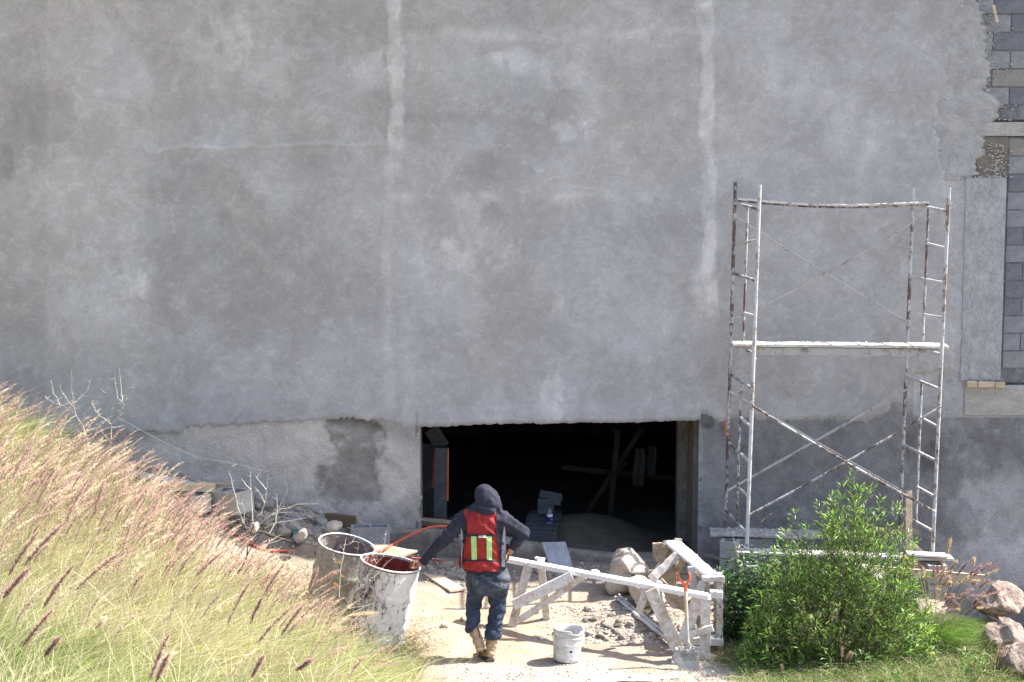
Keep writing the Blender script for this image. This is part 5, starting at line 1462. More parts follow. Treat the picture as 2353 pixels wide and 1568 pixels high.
# ================================================================== THE WORKER
Y0 = 15.0
J = lambda x, y, Y=Y0: PY(x, y, Y)
man = thing('person', 'worker seen from behind in navy hoodie, red safety vest, dusty jeans and tan boots', 'person', (float(J(1125, 1512)[0]), Y0, Ts(float(J(1125, 1512)[0]), Y0)))
MO = np.array(man.location)
def addfig(name, fld, mat, it=2, par=man, keep=None):
    V, F = fld.mesh(); V = relax(V, F, it)
    if keep is not None: F = F[keep(V, F)]; u, inv = np.unique(F.ravel(), return_inverse=True); V = V[u]; F = inv.reshape(F.shape)
    return link(name, np_mesh(name, V-MO, F, M[mat], True), par)
lo = J(925, 1315)-np.array([0.0, .35, .0]); 
BB = ((J(930, 1100)[0], 14.65, -.05), (J(1225, 1100)[0], 15.4, J(1100, 1100)[2]+.05))
shL = J(1063, 1196, 15.0); elL = J(1018, 1242, 14.97); wrL = J(975, 1289, 15.06)
shR = J(1158, 1196, 15.0); elR = J(1201, 1224, 15.0); wrR = J(1180, 1257, 14.99)
hipL = J(1096, 1338); hipR = J(1143, 1340); knL = J(1088, 1392, 15.06); anL = J(1089, 1452, 14.97)
knR = J(1143, 1406, 15.03); anR = J(1132, 1468, 15.0)
headc = J(1121, 1147, 15.02)
def hand(f, wr, palm, fingers, thumb, r=.0085):
    f.cap(wr, palm, .026, .030, .02, (1, 1, 1))
    for ch in fingers:
        for a_, b_ in zip(ch[:-1], ch[1:]): f.cap(a_, b_, r, r*.88, .006)
    for a_, b_ in zip(thumb[:-1], thumb[1:]): f.cap(a_, b_, r*1.25, r*1.05, .008)
# hand gripping the drum rim
pmL = J(962, 1297, 15.08)
fgL = []
for k in range(4):
    b0 = J(957-3.4*k*.4, 1291.5+4.2*k, 15.07+.012*k); 
    b1 = b0+np.array([-.030, .010, .010]); b2 = b1+np.array([-.020, .012, -.016]); b3 = b2+np.array([-.002, .008, -.020+.003*k])
    fgL.append([pmL+np.array([0, 0, .012-.010*k]), b0, b1, b2, b3])
thL = [pmL+np.array([.005, -.01, -.01]), J(957, 1304, 15.04), J(950, 1306.5, 15.03), J(944, 1306, 15.04)]
# hand on the hip
pmR = J(1172, 1268, 14.97)
fgR = []
for k in range(4):
    b0 = J(1171-1.5*k, 1275+2.5*k, 14.985+.018*k); b1 = J(1168-1.6*k, 1283+2*k, 15.0+.022*k); b2 = J(1165-1.6*k, 1289+2*k, 15.01+.026*k)
    fgR.append([pmR, b0, b1, b2])
thR = [pmR, J(1166, 1272, 14.93), J(1163, 1279, 14.90), J(1162, 1286, 14.89)]
body = Field(*BB, .0065)
body.cap(headc+np.array([0, .0, .02]), headc+np.array([0, .01, -.03]), .078, .070, .03, (1, 1.05, 1.08))
body.cap(headc+np.array([.02, .06, -.03]), headc+np.array([.02, .07, -.06]), .045, .038, .03)                 # jaw
body.cap(headc+np.array([.04, .095, -.015]), headc+np.array([.045, .108, -.028]), .012, .015, .01)            # nose
body.cap(headc+np.array([.035, .088, -.058]), headc+np.array([.05, .086, -.058]), .008, .008, .008)          # lips
for s_ in (-1, 1):
    body.cap(headc+np.array([.078*s_, .0, -.005]), headc+np.array([.079*s_, .012, -.033]), .012, .010, .008)  # ears
    body.cap(headc+np.array([.03+.032*s_, .080, .004]), headc+np.array([.03+.032*s_, .082, .004]), .012, .012, .006)  # brow/eye
nk = J(1107, 1178, 15.0)
body.cap(headc+np.array([0, 0, -.08]), nk, .055, .06, .03)
body.cap(nk, J(1110, 1300), .09, .10, .06, (1.25, .8, 1)); body.cap(shL+np.array([.03, 0, 0]), shR-np.array([.03, 0, 0]), .06, .06, .05)
body.cap(shL, elL, .052, .042, .03); body.cap(elL, wrL, .040, .027, .02); body.cap(shR, elR, .052, .042, .03); body.cap(elR, wrR, .040, .027, .02)
body.cap(J(1111, 1290), J(1119, 1330), .09, .09, .05, (1.2, .8, 1))
body.cap(hipL, knL, .068, .050, .04); body.cap(knL, anL, .050, .036, .03); body.cap(hipR, knR, .068, .052, .04); body.cap(knR, anR, .052, .036, .03)
hand(body, wrL, pmL, fgL, thL); hand(body, wrR, pmR, fgR, thR)
ftR = J(1126, 1503, 14.98); ftL = J(1104, 1484, 14.95)
body.cap(anR, ftR, .036, .034, .02); body.cap(anL, ftL, .034, .032, .02)
addfig('body', body, 'skin', 1)

# torso volume shared by hoodie and vest
def torso(f, e=0.0):
    f.cap(J(1074, 1194), J(1150, 1194), .070+e, .070+e, .05, (1, 1, 1))
    f.cap(J(1111, 1205), J(1112, 1240), .158+e, .165+e, .06, (1.12, .68, 1))
    f.cap(J(1112, 1240), J(1113, 1292), .165+e, .158+e, .06, (1.12, .70, 1))
    f.cap(J(1113, 1292), J(1117, 1306), .15+e, .148+e, .05, (1.12, .72, .6))
hd = Field(*BB, .0065)
torso(hd)
hd.cap(shL, elL, .076, .064, .05); hd.cap(elL, wrL, .058, .041, .025); hd.cap(wrL, wrL+(wrL-elL)*.02, .040, .040, .01)
hd.cap(shR, elR, .076, .066, .05); hd.cap(elR, wrR, .062, .044, .025)
for t in (.25, .5, .72):    # sleeve folds
    p_ = shL+(elL-shL)*t; hd.cap(p_+np.array([-.02, -.045, .02]), p_+np.array([.035, -.04, -.05]), .024, .016, .02)
for t in (.1, .35, .6):
    p_ = elL+(wrL-elL)*t; hd.cap(p_+np.array([-.02, -.03, .025]), p_+np.array([.02, -.03, -.03]), .024, .016, .015)
for t in (.4, .75):
    p_ = shR+(elR-shR)*t; hd.cap(p_+np.array([-.02, -.04, -.03]), p_+np.array([.03, -.04, .03]), .022, .018, .02)
for t in (.25, .55): 
    p_ = elR+(wrR-elR)*t; hd.cap(p_+np.array([.03, -.03, .02]), p_+np.array([-.03, -.03, -.0]), .026, .018, .015)
hd.wrinkle(.0060, 46, 1)
# hood
hd.cap(J(1115, 1141, 15.01), J(1122, 1148, 15.03), .098, .106, .03, (.98, 1.14, 1.08))
hd.cap(J(1128, 1158, 14.99), J(1135, 1164, 15.02), .082, .074, .04)
hd.cap(J(1110, 1133, 15.0), J(1112, 1131, 14.99), .075, .07, .03)
hd.cap(J(1100, 1172, 14.99), J(1116, 1176, 14.97), .068, .074, .035, (1, .9, .9))
hd.cap(J(1094, 1166, 15.0), J(1088, 1181, 15.0), .04, .045, .04)
hd.cap(J(1100, 1168, 14.915), J(1132, 1176, 14.915), .018, .022, .03)
for (x, y, x2, y2, rr_) in ((1112, 1124, 1113, 1150, .012), (1128, 1150, 1147, 1168, .016), (1096, 1160, 1112, 1170, .014), (1104, 1166, 1126, 1171, .013), (1122, 1128, 1140, 1146, .010), (1132, 1160, 1149, 1158, .012)):
    q1_ = J(x, y, 14.9); q2_ = J(x2, y2, 14.9)
    yb1 = hd.back(q1_[0], q1_[2]) or 14.92; yb2 = hd.back(q2_[0], q2_[2]) or 14.92
    hd.cap(J(x, y, yb1+.006), J(x2, y2, yb2+.006), rr_, rr_*.8, .018)
# face opening, away from the camera
fo = headc+np.array([.045, .16, -.01])
hd.cut(lambda P: .075-np.linalg.norm((P-fo)/np.array([1.0, 1.35, 1.15]), axis=-1))
addfig('hoodie', hd, 'hoodie', 2)
# face mask edge showing at the right of the hood
o = MB().tube([J(1143, 1139, 15.03)-MO, J(1145.5, 1143, 15.03)-MO, J(1146, 1147, 15.04)-MO], .010, 8).build('face_mask', M['white_tag'], man, True)

# jeans
jn = Field(*BB, .0065)
jn.cap(J(1096, 1322), J(1146, 1322), .100, .100, .05, (1, .95, 1)); jn.cap(J(1100, 1345, 14.97), J(1144, 1345, 14.97), .092, .095, .06)
jn.cap(hipL+np.array([.005, 0, 0]), knL, .098, .071, .05); jn.cap(knL, anL+np.array([-.01, 0, .03]), .071, .062, .03)
jn.cap(hipR, knR, .100, .072, .05); jn.cap(knR, J(1131, 1458, 14.99), .072, .072, .03)
jn.cap(J(1131, 1458, 14.97), J(1137, 1462, 15.0), .074, .064, .02)
jn.cap(J(1080, 1440, 14.99), J(1078, 1450, 15.0), .045, .035, .04)
for (x, y, x2, y2) in ((1080, 1372, 1106, 1364), (1078, 1410, 1098, 1402), (1150, 1420, 1134, 1428), (1153, 1434, 1138, 1440), (1152, 1392, 1132, 1400), (1150, 1450, 1136, 1452), (1130, 1350, 1160, 1342)):
    jn.cap(J(x, y, 14.935), J(x2, y2, 14.94), .014, .012, .02)
jn.wrinkle(.0065, 38, 2.2)
pL0 = J(1072, 1457, 15.0); pL1 = J(1099, 1434, 15.0)
def cutL(P):
    hemL = pL0[2]+(P[..., 0]-pL0[0])*(pL1[2]-pL0[2])/(pL1[0]-pL0[0])
    hemR = J(1130, 1467)[2]+.0*P[..., 0]
    mid_ = J(1112, 1400)[0]
    return np.where(P[..., 0] < mid_, hemL-P[..., 2], hemR-P[..., 2])
jn.cut(cutL)
addfig('jeans', jn, 'denim', 2)
# waistband label / back pockets
for (x0, x1) in ((1080, 1104), (1124, 1150)):
    pts = []
    for x, y in ((x0, 1324), (x0+1, 1346), ((x0+x1)/2, 1350), (x1-1, 1346), (x1, 1324), (x0, 1324)):
        g_ = J(x, y, 14.9); yb = jn.back(g_[0], g_[2]) or 14.9; q_ = J(x, y, yb-.001); pts.append(q_-MO)
    MB().tube(pts, .0028, 5).build('back_pocket_seam', M['black'], man, True)

# boots
for side in (0, 1):
    bt_ = Field(*BB, .0055)
    if side == 0:
        bt_.cap(J(1086, 1440, 14.99), J(1099, 1474, 14.96), .056, .046, .02); bt_.cap(J(1099, 1474, 14.96), J(1103, 1486, 14.95), .046, .043, .02)
        bt_.cap(J(1104, 1486, 14.955), J(1108, 1500, 15.10), .038, .036, .02); bt_.cap(J(1108, 1500, 15.10), J(1108, 1503, 15.15), .036, .030, .02)
        sl0, sl1 = J(1100.5, 1494, 14.925), J(1113, 1485, 14.925)
    else:
        bt_.cap(J(1131, 1462), J(1129, 1484), .058, .050, .02); bt_.cap(J(1129, 1484), J(1127, 1501, 14.97), .050, .040, .02)
        bt_.cap(J(1126, 1504, 14.97), J(1108, 1500, 15.08), .037, .038, .02, (1, 1, .95)); bt_.cap(J(1108, 1500, 15.08), J(1101, 1497, 15.14), .036, .030, .02)
        bt_.cut(lambda P: (Ts(float(J(1125, 1512)[0]), Y0)+.014)-P[..., 2])
    bt_.wrinkle(.003, 70, side+.5)
    b_ = addfig('boot', bt_, 'boot', 1)
    if side == 0:
        MB().bar(J(1100, 1493.5, 14.93)-MO, J(1112.5, 1485, 14.93)-MO, .030, .028, (0, 1, .6), .001, 3).build('sole', M['sole'], b_, bevel=.003)
        MB().bar(J(1106, 1496, 14.97)-MO, J(1111, 1507, 15.12)-MO, .07, .014, (.4, -.5, -.6), .001, 4).build('sole', M['sole'], b_, bevel=.003)
        MB().tube([J(1095.5, 1436, 14.945)-MO, J(1100.5, 1452, 14.93)-MO, J(1103, 1466, 14.925)-MO, J(1108, 1480, 14.92)-MO], .004, 6).build('seam', M['sole'], b_, True)
    else:
        mb = MB(); g0 = Ts(float(J(1125, 1512)[0]), Y0)
        for (x0, w0, Yq0, x1, w1, Yq1) in ((1126, .078, 14.925, 1101, .07, 15.16),):
            a_ = J(x0, 1510, Yq0)-MO; b2 = J(x1, 1502, Yq1)-MO; a_[2] = .012; b2[2] = .012
            mb.bar(a_, b2, .074, .022, (0, 0, 1), .001, 4)
        mb.bar(np.array([J(1128, 1510, 14.94)[0]-MO[0], 14.925-MO[1], .016]), np.array([J(1122, 1510, 14.99)[0]-MO[0], 14.99-MO[1], .016]), .072, .034, (0, 0, 1), .001, 2)
        mb.build('sole', M['sole'], b_, bevel=.003)
        MB().bar(J(1116, 1459, 14.94)-MO, J(1114, 1474, 14.945)-MO, .018, .008, (0, 1, 0), .001, 3).build('pull_strap', M['boot'], b_)

# vest: shell over the torso, cut to its pattern
vf = Field(*BB, .0065); torso(vf, .014)
vf.cap(J(1108, 1294, 14.99), J(1118, 1308, 14.985), .176, .180, .05, (1.12, .70, .55)); vf.wrinkle(.0065, 34, 4.2)
for (x, y, x2, y2) in ((1094, 1182, 1110, 1226), (1112, 1190, 1116, 1222), (1106, 1250, 1124, 1290)):
    vf.cap(J(x, y, 14.90), J(x2, y2, 14.885), .012, .010, .02)
lef = np.array([(1166, 1071), (1180, 1065), (1190, 1068), (1200, 1071.5), (1224, 1073), (1249, 1067), (1270, 1064), (1298, 1063), (1310, 1066), (1316, 1069)], float)
rig = np.array([(1166, 1138), (1178, 1141), (1200, 1140), (1224, 1140.5), (1249, 1144), (1270, 1148), (1288, 1152), (1309, 1149), (1316, 1147)], float)
def keepv(V, F):
    c = V[F].mean(1); x_, y_ = proj(c[:, 0], c[:, 1], c[:, 2])
    n_ = np.cross(V[F[:, 1]]-V[F[:, 0]], V[F[:, 2]]-V[F[:, 0]])
    l_ = np.interp(y_, lef[:, 0], lef[:, 1]); r_ = np.interp(y_, rig[:, 0], rig[:, 1])
    neck = (np.hypot(c[:, 0]-J(1108, 1170)[0], c[:, 1]-15.02) < .085) & (c[:, 2] > J(1108, 1186)[2])
    return (x_ > l_) & (x_ < r_) & (y_ < 1314) & (c[:, 1] < 15.13) & ~neck
vest = addfig('safety_vest', vf, 'vest', 2, keep=keepv)
sm = vest.modifiers.new('thickness', 'SOLIDIFY'); sm.thickness = .004
def onback(x, y, lift=.004):
    q_ = J(x, y, 14.87)
    for _ in range(3):
        yb = vf.back(q_[0], q_[2]); yb = 14.88 if yb is None else yb
        q_ = J(x, y, yb-lift)
    return q_-MO
def edge_tube(pts, r, name='binding', mat='black'):
    return MB().tube([onback(x, y) for x, y in pts], r, 6).build(name, M[mat], vest, True)
edge_tube([(x, y) for y, x in lef[1:-1]], .0055); edge_tube([(x, y) for y, x in rig[1:-1]], .0055)
edge_tube([(1066, 1310), (1080, 1313), (1110, 1313.5), (1140, 1314), (1149, 1311)], .0045)
def strip(x0t, x1t, y0, x0b, x1b, y1, mat, name, lift, par=vest, nu=4, nv=14):
    V = []; F = []
    for j in range(nv+1):
        v = j/nv; xa_ = x0t+(x0b-x0t)*v; xb_ = x1t+(x1b-x1t)*v
        for i in range(nu+1): V.append(onback(xa_+(xb_-xa_)*i/nu, y0+(y1-y0)*v, lift))
    for j in range(nv):
        for i in range(nu): q_ = j*(nu+1)+i; F.append((q_, q_+1, q_+nu+2, q_+nu+1))
    n_ = len(V); V += [tuple(np.array(p_)+np.array([0, .0035, 0])) for p_ in V]; F += [tuple(n_+k for k in reversed(f)) for f in F]
    return MB().add(V, F).build(name, M[mat], par, True, auto=False)
CT = lambda x, y: (942+.1392*x, 1102.9+.1392*y)
for (xa1, xb1, ya, xa2, xb2, yb) in ((1008, 1096, 900, 1018, 1106, 1332), (1262, 1350, 925, 1270, 1356, 1325)):
    A = CT(xa1, ya); B_ = CT(xb1, ya); C_ = CT(xa2, yb); D_ = CT(xb2, yb)
    st = strip(A[0], B_[0], A[1], C_[0], D_[0], C_[1], 'lime', 'reflective_stripe', .006)
    w_ = (B_[0]-A[0])
    strip(A[0]+w_*.36, A[0]+w_*.64, A[1], C_[0]+w_*.36, C_[0]+w_*.64, C_[1], 'silver', 'silver_band', .0095, st)
A = CT(930, 905); B_ = CT(1425, 925)
strip(A[0], B_[0], A[1]-.5, A[0], B_[0], A[1]+4, 'black', 'elastic_strap', .012, nu=14, nv=2)
A = CT(815, 1325); B_ = CT(1570, 1310)
strip(A[0]+6, B_[0]-8, A[1]-1, A[0]+6, B_[0]-8, A[1]+2.6, 'black', 'elastic_strap', .010, nu=16, nv=2)
A = CT(1133, 922); B_ = CT(1248, 957)
tg = strip(A[0], B_[0], A[1], A[0], B_[0], B_[1], 'white_tag', 'label', .014, nu=4, nv=2)
for k in range(8):
    x_ = A[0]+1+k*1.75
    strip(x_, x_+(.7 if k % 3 else 1.1), A[1]+.5, x_, x_+(.7 if k % 3 else 1.1), A[1]+2.3, 'black', 'print', .0185, tg, 1, 1)
A = CT(1130, 515); B_ = CT(1190, 595)
strip(A[0], B_[0], A[1]+1, A[0], B_[0]-1, B_[1], 'red_hose', 'neck_tab', .006, nu=2, nv=3)
# grey side panels of the hoodie
def hback(x, y, lift):
    q_ = J(x, y, 14.9)
    for _ in range(3):
        yb = hd.back(q_[0], q_[2]); yb = 14.95 if yb is None else yb; q_ = J(x, y, yb-lift)
    return q_-MO
def panel(L, Rr, name):
    V = []; F = []; nv = 16; nu = 3
    ys_ = np.linspace(max(L[0][1], Rr[0][1]), min(L[-1][1], Rr[-1][1]), nv+1)
    for y in ys_:
        a_ = np.interp(y, [p_[1] for p_ in L], [p_[0] for p_ in L]); b_ = np.interp(y, [p_[1] for p_ in Rr], [p_[0] for p_ in Rr])
        for i in range(nu+1): V.append(hback(a_+(b_-a_)*i/nu, y, .012))
    A3 = np.array(V).reshape(nv+1, nu+1, 3)
    for _ in range(6): A3[1:-1] = (A3[:-2]+2*A3[1:-1]+A3[2:])/4
    A3[..., 1] = A3[..., 1].mean(1, keepdims=True)*.5+A3[..., 1]*.5; V = [tuple(p_) for p_ in A3.reshape(-1, 3)]
    for j in range(nv):
        for i in range(nu): q_ = j*(nu+1)+i; F.append((q_, q_+1, q_+nu+2, q_+nu+1))
    n_ = len(V); V += [tuple(np.array(p_)+np.array([0, .004, 0])) for p_ in V]; F += [tuple(n_+k for k in reversed(f)) for f in F]
    MB().add(V, F).build(name, M['grey_cloth'], man, True, auto=False)
panel([CT(1555, 770), CT(1530, 900), CT(1512, 1100), CT(1508, 1440)], [CT(1565, 770), CT(1585, 900), CT(1580, 1100), CT(1570, 1440)], 'side_panel')
panel([CT(845, 800), CT(836, 900), CT(838, 1100), CT(850, 1440)], [CT(852, 800), CT(885, 950), CT(880, 1100), CT(872, 1440)], 'side_panel')
# front flap of the vest seen past the waist on both sides
MB().tube([J(1061, 1240, 15.05)-MO, J(1058.5, 1275, 15.04)-MO, J(1056.5, 1298, 15.03)-MO, J(1060, 1306, 15.02)-MO], [.008, .012, .016, .012], 8).build('vest_front_edge', M['vest'], man, True)
MB().tube([J(1166, 1250, 15.04)-MO, J(1168, 1268, 15.03)-MO, J(1166, 1280, 15.03)-MO], [.012, .016, .010], 8).build('vest_front_edge', M['vest'], man, True)
# ================================================================== VEGETATION
G3 = np.random.default_rng(99)
def unit(v): return v/np.maximum(np.linalg.norm(v, axis=-1, keepdims=True), 1e-9)
def blades(P, D, L, W, droop, seg, cols, seed=0, curl=None):
    """ribbons: root P, start direction D, length L, width W, droop (bend towards droop vector)"""
    n = len(P); t = np.linspace(0, 1, seg+1)
    D = unit(D); up = np.array([0, 0, 1.0])
    pts = P[:, None]+D[:, None]*(L[:, None]*t)[..., None]+droop[:, None]*(L[:, None]*t**2.2)[..., None]
    side = unit(np.cross(D+droop*.5, np.stack([np.sin(np.arange(n)*1.7), np.cos(np.arange(n)*2.3), .3*np.ones(n)], -1)))
    w = (W[:, None]*(1-t**1.6)*np.minimum(1, .5+3*t))[..., None]
    A = pts-side[:, None]*w/2; B = pts+side[:, None]*w/2
    V = np.stack([A[:, :-1], B[:, :-1]], 2).reshape(n, -1, 3); V = np.concatenate([V, pts[:, -1:]], 1)
    m = 2*seg+1; base = np.arange(n)[:, None]*m
    q = []
    for k in range(seg-1): q.append(np.stack([2*k+0*base[:, 0], 2*k+1+0*base[:, 0], 2*k+3+0*base[:, 0], 2*k+2+0*base[:, 0]], 1)+base)
    tri = np.stack([2*seg-2+0*base[:, 0], 2*seg-1+0*base[:, 0], 2*seg+0*base[:, 0]], 1)+base
    C = np.repeat(cols[:, None], m, 1).reshape(-1, 3)
    Fs = [np.concatenate(q), tri] if q else [tri]
    return V.reshape(-1, 3), Fs, C
def plumes(A, D, L, Rr, bend, nb, cols, seed=0):
    """bottlebrush flower heads: curved axis thick with bristles"""
    r_ = np.random.default_rng(seed); n = len(A)
    t = r_.random((n, nb)); D = unit(D)
    ax = A[:, None]+D[:, None]*(L[:, None]*t)[..., None]+bend[:, None]*(L[:, None]*t**2)[..., None]
    tg = unit(D[:, None]+2*bend[:, None]*t[..., None])
    rnd = unit(r_.normal(size=(n, nb, 3))); rad = unit(rnd-tg*(rnd*tg).sum(-1, keepdims=True))
    prof = np.minimum(1, t*7+.25)*np.minimum(1, (1-t)*3.2+.12)
    bl = (Rr[:, None]*prof*(.6+.7*r_.random((n, nb))))[..., None]
    d = unit(tg*.75+rad)
    w = unit(np.cross(d, rad+.1))*(.0016+.0012*r_.random((n, nb, 1)))
    b0 = ax-w*1.1; b1 = ax+w*1.1; b2 = ax+d*bl*1.35
    V = np.stack([b0, b1, b2], 2).reshape(-1, 3); F = np.arange(len(V)).reshape(-1, 3)
    cc = cols[:, None]*(.75+.5*r_.random((n, nb, 1))); C = np.repeat(cc[:, :, None], 3, 2)
    C[:, :, 2] *= 1.25
    return V, F, C.reshape(-1, 3)
def stems(P0, P1, ctrl, r=.0016):
    n = len(P0); out = []; t = np.linspace(0, 1, 5)
    pts = P0[:, None]*((1-t)**2)[None, :, None]+2*ctrl[:, None]*((1-t)*t)[None, :, None]+P1[:, None]*(t**2)[None, :, None]
    ang = np.array([0, 2.09, 4.19]); off = np.stack([np.cos(ang), np.sin(ang), 0*ang], -1)*r
    V = (pts[:, :, None]+off[None, None]).reshape(-1, 3)
    base = (np.arange(n)*15)[:, None, None]; i = (np.arange(4)*3)[None, :, None]; k = np.arange(3)[None, None]
    F = np.stack([base+i+k, base+i+(k+1) % 3, base+i+3+(k+1) % 3, base+i+3+k], -1).reshape(-1, 4)
    return V, F
# ---------- hillside of fountain grass, lower left
NC = 600
cxs = []; tries = 0
while len(cxs) < NC and tries < 60000:
    tries += 1
    y = G3.uniform(6.6, 17.2); x = G3.uniform(-6.6, .4)
    d = float(hill_d(x, y))
    if d < .05+.5*G3.random()**2: continue
    z = Ts(x, y); a, b = proj(x, y, z+.3)
    if not (-160 < a < 1080 and 850 < b < 1780): continue
    if a > 790 and G3.random() < .72: continue
    # keep the front of the path open
    if d < .5 and y > 15.2 and G3.random() < .5: continue
    cxs.append((x, y, z, d))
cl_ = np.array(cxs)
nb = 150
K = len(cl_)
ci = np.repeat(np.arange(K), nb); n = len(ci)
ang = G3.random(n)*2*np.pi; rr_ = .10*np.sqrt(G3.random(n))
edge_f = np.clip(cl_[:, 3]/.9, .35, 1)[ci]
P = np.stack([cl_[ci, 0]+rr_*np.cos(ang), cl_[ci, 1]+rr_*np.sin(ang), cl_[ci, 2]-.02], 1)
sp_ = G3.random(n)*.75
clean = G3.normal(size=K)*.24; cflat = (G3.random(K) < .12)*.9
D = np.stack([np.cos(ang)*sp_+.16+clean[ci]+cflat[ci], np.sin(ang)*sp_+(G3.normal(size=K)*.15)[ci], np.ones(n)], 1)
L = (.42+.38*G3.random(n))*(.6+.4*edge_f)*(.85+.3*G3.random(K))[ci]
dro = np.stack([np.cos(ang)*.30+.30*G3.random(n)+.05, np.sin(ang)*.25, -.25-.45*G3.random(n)], 1)
pick = G3.random(n); clm = fbm(cl_[:, 0]*.9, cl_[:, 1]*.9, 3, 5)[ci]
green = np.array([.25, .33, .085]); yel = np.array([.50, .53, .20]); straw = np.array([.66, .56, .36]); dryg = np.array([.50, .43, .25])
w_g = np.clip(.40+2.4*(clm-.5), 0, 1); near = sstep(15.5, 11, cl_[ci, 1])
pg = w_g*(.35+.45*near)
cols = np.where((pick < pg)[:, None], green, np.where((pick < pg+.42)[:, None], yel, np.where((pick < .92)[:, None], straw, dryg)))
cols = cols*(.55+.7*G3.random((n, 1)))*(.72+.5*G3.random(K))[ci][:, None]
V, F, C = blades(P, D, L, .0042+.0022*G3.random(n), dro, 4, cols)
o = link('hillside_grass', np_mesh('hillside_grass', V, F, M['grass'], False, C)); o['kind'] = 'stuff'; tag(o, 'dense yellow green fountain grass blades covering the slope at the lower left', 'grass')
# stiff straw stems crossing the bank at odd angles, and flattened dead thatch
n = 5200; ci2 = G3.integers(0, K, n)
P = cl_[ci2, :3]+G3.normal(size=(n, 3))*np.array([.14, .14, .02]); D = np.stack([.25+G3.normal(size=n)*.45, G3.normal(size=n)*.35, .8+.3*G3.random(n)], 1)
cols = np.where(G3.random((n, 1)) < .6, np.array([.78, .70, .48]), np.array([.60, .58, .30]))*(.7+.5*G3.random((n, 1)))
V, F, C = blades(P, D, .5+.5*G3.random(n)*np.clip(cl_[ci2, 3], .4, 1), .0045+.003*G3.random(n), np.stack([G3.normal(size=n)*.3+.1, 0*P[:, 0], -.25*G3.random(n)], 1), 4, cols)
o = link('straw_stems', np_mesh('straw_stems', V, F, M['grass'], False, C)); o['kind'] = 'stuff'; tag(o, 'pale straw stems crossing at odd angles through the slope grass', 'grass')
n = 9000; ci2 = G3.integers(0, K, n)
P = cl_[ci2, :3]+G3.normal(size=(n, 3))*np.array([.2, .2, .0]); P[:, 2] = T(P[:, 0], P[:, 1])+.05+.18*G3.random(n); D = np.stack([G3.normal(size=n), G3.normal(size=n), .25*G3.random(n)], 1)
cols = np.where(G3.random((n, 1)) < .5, np.array([.42, .33, .20]), np.array([.25, .20, .11]))*(.7+.5*G3.random((n, 1)))
V, F, C = blades(P, D, .2+.25*G3.random(n), .005+.004*G3.random(n), G3.normal(size=(n, 3))*.2, 3, cols)
o = link('dead_thatch', np_mesh('dead_thatch', V, F, M['grass'], False, C)); o['kind'] = 'stuff'; tag(o, 'flattened brown dead thatch low in the slope grass', 'grass')
# culms and plumes
dens = sstep(10.0, 14.2, cl_[:, 1])*1.0+.05
cp_i = G3.choice(K, 1300, p=dens/dens.sum()); m = len(cp_i)
a = G3.random(m)*2*np.pi
hgt = (.50+.42*G3.random(m))*np.clip(cl_[cp_i, 3]/.9, .55, 1)
P0 = np.stack([cl_[cp_i, 0]+.1*np.cos(a), cl_[cp_i, 1]+.1*np.sin(a), cl_[cp_i, 2]], 1)
lean = np.stack([.10+.30*G3.random(m)+.12*np.cos(a), .16*np.sin(a), np.ones(m)], 1)
P1 = P0+lean*hgt[:, None]; ct = P0+np.array([0, 0, 1.])*hgt[:, None]*.6
px_, py_ = proj(P1[:, 0], P1[:, 1], P1[:, 2])
silx = np.array([-200, 0, 150, 300, 430, 520, 650, 760, 860, 980, 1100]); sily = np.array([880, 905, 960, 1010, 1085, 1150, 1290, 1370, 1440, 1535, 1575])
tpx, tpy = proj(P1[:, 0]+.12, P1[:, 1], P1[:, 2]+.24); ok = (tpy > np.interp(tpx, silx, sily)-14-34*sstep(380, 120, tpx)) & (px_ < 1010)
P0, P1, ct = P0[ok], P1[ok], ct[ok]; m = len(P0); py_ = py_[ok]; px_ = px_[ok]
sx_ = .12+.42*G3.random(m)
PD = np.stack([sx_, .2*(G3.random(m)-.5), np.ones(m)], 1); PB = np.stack([.12+.30*G3.random(m), 0*sx_, -.15-.25*G3.random(m)], 1)
PL = .22+.16*G3.random(m); k_ = G3.random(m)
pink = np.array([.58, .41, .35]); pale = np.array([.72, .61, .46]); mauve = np.array([.50, .35, .31])
pc_ = np.where((k_ < .42)[:, None], pink, np.where((k_ < .84)[:, None], pale, mauve))*(.85+.3*G3.random((m, 1)))
V1, F1, C1_ = plumes(P1, PD, PL, (.014+.007*G3.random(m)), PB, 170, pc_, 1)
o = link('hillside_plumes', np_mesh('hillside_plumes', V1, F1, M['plume'], False, C1_)); o['kind'] = 'stuff'; tag(o, 'pinkish brown fountain grass plumes swaying over the slope at the lower left', 'grass')
V2, F2 = stems(P0, P1+unit(PD)*.05, ct)
o2 = link('hillside_culms', np_mesh('hillside_culms', V2, F2, M['grass'], False, np.tile(straw*.9, (len(V2), 1)))); o2['kind'] = 'stuff'; tag(o2, 'straw coloured stalks carrying the plumes on the left slope', 'grass')

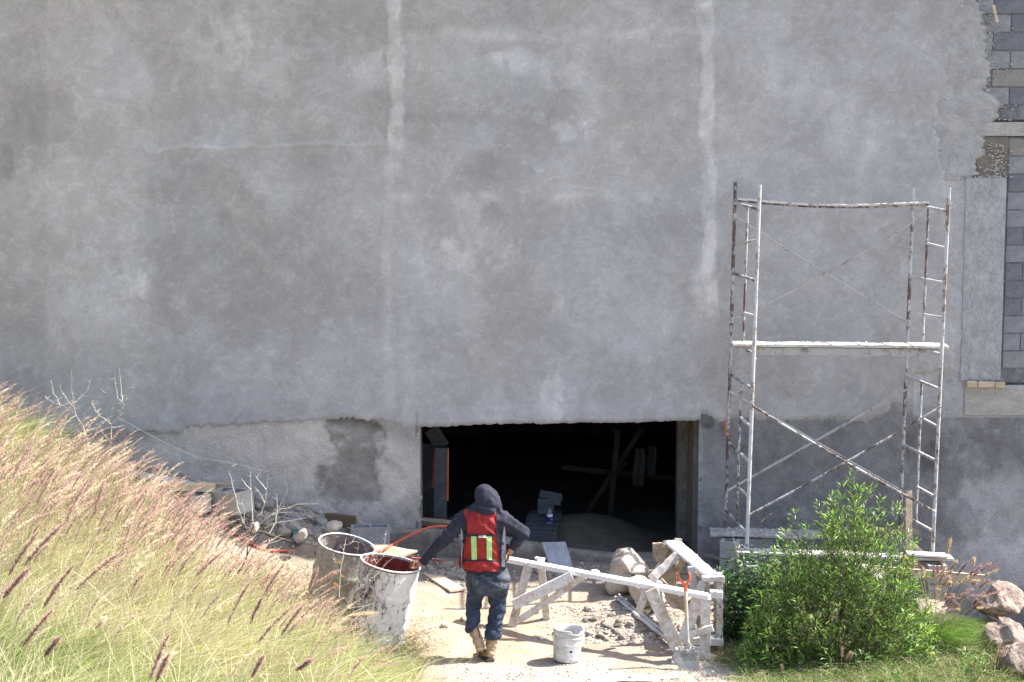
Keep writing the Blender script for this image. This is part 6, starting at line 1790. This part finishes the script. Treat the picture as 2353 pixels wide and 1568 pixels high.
# big near plumes, each an individual seed head
def single_plume(name, a_px, b_px, Y, rad, col, label, group, bendz=.12, nb_=520, par=None, stem_to=None):
    A = PY(*a_px, Y); B = PY(*b_px, Y); d = B-A; Lx = np.linalg.norm(d); pr = np.array([-d[2], 0, d[0]])/Lx
    bend = -pr*bendz*-1*0
    up_ = np.array([0, 0, 1.])
    D_ = d/Lx+up_*bendz; bnd = -up_*bendz
    V, F, C = plumes(A[None], D_[None]*1.0, np.array([Lx*np.linalg.norm(D_)*1.08]), np.array([rad]), (bnd)[None], nb_, np.array([col]), random.randrange(999))
    me = np_mesh(name, V, F, M['plume'], False, C); o = link(name, me, par)
    if par is None: tag(o, label, 'grass plume', group)
    q0 = A; q1 = np.array([A[0]-(d[0]*.5), A[1]+.05, A[2]-abs(d[2])*.6-.35]) if stem_to is None else stem_to
    V2, F2 = stems(q1[None], (A+d/Lx*.05)[None], ((A*1.6+q1*.4)/2-d/Lx*.05)[None], .0018)
    link('stalk', np_mesh('stalk', V2, F2, M['grass'], False, np.tile(straw*.8, (len(V2), 1))), o)
    return o
CL = lambda x, y: (x*.3174, 1120+y*.3174)
mauve_n = np.array([.40, .26, .235]); near_pl = [((175, 570), (445, 275), 8.0, mauve, 'darkest long plume near the left edge, arching right'), ((20, 810), (210, 590), 7.6, mauve, 'dark plume at the left edge below the darkest one'), ((60, 640), (270, 330), 8.4, pink, 'pink plume just behind the darkest long plume'),
    ((545, 750), (915, 440), 8.2, pink, 'long pinkish plume arching right in the middle of the left slope'), ((310, 880), (520, 580), 8.0, pink, 'tall pink plume left of the long arching one'), ((160, 1160), (370, 900), 7.8, pink, 'thick plume low at the left above the bottom edge'),
    ((1080, 1400), (1215, 1080), 7.8, mauve, 'dark upright plume near the bottom edge of the slope'), ((1130, 1410), (1220, 1210), 7.9, pink, 'short pink plume beside the dark upright one at the bottom'), ((320, 1230), (430, 1090), 8.3, mauve, 'small dark plume low on the left slope'),
    ((1420, 640), (1610, 470), 10.8, pink, 'upper of the plumes pointing at the rear drum'), ((1300, 600), (1530, 340), 11.0, pale, 'pale plume above the ones pointing at the rear drum'), ((1230, 400), (1515, 95), 12.0, pink, 'long plume in front of the blocks by the wall'),
    ((1640, 1000), (1800, 700), 10.0, pink, 'plume before the dark branch of the dead shrub'), ((2030, 1080), (2200, 850), 9.6, mauve, 'dark plume left of the rear drum foot'), ((2080, 1060), (2350, 790), 9.6, pink, 'long plume crossing the lower part of the rear drum'),
    ((1860, 1130), (2120, 860), 9.4, pink, 'plume left of the one crossing the rear drum'), ((1900, 800), (2050, 560), 11.2, pink, 'plume standing against the sandy path'), ((1810, 990), (1900, 800), 10.4, mauve, 'small dark plume against the sandy path'),
    ((1820, 1380), (1910, 1220), 8.9, mauve, 'dark plume at the bottom right of the slope'), ((2140, 1330), (2260, 1250), 8.8, mauve, 'short reddish plume pointing right near the bottom'), ((780, 930), (700, 1020), 8.6, pale, 'pale drooping plume in the middle of the slope'),
    ((870, 560), (960, 210), 11.5, pink, 'tall upright pink plume in the upper slope'), ((470, 260), (640, -60), 11.5, pink, 'plume at the top of the slope before the dead shrub'), ((680, 200), (750, -30), 11.8, mauve, 'narrow dark plume in the upper slope')]
for (p0, p1, Y, c, lab) in near_pl:
    single_plume('grass_plume', CL(*p0), CL(*p1), Y, .021 if Y < 9 else .021, c*(.9+.2*random.random()), lab, 'large plumes on the left slope', .14, 520 if Y < 9 else 420)
CB_ = lambda x, y: (706.5+.2197*x, 1206.2+.2197*y)
for (p0, p1, Y, c, lab) in (((430, 950), (720, 920), 13.2, pale, 'pale horizontal plume in front of the spattered drum'), ((215, 1250), (420, 1090), 12.6, mauve, 'dark red plume left of the foot of the spattered drum'), ((70, 1330), (420, 1270), 12.0, pink, 'pinkish plume lying nearly flat below the drums'), ((20, 1480), (400, 1300), 11.6, pink, 'curved plume at the bottom below the drums'), ((640, 1420), (930, 1470), 12.2, pink, 'plume drooping right at the bottom centre'), ((130, 760), (330, 640), 12.6, pink, 'plume in front of the lower rear drum'), ((60, 640), (330, 480), 12.4, pink, 'plume in front of the middle of the rear drum'), ((10, 700), (110, 450), 12.4, pink, 'plume at the left side of the rear drum')):
    single_plume('grass_plume', CB_(*p0), CB_(*p1), Y, .021, c*(.9+.2*random.random()), lab, 'large plumes on the left slope', .12, 620)

# ---------- dry twiggy undergrowth at the foot of the drums and slope edge
def twig_arr(starts, n_each, ln, seed, r0=.0022, spread=.8, wind=(.2, 0, 0)):
    r = random.Random(seed); mb = MB()
    for s in starts:
        for _ in range(n_each):
            d = Vector((r.gauss(wind[0], spread*.6), r.gauss(0, .3), r.uniform(.4, 1))).normalized(); p = Vector(s); pts = [p.copy()]; L_ = ln*r.uniform(.5, 1.1)
            for k in range(5):
                d = (d+Vector((r.gauss(0, .22), r.gauss(0, .15), r.gauss(0, .2)))).normalized(); p = p+d*L_/5; pts.append(p.copy())
                if k > 0 and r.random() < .75:
                    e_ = (d+Vector((r.gauss(0, .8), r.gauss(0, .4), r.gauss(0, .7)))).normalized(); q_ = p+e_*L_*.22; mb.tube([p, (p+q_)/2+Vector((0, 0, .006)), q_], r0*.55, 3, False)
            mb.tube(pts, [r0*(1-.13*k) for k in range(6)], 4, False)
    return mb
st = []
for _ in range(56):
    a_, b_ = random.uniform(560, 960), 0; b_ = np.interp(a_, [560, 760, 960], [1330, 1450, 1560])+random.uniform(-50, 45)
    st.append(drop(a_, b_))
tg_ = twig_arr(st, 5, .42, 3); o = tg_.build('dry_undergrowth', M['bark_pale']); o['kind'] = 'stuff'; tag(o, 'tangle of pale dry twigs at the foot of the drums', 'dry twigs')
n = 5200; sidx = G3.integers(0, len(st), n); S_ = np.array(st)[sidx]
P = S_+G3.normal(size=(n, 3))*np.array([.16, .12, .12])+np.array([0, 0, .17])
D = unit(G3.normal(size=(n, 3))+np.array([0, 0, .4]))
k_ = G3.random((n, 1)); cols = np.where(k_ < .45, np.array([.28, .30, .10]), np.where(k_ < .75, np.array([.45, .36, .20]), np.array([.26, .15, .08])))*(.7+.6*G3.random((n, 1)))
V, F, C = blades(P, D, .018+.03*G3.random(n), .006+.006*G3.random(n), G3.normal(size=(n, 3))*.2, 2, cols)
o = link('undergrowth_leaves', np_mesh('undergrowth_leaves', V, F, M['grass'], False, C)); o['kind'] = 'stuff'; tag(o, 'small dry olive leaves on the tangle below the drums', 'leaves')
# low thin grass there
n = 9000; a_ = G3.uniform(560, 950, n); b_ = np.interp(a_, [560, 760, 950], [1370, 1480, 1560])+G3.uniform(-55, 30, n)
pts_ = drops(a_[:420], b_[:420])
Pp = np.array(pts_)[G3.integers(0, 420, n)]+np.stack([G3.normal(size=n)*.05, G3.normal(size=n)*.05, -.01*np.ones(n)], 1)
k_ = G3.random((n, 1)); cols = np.where(k_ < .45, green, np.where(k_ < .7, yel, straw))*(.7+.5*G3.random((n, 1)))
V, F, C = blades(Pp, np.stack([G3.normal(size=n)*.4+.2, G3.normal(size=n)*.3, np.ones(n)], 1), .15+.22*G3.random(n), .004+0*a_, np.stack([G3.normal(size=n)*.3+.2, 0*a_, -.3+0*a_], 1), 3, cols)
o = link('edge_grass', np_mesh('edge_grass', V, F, M['grass'], False, C)); o['kind'] = 'stuff'; tag(o, 'thin green and straw grass at the edge of the slope', 'grass')

# ---------- dead shrubs (measured branches, real depth by jitter)
def shrub(name, label, Y, paths, mat, r0, twig=.09, seed=1, ntw=3, dmat=None):
    r = random.Random(seed); root = thing(name, label, 'shrub', tuple(PY(*paths[0][0], Y)))
    RO = np.array(root.location)
    for pi, pa in enumerate(paths):
        mb = MB(); yo = r.uniform(-.18, .18) if pi else 0; pts = []
        for k, (x, y) in enumerate(pa):
            f = k/max(1, len(pa)-1); q_ = PY(x, y, Y+yo*f); pts.append(q_-RO)
        fine_ = []
        for i in range(len(pts)-1):
            for k in range(3):
                t = k/3; q_ = pts[i]+(pts[i+1]-pts[i])*t; fine_.append(q_+np.array([r.gauss(0, .003), r.gauss(0, .004), r.gauss(0, .003)]) if (i or k) else q_)
        fine_.append(pts[-1]); n_ = len(fine_)
        rs = r0*(1 if pi < 2 else .62)
        mb.tube(fine_, [max(.0014, rs*(1-.78*i/(n_-1))) for i in range(n_)], 6)
        for i in range(1, n_-1):
            for _ in range(ntw if r.random() < .6 else 0):
                if r.random() < .5: continue
                d = Vector((r.gauss(0, .7), r.gauss(0, .5), r.uniform(-.2, 1))).normalized(); a_ = Vector(fine_[i]); b_ = a_+d*twig*r.uniform(.2, .8)
                mb.tube([a_, (a_+b_)/2+Vector((0, 0, .004)), b_], [.0018, .0014, .001], 4, False)
        mb.build('branch', M[dmat] if (dmat and pi in (0, 1)) else M[mat], root, True)
    return root
CS = lambda x, y: (x*.2931*1.0/1.0*.8347*1.0 if False else x*.2931, 804.2+y*.2931)
shrub('dead_shrub', 'leafless pale shrub standing above the slope against the wall', 15.9, [
    [CS(700, 790), CS(680, 680), CS(640, 580), CS(600, 520), CS(555, 470)], [CS(870, 700), CS(870, 580), CS(940, 520), CS(965, 430), CS(960, 410)],
    [CS(555, 470), CS(470, 430), CS(380, 395), CS(355, 370)], [CS(470, 430), CS(420, 340), CS(398, 235)], [CS(600, 520), CS(570, 420), CS(565, 300), CS(558, 150)], [CS(640, 580), CS(680, 480), CS(760, 410), CS(850, 300)],
    [CS(570, 440), CS(520, 380), CS(480, 320), CS(470, 275)], [CS(560, 430), CS(620, 390), CS(690, 310), CS(715, 220)], [CS(960, 410), CS(920, 380), CS(912, 290), CS(900, 200)], [CS(960, 410), CS(948, 300), CS(935, 135)], [CS(962, 410), CS(1020, 350), CS(1055, 280)],
    [CS(870, 580), CS(790, 520), CS(740, 460), CS(720, 390)], [CS(850, 570), CS(880, 500), CS(905, 400)], [CS(870, 610), CS(940, 600), CS(975, 595)], [CS(640, 560), CS(720, 500), CS(850, 465)], [CS(860, 720), CS(800, 640), CS(790, 560)]], 'bark_pale', .0065, .08, 4, 4)
shrub('dead_shrub', 'leafless shrub with a dark lower stem beside the rear drum', 13.6, [
    [C9(1380, 1471), C9(1450, 1340), C9(1530, 1180), C9(1620, 1040), C9(1700, 920)], [C9(1480, 1300), C9(1510, 1080), C9(1550, 930), C9(1590, 850), C9(1650, 770)],
    [C9(1650, 770), C9(1700, 640), C9(1725, 480), C9(1742, 290)], [C9(1700, 920), C9(1800, 870), C9(2080, 820), C9(2330, 775)], [C9(1620, 890), C9(1740, 790), C9(1870, 670), C9(1960, 510), C9(1968, 400)], [C9(1740, 790), C9(1900, 700), C9(2090, 640), C9(2340, 635)],
    [C9(1450, 860), C9(1390, 680), C9(1330, 430), C9(1290, 280), C9(1320, 190), C9(1370, 170)], [C9(1560, 840), C9(1545, 640), C9(1540, 450), C9(1533, 250)], [C9(1720, 470), C9(1650, 380), C9(1590, 305)], [C9(1700, 620), C9(1640, 510), C9(1580, 430)],
    [C9(1540, 470), C9(1470, 400), C9(1435, 340)], [C9(1460, 880), C9(1465, 740), C9(1440, 590)], [C9(1760, 980), C9(1830, 850), C9(1850, 700), C9(1845, 520)], [C9(1760, 770), C9(1880, 740), C9(2030, 735)], [C9(1520, 1210), C9(1700, 1130), C9(1920, 1040)], [C9(1560, 1400), C9(1700, 1340), C9(1900, 1250)]], 'bark_pale', .0075, .07, 9, 1, 'bark_dark')
shrub('dry_sapling', 'thin bare whitish twigs rising in front of the two drums', 14.2, [
    [CB_(400, 900), CB_(480, 720), CB_(560, 640), CB_(720, 400), CB_(830, 300), CB_(940, 200)], [CB_(330, 760), CB_(350, 450), CB_(385, 260), CB_(405, 130)], [CB_(420, 620), CB_(480, 420), CB_(520, 260), CB_(550, 60)], [CB_(640, 590), CB_(760, 480), CB_(900, 340), CB_(1045, 315)],
    [CB_(770, 290), CB_(800, 220), CB_(830, 60)], [CB_(390, 220), CB_(440, 200), CB_(475, 180)], [CB_(300, 400), CB_(270, 330), CB_(265, 260)], [CB_(560, 640), CB_(640, 610), CB_(720, 560)], [CB_(720, 400), CB_(690, 350), CB_(660, 290)], [CB_(600, 560), CB_(540, 600), CB_(520, 540)], [CB_(430, 880), CB_(560, 850), CB_(690, 830)]], 'bark_pale', .0045, .07, 12, 3)
shrub('dry_twigs', 'dark bare twigs spreading right over the sand below the drums', 13.2, [
    [CB_(760, 1400), CB_(860, 1320), CB_(940, 1230), CB_(1000, 1190)], [CB_(850, 1410), CB_(950, 1370), CB_(1100, 1310), CB_(1300, 1260)], [CB_(540, 1500), CB_(740, 1470), CB_(980, 1500), CB_(1150, 1545)], [CB_(950, 1370), CB_(1060, 1360), CB_(1180, 1400), CB_(1240, 1440)], [CB_(940, 1230), CB_(1020, 1200), CB_(1150, 1150), CB_(1230, 1110)], [CB_(1150, 1540), CB_(1220, 1440), CB_(1330, 1370)]], 'bark_dark', .005, .09, 13, 2)
# a few leaves: yellow ones
for k, (x, y) in enumerate(((262, 612), (330, 535), (310, 395))):
    p_ = PY(*CB_(x, y), 14.15); mb = MB(); mb.add([p_, p_+np.array([.03, -.01, .015]), p_+np.array([.05, 0, -.01]), p_+np.array([.02, .01, -.015])], [(0, 1, 2, 3)])
    tag(mb.build('yellow_leaf', M['yellow']), ('orange yellow leaf', 'greenish yellow leaf', 'small tan leaf')[k]+' caught in the twigs before the rear drum', 'leaf')

# ---------- big green willow-leaved bush
def leafy(name, label, axes, nleaf, lsize, mat, palette, seed, stem_r, wid=.135, up=.75, cat='bush', spread=.035, foliage='foliage', two=True):
    r = np.random.default_rng(seed); root = thing(name, label, cat, tuple(axes[0][0])); RO = np.array(root.location)
    mb = MB(); A = np.array([a_ for a_, b_, c_ in axes]); B = np.array([b_ for a_, b_, c_ in axes]); Cc = np.array([c_ for a_, b_, c_ in axes])
    for a_, b_, c_ in zip(A, B, Cc):
        pts = [a_*(1-t)**2+2*c_*(1-t)*t+b_*t*t-RO for t in np.linspace(0, 1, 6)]; mb.tube(pts, [stem_r*(1-.14*k) for k in range(6)], 4, False)
    mb.build('stems', M['stem'], root, True)
    n = nleaf; i = r.integers(0, len(A), n); t = r.random(n)**.6*1.0; t = np.clip(t, .12, 1)
    T_ = t[:, None]; P = A[i]*(1-T_)**2+2*Cc[i]*(1-T_)*T_+B[i]*T_**2
    tang = unit(2*(1-T_)*(Cc[i]-A[i])+2*T_*(B[i]-Cc[i]))
    rnd = r.normal(size=(n, 3)); rnd = unit(rnd-tang*(rnd*tang).sum(1, keepdims=True))
    P = P+rnd*spread*r.random((n, 1))
    D = unit(tang*up+rnd*(.55+.5*r.random((n, 1)))); L = lsize*(.6+.7*r.random(n))
    nrm = unit(np.cross(D, unit(r.normal(size=(n, 3)))+tang*.4)); W = unit(np.cross(D, nrm))*(L*wid)[:, None]
    fold = nrm*(L*.10)[:, None]; dr = np.array([0, 0, -1.])*(L*.22*r.random(n))[:, None]
    v0 = P; v1 = P+D*(L*.45)[:, None]+W*.5+fold; v2 = P+D*(L*.45)[:, None]-fold*.2; v3 = P+D*(L*.45)[:, None]-W*.5+fold; v4 = P+D*L[:, None]+dr
    V = np.stack([v0, v1, v2, v3, v4], 1).reshape(-1, 3)-RO; b = np.arange(n)[:, None]*5
    F = np.concatenate([np.array([[0, 1, 2]])+b, np.array([[0, 2, 3]])+b, np.array([[1, 4, 2]])+b, np.array([[2, 4, 3]])+b])
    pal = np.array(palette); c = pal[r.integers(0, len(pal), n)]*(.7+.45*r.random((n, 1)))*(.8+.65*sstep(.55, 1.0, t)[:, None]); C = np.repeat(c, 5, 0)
    link(foliage, np_mesh(foliage, V, F, M[mat], False, C), root)
    return root
def bush_axes(cx_px, base_py, Yc, n, shape, rad_y, seed, hub=.12):
    """shoots ending on a measured silhouette; shape: list of (px, top_py)"""
    r = random.Random(seed); base = PY(cx_px, base_py, Yc); ax = []
    xs_ = [s[0] for s in shape]
    for k in range(n):
        x = r.uniform(xs_[0], xs_[-1]); yt = np.interp(x, xs_, [s[1] for s in shape]); f = r.random()**.75
        lobe = 34*abs(math.sin(x*.055+seed))*(1 if seed < 8 else .3); y = yt+lobe+(base_py-20-yt)*(1-f)*.95+r.uniform(0, 14); dY = r.uniform(-1, 1)*rad_y*(1-.25*f)
        tip = PY(x, y, Yc+dY); L_ = r.uniform(.28, .55)
        toward = base+(tip-base)*max(.05, 1-L_/max(.3, np.linalg.norm(tip-base))); st_ = toward+np.array([r.gauss(0, .03), r.gauss(0, .03), -.04])
        c_ = (st_+tip)/2+np.array([(tip-base)[0]*.10, dY*.15, -.03]); ax.append((st_, tip, c_))
    for (x, yt) in shape:
        for _ in range(2):
            tip = PY(x+r.uniform(-6, 6), yt+r.uniform(-14, 10), Yc+r.uniform(-.6, .6)*rad_y); st_ = tip+(base-tip)*min(.9, .42/np.linalg.norm(tip-base)); ax.append((st_, tip, (st_+tip)/2+np.array([.01, 0, -.02])))
    return ax
shape = [(1700, 1450), (1725, 1360), (1748, 1310), (1775, 1255), (1800, 1215), (1820, 1185), (1850, 1215), (1880, 1160), (1905, 1135), (1935, 1120), (1957, 1085), (1975, 1115), (2000, 1125), (2025, 1150), (2065, 1160), (2085, 1210), (2100, 1240), (2132, 1310), (2145, 1390), (2128, 1450)]
shape.sort()
axes = bush_axes(1905, 1560, 15.0, 640, shape, .42, 5)
lowshape = [(x, max(y+95, 1290+abs(x-1930)*.35)) for x, y in shape]

axes += bush_axes(1905, 1575, 14.85, 290, lowshape, .42, 6)
pal = [(.12, .23, .03), (.18, .33, .045), (.25, .42, .06), (.06, .13, .03), (.05, .11, .03), (.32, .48, .08), (.20, .28, .10), (.22, .29, .13), (.38, .42, .10)]
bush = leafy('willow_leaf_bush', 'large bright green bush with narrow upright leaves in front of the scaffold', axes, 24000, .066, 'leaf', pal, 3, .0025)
# woody stems of the bush
for pa in (((1905, 1560), (1925, 1440), (1950, 1330), (1968, 1300), (1958, 1180)), ((1900, 1560), (1880, 1450), (1830, 1340), (1800, 1260)), ((1910, 1560), (1970, 1470), (2040, 1360), (2080, 1270)), ((1902, 1560), (1850, 1500), (1790, 1420)), ((1935, 1330), (1975, 1290), (1990, 1270))):
    MB().tube([PY(x, y, 15.0+.03*k)-np.array(bush.location) for k, (x, y) in enumerate(pa)], [.016-.0028*k for k in range(len(pa))], 7).build('branch', M['stem'], bush, True)
vs_ = [(1640, 1330), (1650, 1295), (1675, 1275), (1700, 1262), (1735, 1255), (1765, 1258), (1800, 1250), (1830, 1262), (1845, 1300)]
axes = bush_axes(1740, 1460, 15.55, 190, vs_, .38, 8)
axes += bush_axes(1690, 1470, 15.5, 60, [(1640, 1400), (1660, 1330), (1720, 1320), (1760, 1400)], .3, 18)
palv = [(.035, .095, .022), (.05, .13, .03), (.075, .17, .04), (.03, .07, .02)]
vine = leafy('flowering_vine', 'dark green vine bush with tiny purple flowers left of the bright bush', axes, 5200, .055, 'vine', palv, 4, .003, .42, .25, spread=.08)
r = random.Random(5); mb = MB()
for (x, y) in ((1862, 1262), (1800, 1292), (1672, 1300), (1655, 1395), (1640, 1400), (1668, 1378), (1716, 1253), (1742, 1275), (1690, 1320), (1725, 1405)):
    p_ = PY(x, y, 15.1) - np.array(vine.location)
    for k in range(5):
        a_ = 2*math.pi*k/5; u_ = np.array([math.cos(a_)*.013, -.006, math.sin(a_)*.013]); w_ = np.array([-math.sin(a_)*.006, 0, math.cos(a_)*.006]); mb.add([p_, p_+u_*.6+w_, p_+u_, p_+u_*.6-w_], [(0, 1, 2, 3)])
mb.build('purple_flowers', M['purple'], vine)
# tall thin weed stems above the vine
shrub('weed_stalk', 'thin leafless weed stalk rising over the vine left of the scaffold block', 15.5, [[(1697, 1300), (1694, 1265), (1686, 1240), (1684, 1218)], [(1694, 1262), (1704, 1252), (1716, 1262)]], 'bark_pale', .004, .04, 3, 2)
shrub('weed_stalk', 'slender weed stalk with tiny yellow buds left of the bright bush', 15.4, [[(1760, 1290), (1757, 1225), (1748, 1195), (1742, 1150)], [(1750, 1200), (1765, 1185), (1775, 1178)], [(1748, 1180), (1740, 1165), (1733, 1160)]], 'stem', .003, .05, 6, 3)

# ---------- purple fountain grass clump, right
clump = thing('fountain_grass', 'green fountain grass clump with arching purple plumes between the bush and the boulders', 'grass clump', tuple(drop(2150, 1485)))
CO = np.array(clump.location); n = 5200
a_ = G3.random(n)*2*np.pi; sp2 = G3.random(n)*1.1
P = np.stack([.16*np.cos(a_)*G3.random(n), .14*np.sin(a_)*G3.random(n), 0*a_], 1)
D = np.stack([np.cos(a_)*sp2, np.sin(a_)*sp2*.8, np.ones(n)], 1); L = .34+.28*G3.random(n)
cols = np.array([[.10, .22, .03], [.15, .30, .045], [.22, .36, .07], [.32, .36, .12]])[G3.integers(0, 4, n)]*(.8+.4*G3.random((n, 1)))
V, F, C = blades(P, D, L, .0035+0*L, np.stack([np.cos(a_)*.4, np.sin(a_)*.3, -.55+0*a_], 1), 4, cols)
link('blades', np_mesh('blades', V, F, M['grass'], False, C), clump)
C3 = lambda x, y: (1637+.3224*x, 1062.6+.3224*y)
pcs = {'m': np.array([.34, .215, .205]), 'p': np.array([.45, .31, .28]), 's': np.array([.60, .48, .32])}
for (x0, y0, x1, y1, c) in ((1670, 670, 1700, 545, 's'), (1640, 840, 1635, 690, 'm'), (1700, 760, 1745, 700, 's'), (1855, 750, 1868, 680, 's'), (1740, 810, 1825, 705, 'm'), (1800, 840, 1870, 765, 'm'), (1920, 765, 2065, 730, 'm'), (1925, 820, 2035, 765, 's'), (1580, 830, 1575, 730, 'p'), (1690, 830, 1710, 740, 'p'), (1650, 880, 1690, 810, 's'), (1765, 880, 1830, 810, 's'),
    (1880, 900, 2010, 850, 'p'), (1900, 940, 2090, 880, 'p'), (1830, 990, 1960, 960, 'm'), (1900, 1020, 2080, 990, 'p'), (1950, 1050, 2190, 1020, 'p'), (1960, 1000, 2150, 930, 'p'), (1700, 970, 1760, 1030, 'p'), (1900, 1060, 2020, 1145, 'p'), (1755, 1180, 1795, 1280, 'p'), (1520, 1060, 1565, 1010, 's'), (1940, 1180, 2030, 1240, 'p'), (1870, 1270, 1910, 1360, 's'), (1540, 850, 1500, 745, 'p'), (1440, 760, 1395, 715, 'p'), (1455, 740, 1445, 685, 's'), (1500, 780, 1470, 725, 'm'), (1610, 800, 1600, 740, 'm'), (1680, 900, 1700, 850, 's')):
    Yp = 15.4+random.uniform(-.25, .2)
    o = single_plume('plume', C3(x0, y0), C3(x1, y1), Yp, .020, pcs[c]*(.85+.3*random.random()), None, None, .10, 420, clump, CO+np.array([random.uniform(-.1, .1), 0, .05]))
    o.location = -CO
for k in range(26):
    x0 = random.uniform(1560, 1960); y0 = random.uniform(760, 1060); dx = random.uniform(20, 150); dy = random.uniform(-90, 10)
    o = single_plume('plume', C3(x0, y0), C3(x0+dx, y0+dy), 15.3+random.uniform(-.25, .2), .019, random.choice([pcs['p'], pcs['m'], pcs['p'], pcs['s']]), None, None, .10, 380, clump, CO+np.array([random.uniform(-.1, .1), 0, .05]))
    o.location = -CO
# pale plume tufts at bottom right
for k, (x0, y0, x1, y1, lab) in enumerate(((500, 1520, 498, 1440, 'straw plume at the bottom left of the bright bush'), (1870, 1500, 1860, 1430, 'left straw plume of the three near the lowest boulder'), (1990, 1480, 1980, 1400, 'middle straw plume of the three near the lowest boulder'), (2040, 1400, 2045, 1340, 'right straw plume of the three near the lowest boulder'))):
    single_plume('grass_plume', C3(x0, y0), C3(x1, y1), 14.5, .018, pcs['s'], lab, 'straw plumes at the lower right', .05, 320)

# ---------- ground cover, right and bottom right
def cover(n, fx, fy, Lr, Wr, pal, lean, seed, name, label, mat='grass', seg=3):
    r = np.random.default_rng(seed); m_ = 700
    base = drops([fx(r) for _ in range(m_)], [fy(r) for _ in range(m_)]); base = base[r.integers(0, m_, n)]
    P = base+np.stack([r.normal(size=n)*.05, r.normal(size=n)*.05, -.01+0*r.random(n)], 1); P[:, 2] = T(P[:, 0], P[:, 1])-.01
    D = np.stack([r.normal(size=n)*lean, r.normal(size=n)*lean, np.ones(n)], 1); L = Lr[0]+(Lr[1]-Lr[0])*r.random(n)
    cols = np.array(pal)[r.integers(0, len(pal), n)]*(.7+.6*r.random((n, 1)))
    V, F, C = blades(P, D, L, Wr[0]+(Wr[1]-Wr[0])*r.random(n), np.stack([r.normal(size=n)*.4, r.normal(size=n)*.3, -.4-.3*r.random(n)], 1), seg, cols)
    o = link(name, np_mesh(name, V, F, M[mat], False, C)); o['kind'] = 'stuff'; return tag(o, label, 'ground cover')
gp_ = [(.07, .16, .025), (.12, .24, .04), (.19, .30, .07), (.34, .35, .15)]
cover(9500, lambda r: r.uniform(1960, 2345), lambda r: r.uniform(1460, 1600), (.10, .36), (.004, .009), gp_+[(.45, .4, .22), (.3, .25, .12)], .6, 31, 'green_ground_cover', 'mixed green weeds and grass around the boulders at the lower right')
cover(6000, lambda r: r.uniform(1690, 1990), lambda r: 1600-110*r.random()**1.5, (.08, .3), (.004, .009), gp_+[(.4, .36, .2), (.5,.42,.28)], .6, 32, 'bush_foot_weeds', 'green and dry weeds at the foot of the bright bush')
cover(2600, lambda r: r.uniform(1640, 1760), lambda r: r.uniform(1465, 1530), (.04, .12), (.004, .008), [(.2, .3, .07), (.42, .38, .2), (.3, .2, .1)], .7, 33, 'sparse_weeds', 'sparse weeds on the dirt right of the wide trestle')
cover(500, lambda r: r.uniform(1480, 1800), lambda r: r.uniform(1545, 1590), (.07, .16), (.003, .005), [(.6, .5, .3), (.5, .42, .26)], .25, 34, 'dry_stalks', 'dry straw stalks along the bottom edge below the shovel')
cover(2500, lambda r: r.normal(1500, 200), lambda r: r.uniform(1370, 1540), (.03, .08), (.001, .003), [(.55, .45, .28), (.45, .36, .22)], 3.0, 35, 'straw_litter', 'bits of dry straw scattered over the yard')
cover(7000, lambda r: r.uniform(1700, 2345), lambda r: r.uniform(1470, 1600), (.03, .075), (.012, .024), [(.10,.22,.04),(.16,.3,.06),(.22,.34,.1)], .9, 36, 'broadleaf_weeds', 'small broad-leaved weeds mixed into the grass at the lower right', 'leaf', 2)
axes = bush_axes(2090, 1570, 14.85, 70, [(1985, 1500), (2030, 1450), (2100, 1440), (2160, 1470), (2230, 1520)], .3, 41)
leafy('low_weed_bush', 'low leafy weed patch between the bright bush and the lowest boulder', axes, 2600, .04, 'leaf', [(.12, .24, .05), (.2, .32, .09), (.3, .36, .14)], 42, .002, .3, .4, spread=.06)
cover(1500, lambda r: r.uniform(1990, 2340), lambda r: r.uniform(1480, 1600), (.28, .55), (.003, .006), gp_+[(.5, .42, .26), (.55, .48, .3)], .35, 37, 'tall_mixed_grass', 'taller green and straw grass stems rising around the lowest boulders')
axes = bush_axes(2235, 1590, 14.5, 34, [(2180, 1560), (2215, 1500), (2250, 1490), (2290, 1540)], .2, 45)
leafy('low_weed_bush', 'leafy weed patch directly left of the lowest boulder', axes, 1300, .045, 'leaf', [(.12, .24, .05), (.2, .34, .09), (.32, .4, .15)], 46, .002, .22, .5, spread=.05)
axes = bush_axes(1950, 1595, 14.5, 60, [(1850, 1560), (1900, 1515), (1990, 1500), (2060, 1540)], .25, 47)
leafy('low_weed_bush', 'low leafy growth at the foot of the bright bush by the bottom edge', axes, 2400, .045, 'leaf', [(.1, .2, .04), (.18, .3, .08), (.3, .38, .15)], 48, .002, .24, .5, spread=.06)
for k in range(9):
    x0 = random.uniform(1880, 2330); y0 = random.uniform(1500, 1560)
    single_plume('grass_plume', (x0, y0), (x0+random.uniform(-3, 16), y0-random.uniform(20, 30)), 14.5, .016, pcs[random.choice('ssp')], 'small straw seed head among the weeds at the lower right', 'small seed heads among the weeds', .05, 260)
axes = bush_axes(1730, 1500, 15.1, 22, [(1690, 1490), (1715, 1450), (1745, 1440), (1765, 1480)], .12, 43)
leafy('low_weed_bush', 'small leafy weed on the dirt in front of the dark vine', axes, 520, .045, 'leaf', [(.12, .24, .05), (.2, .34, .09)], 44, .002, .3, .4, spread=.04)
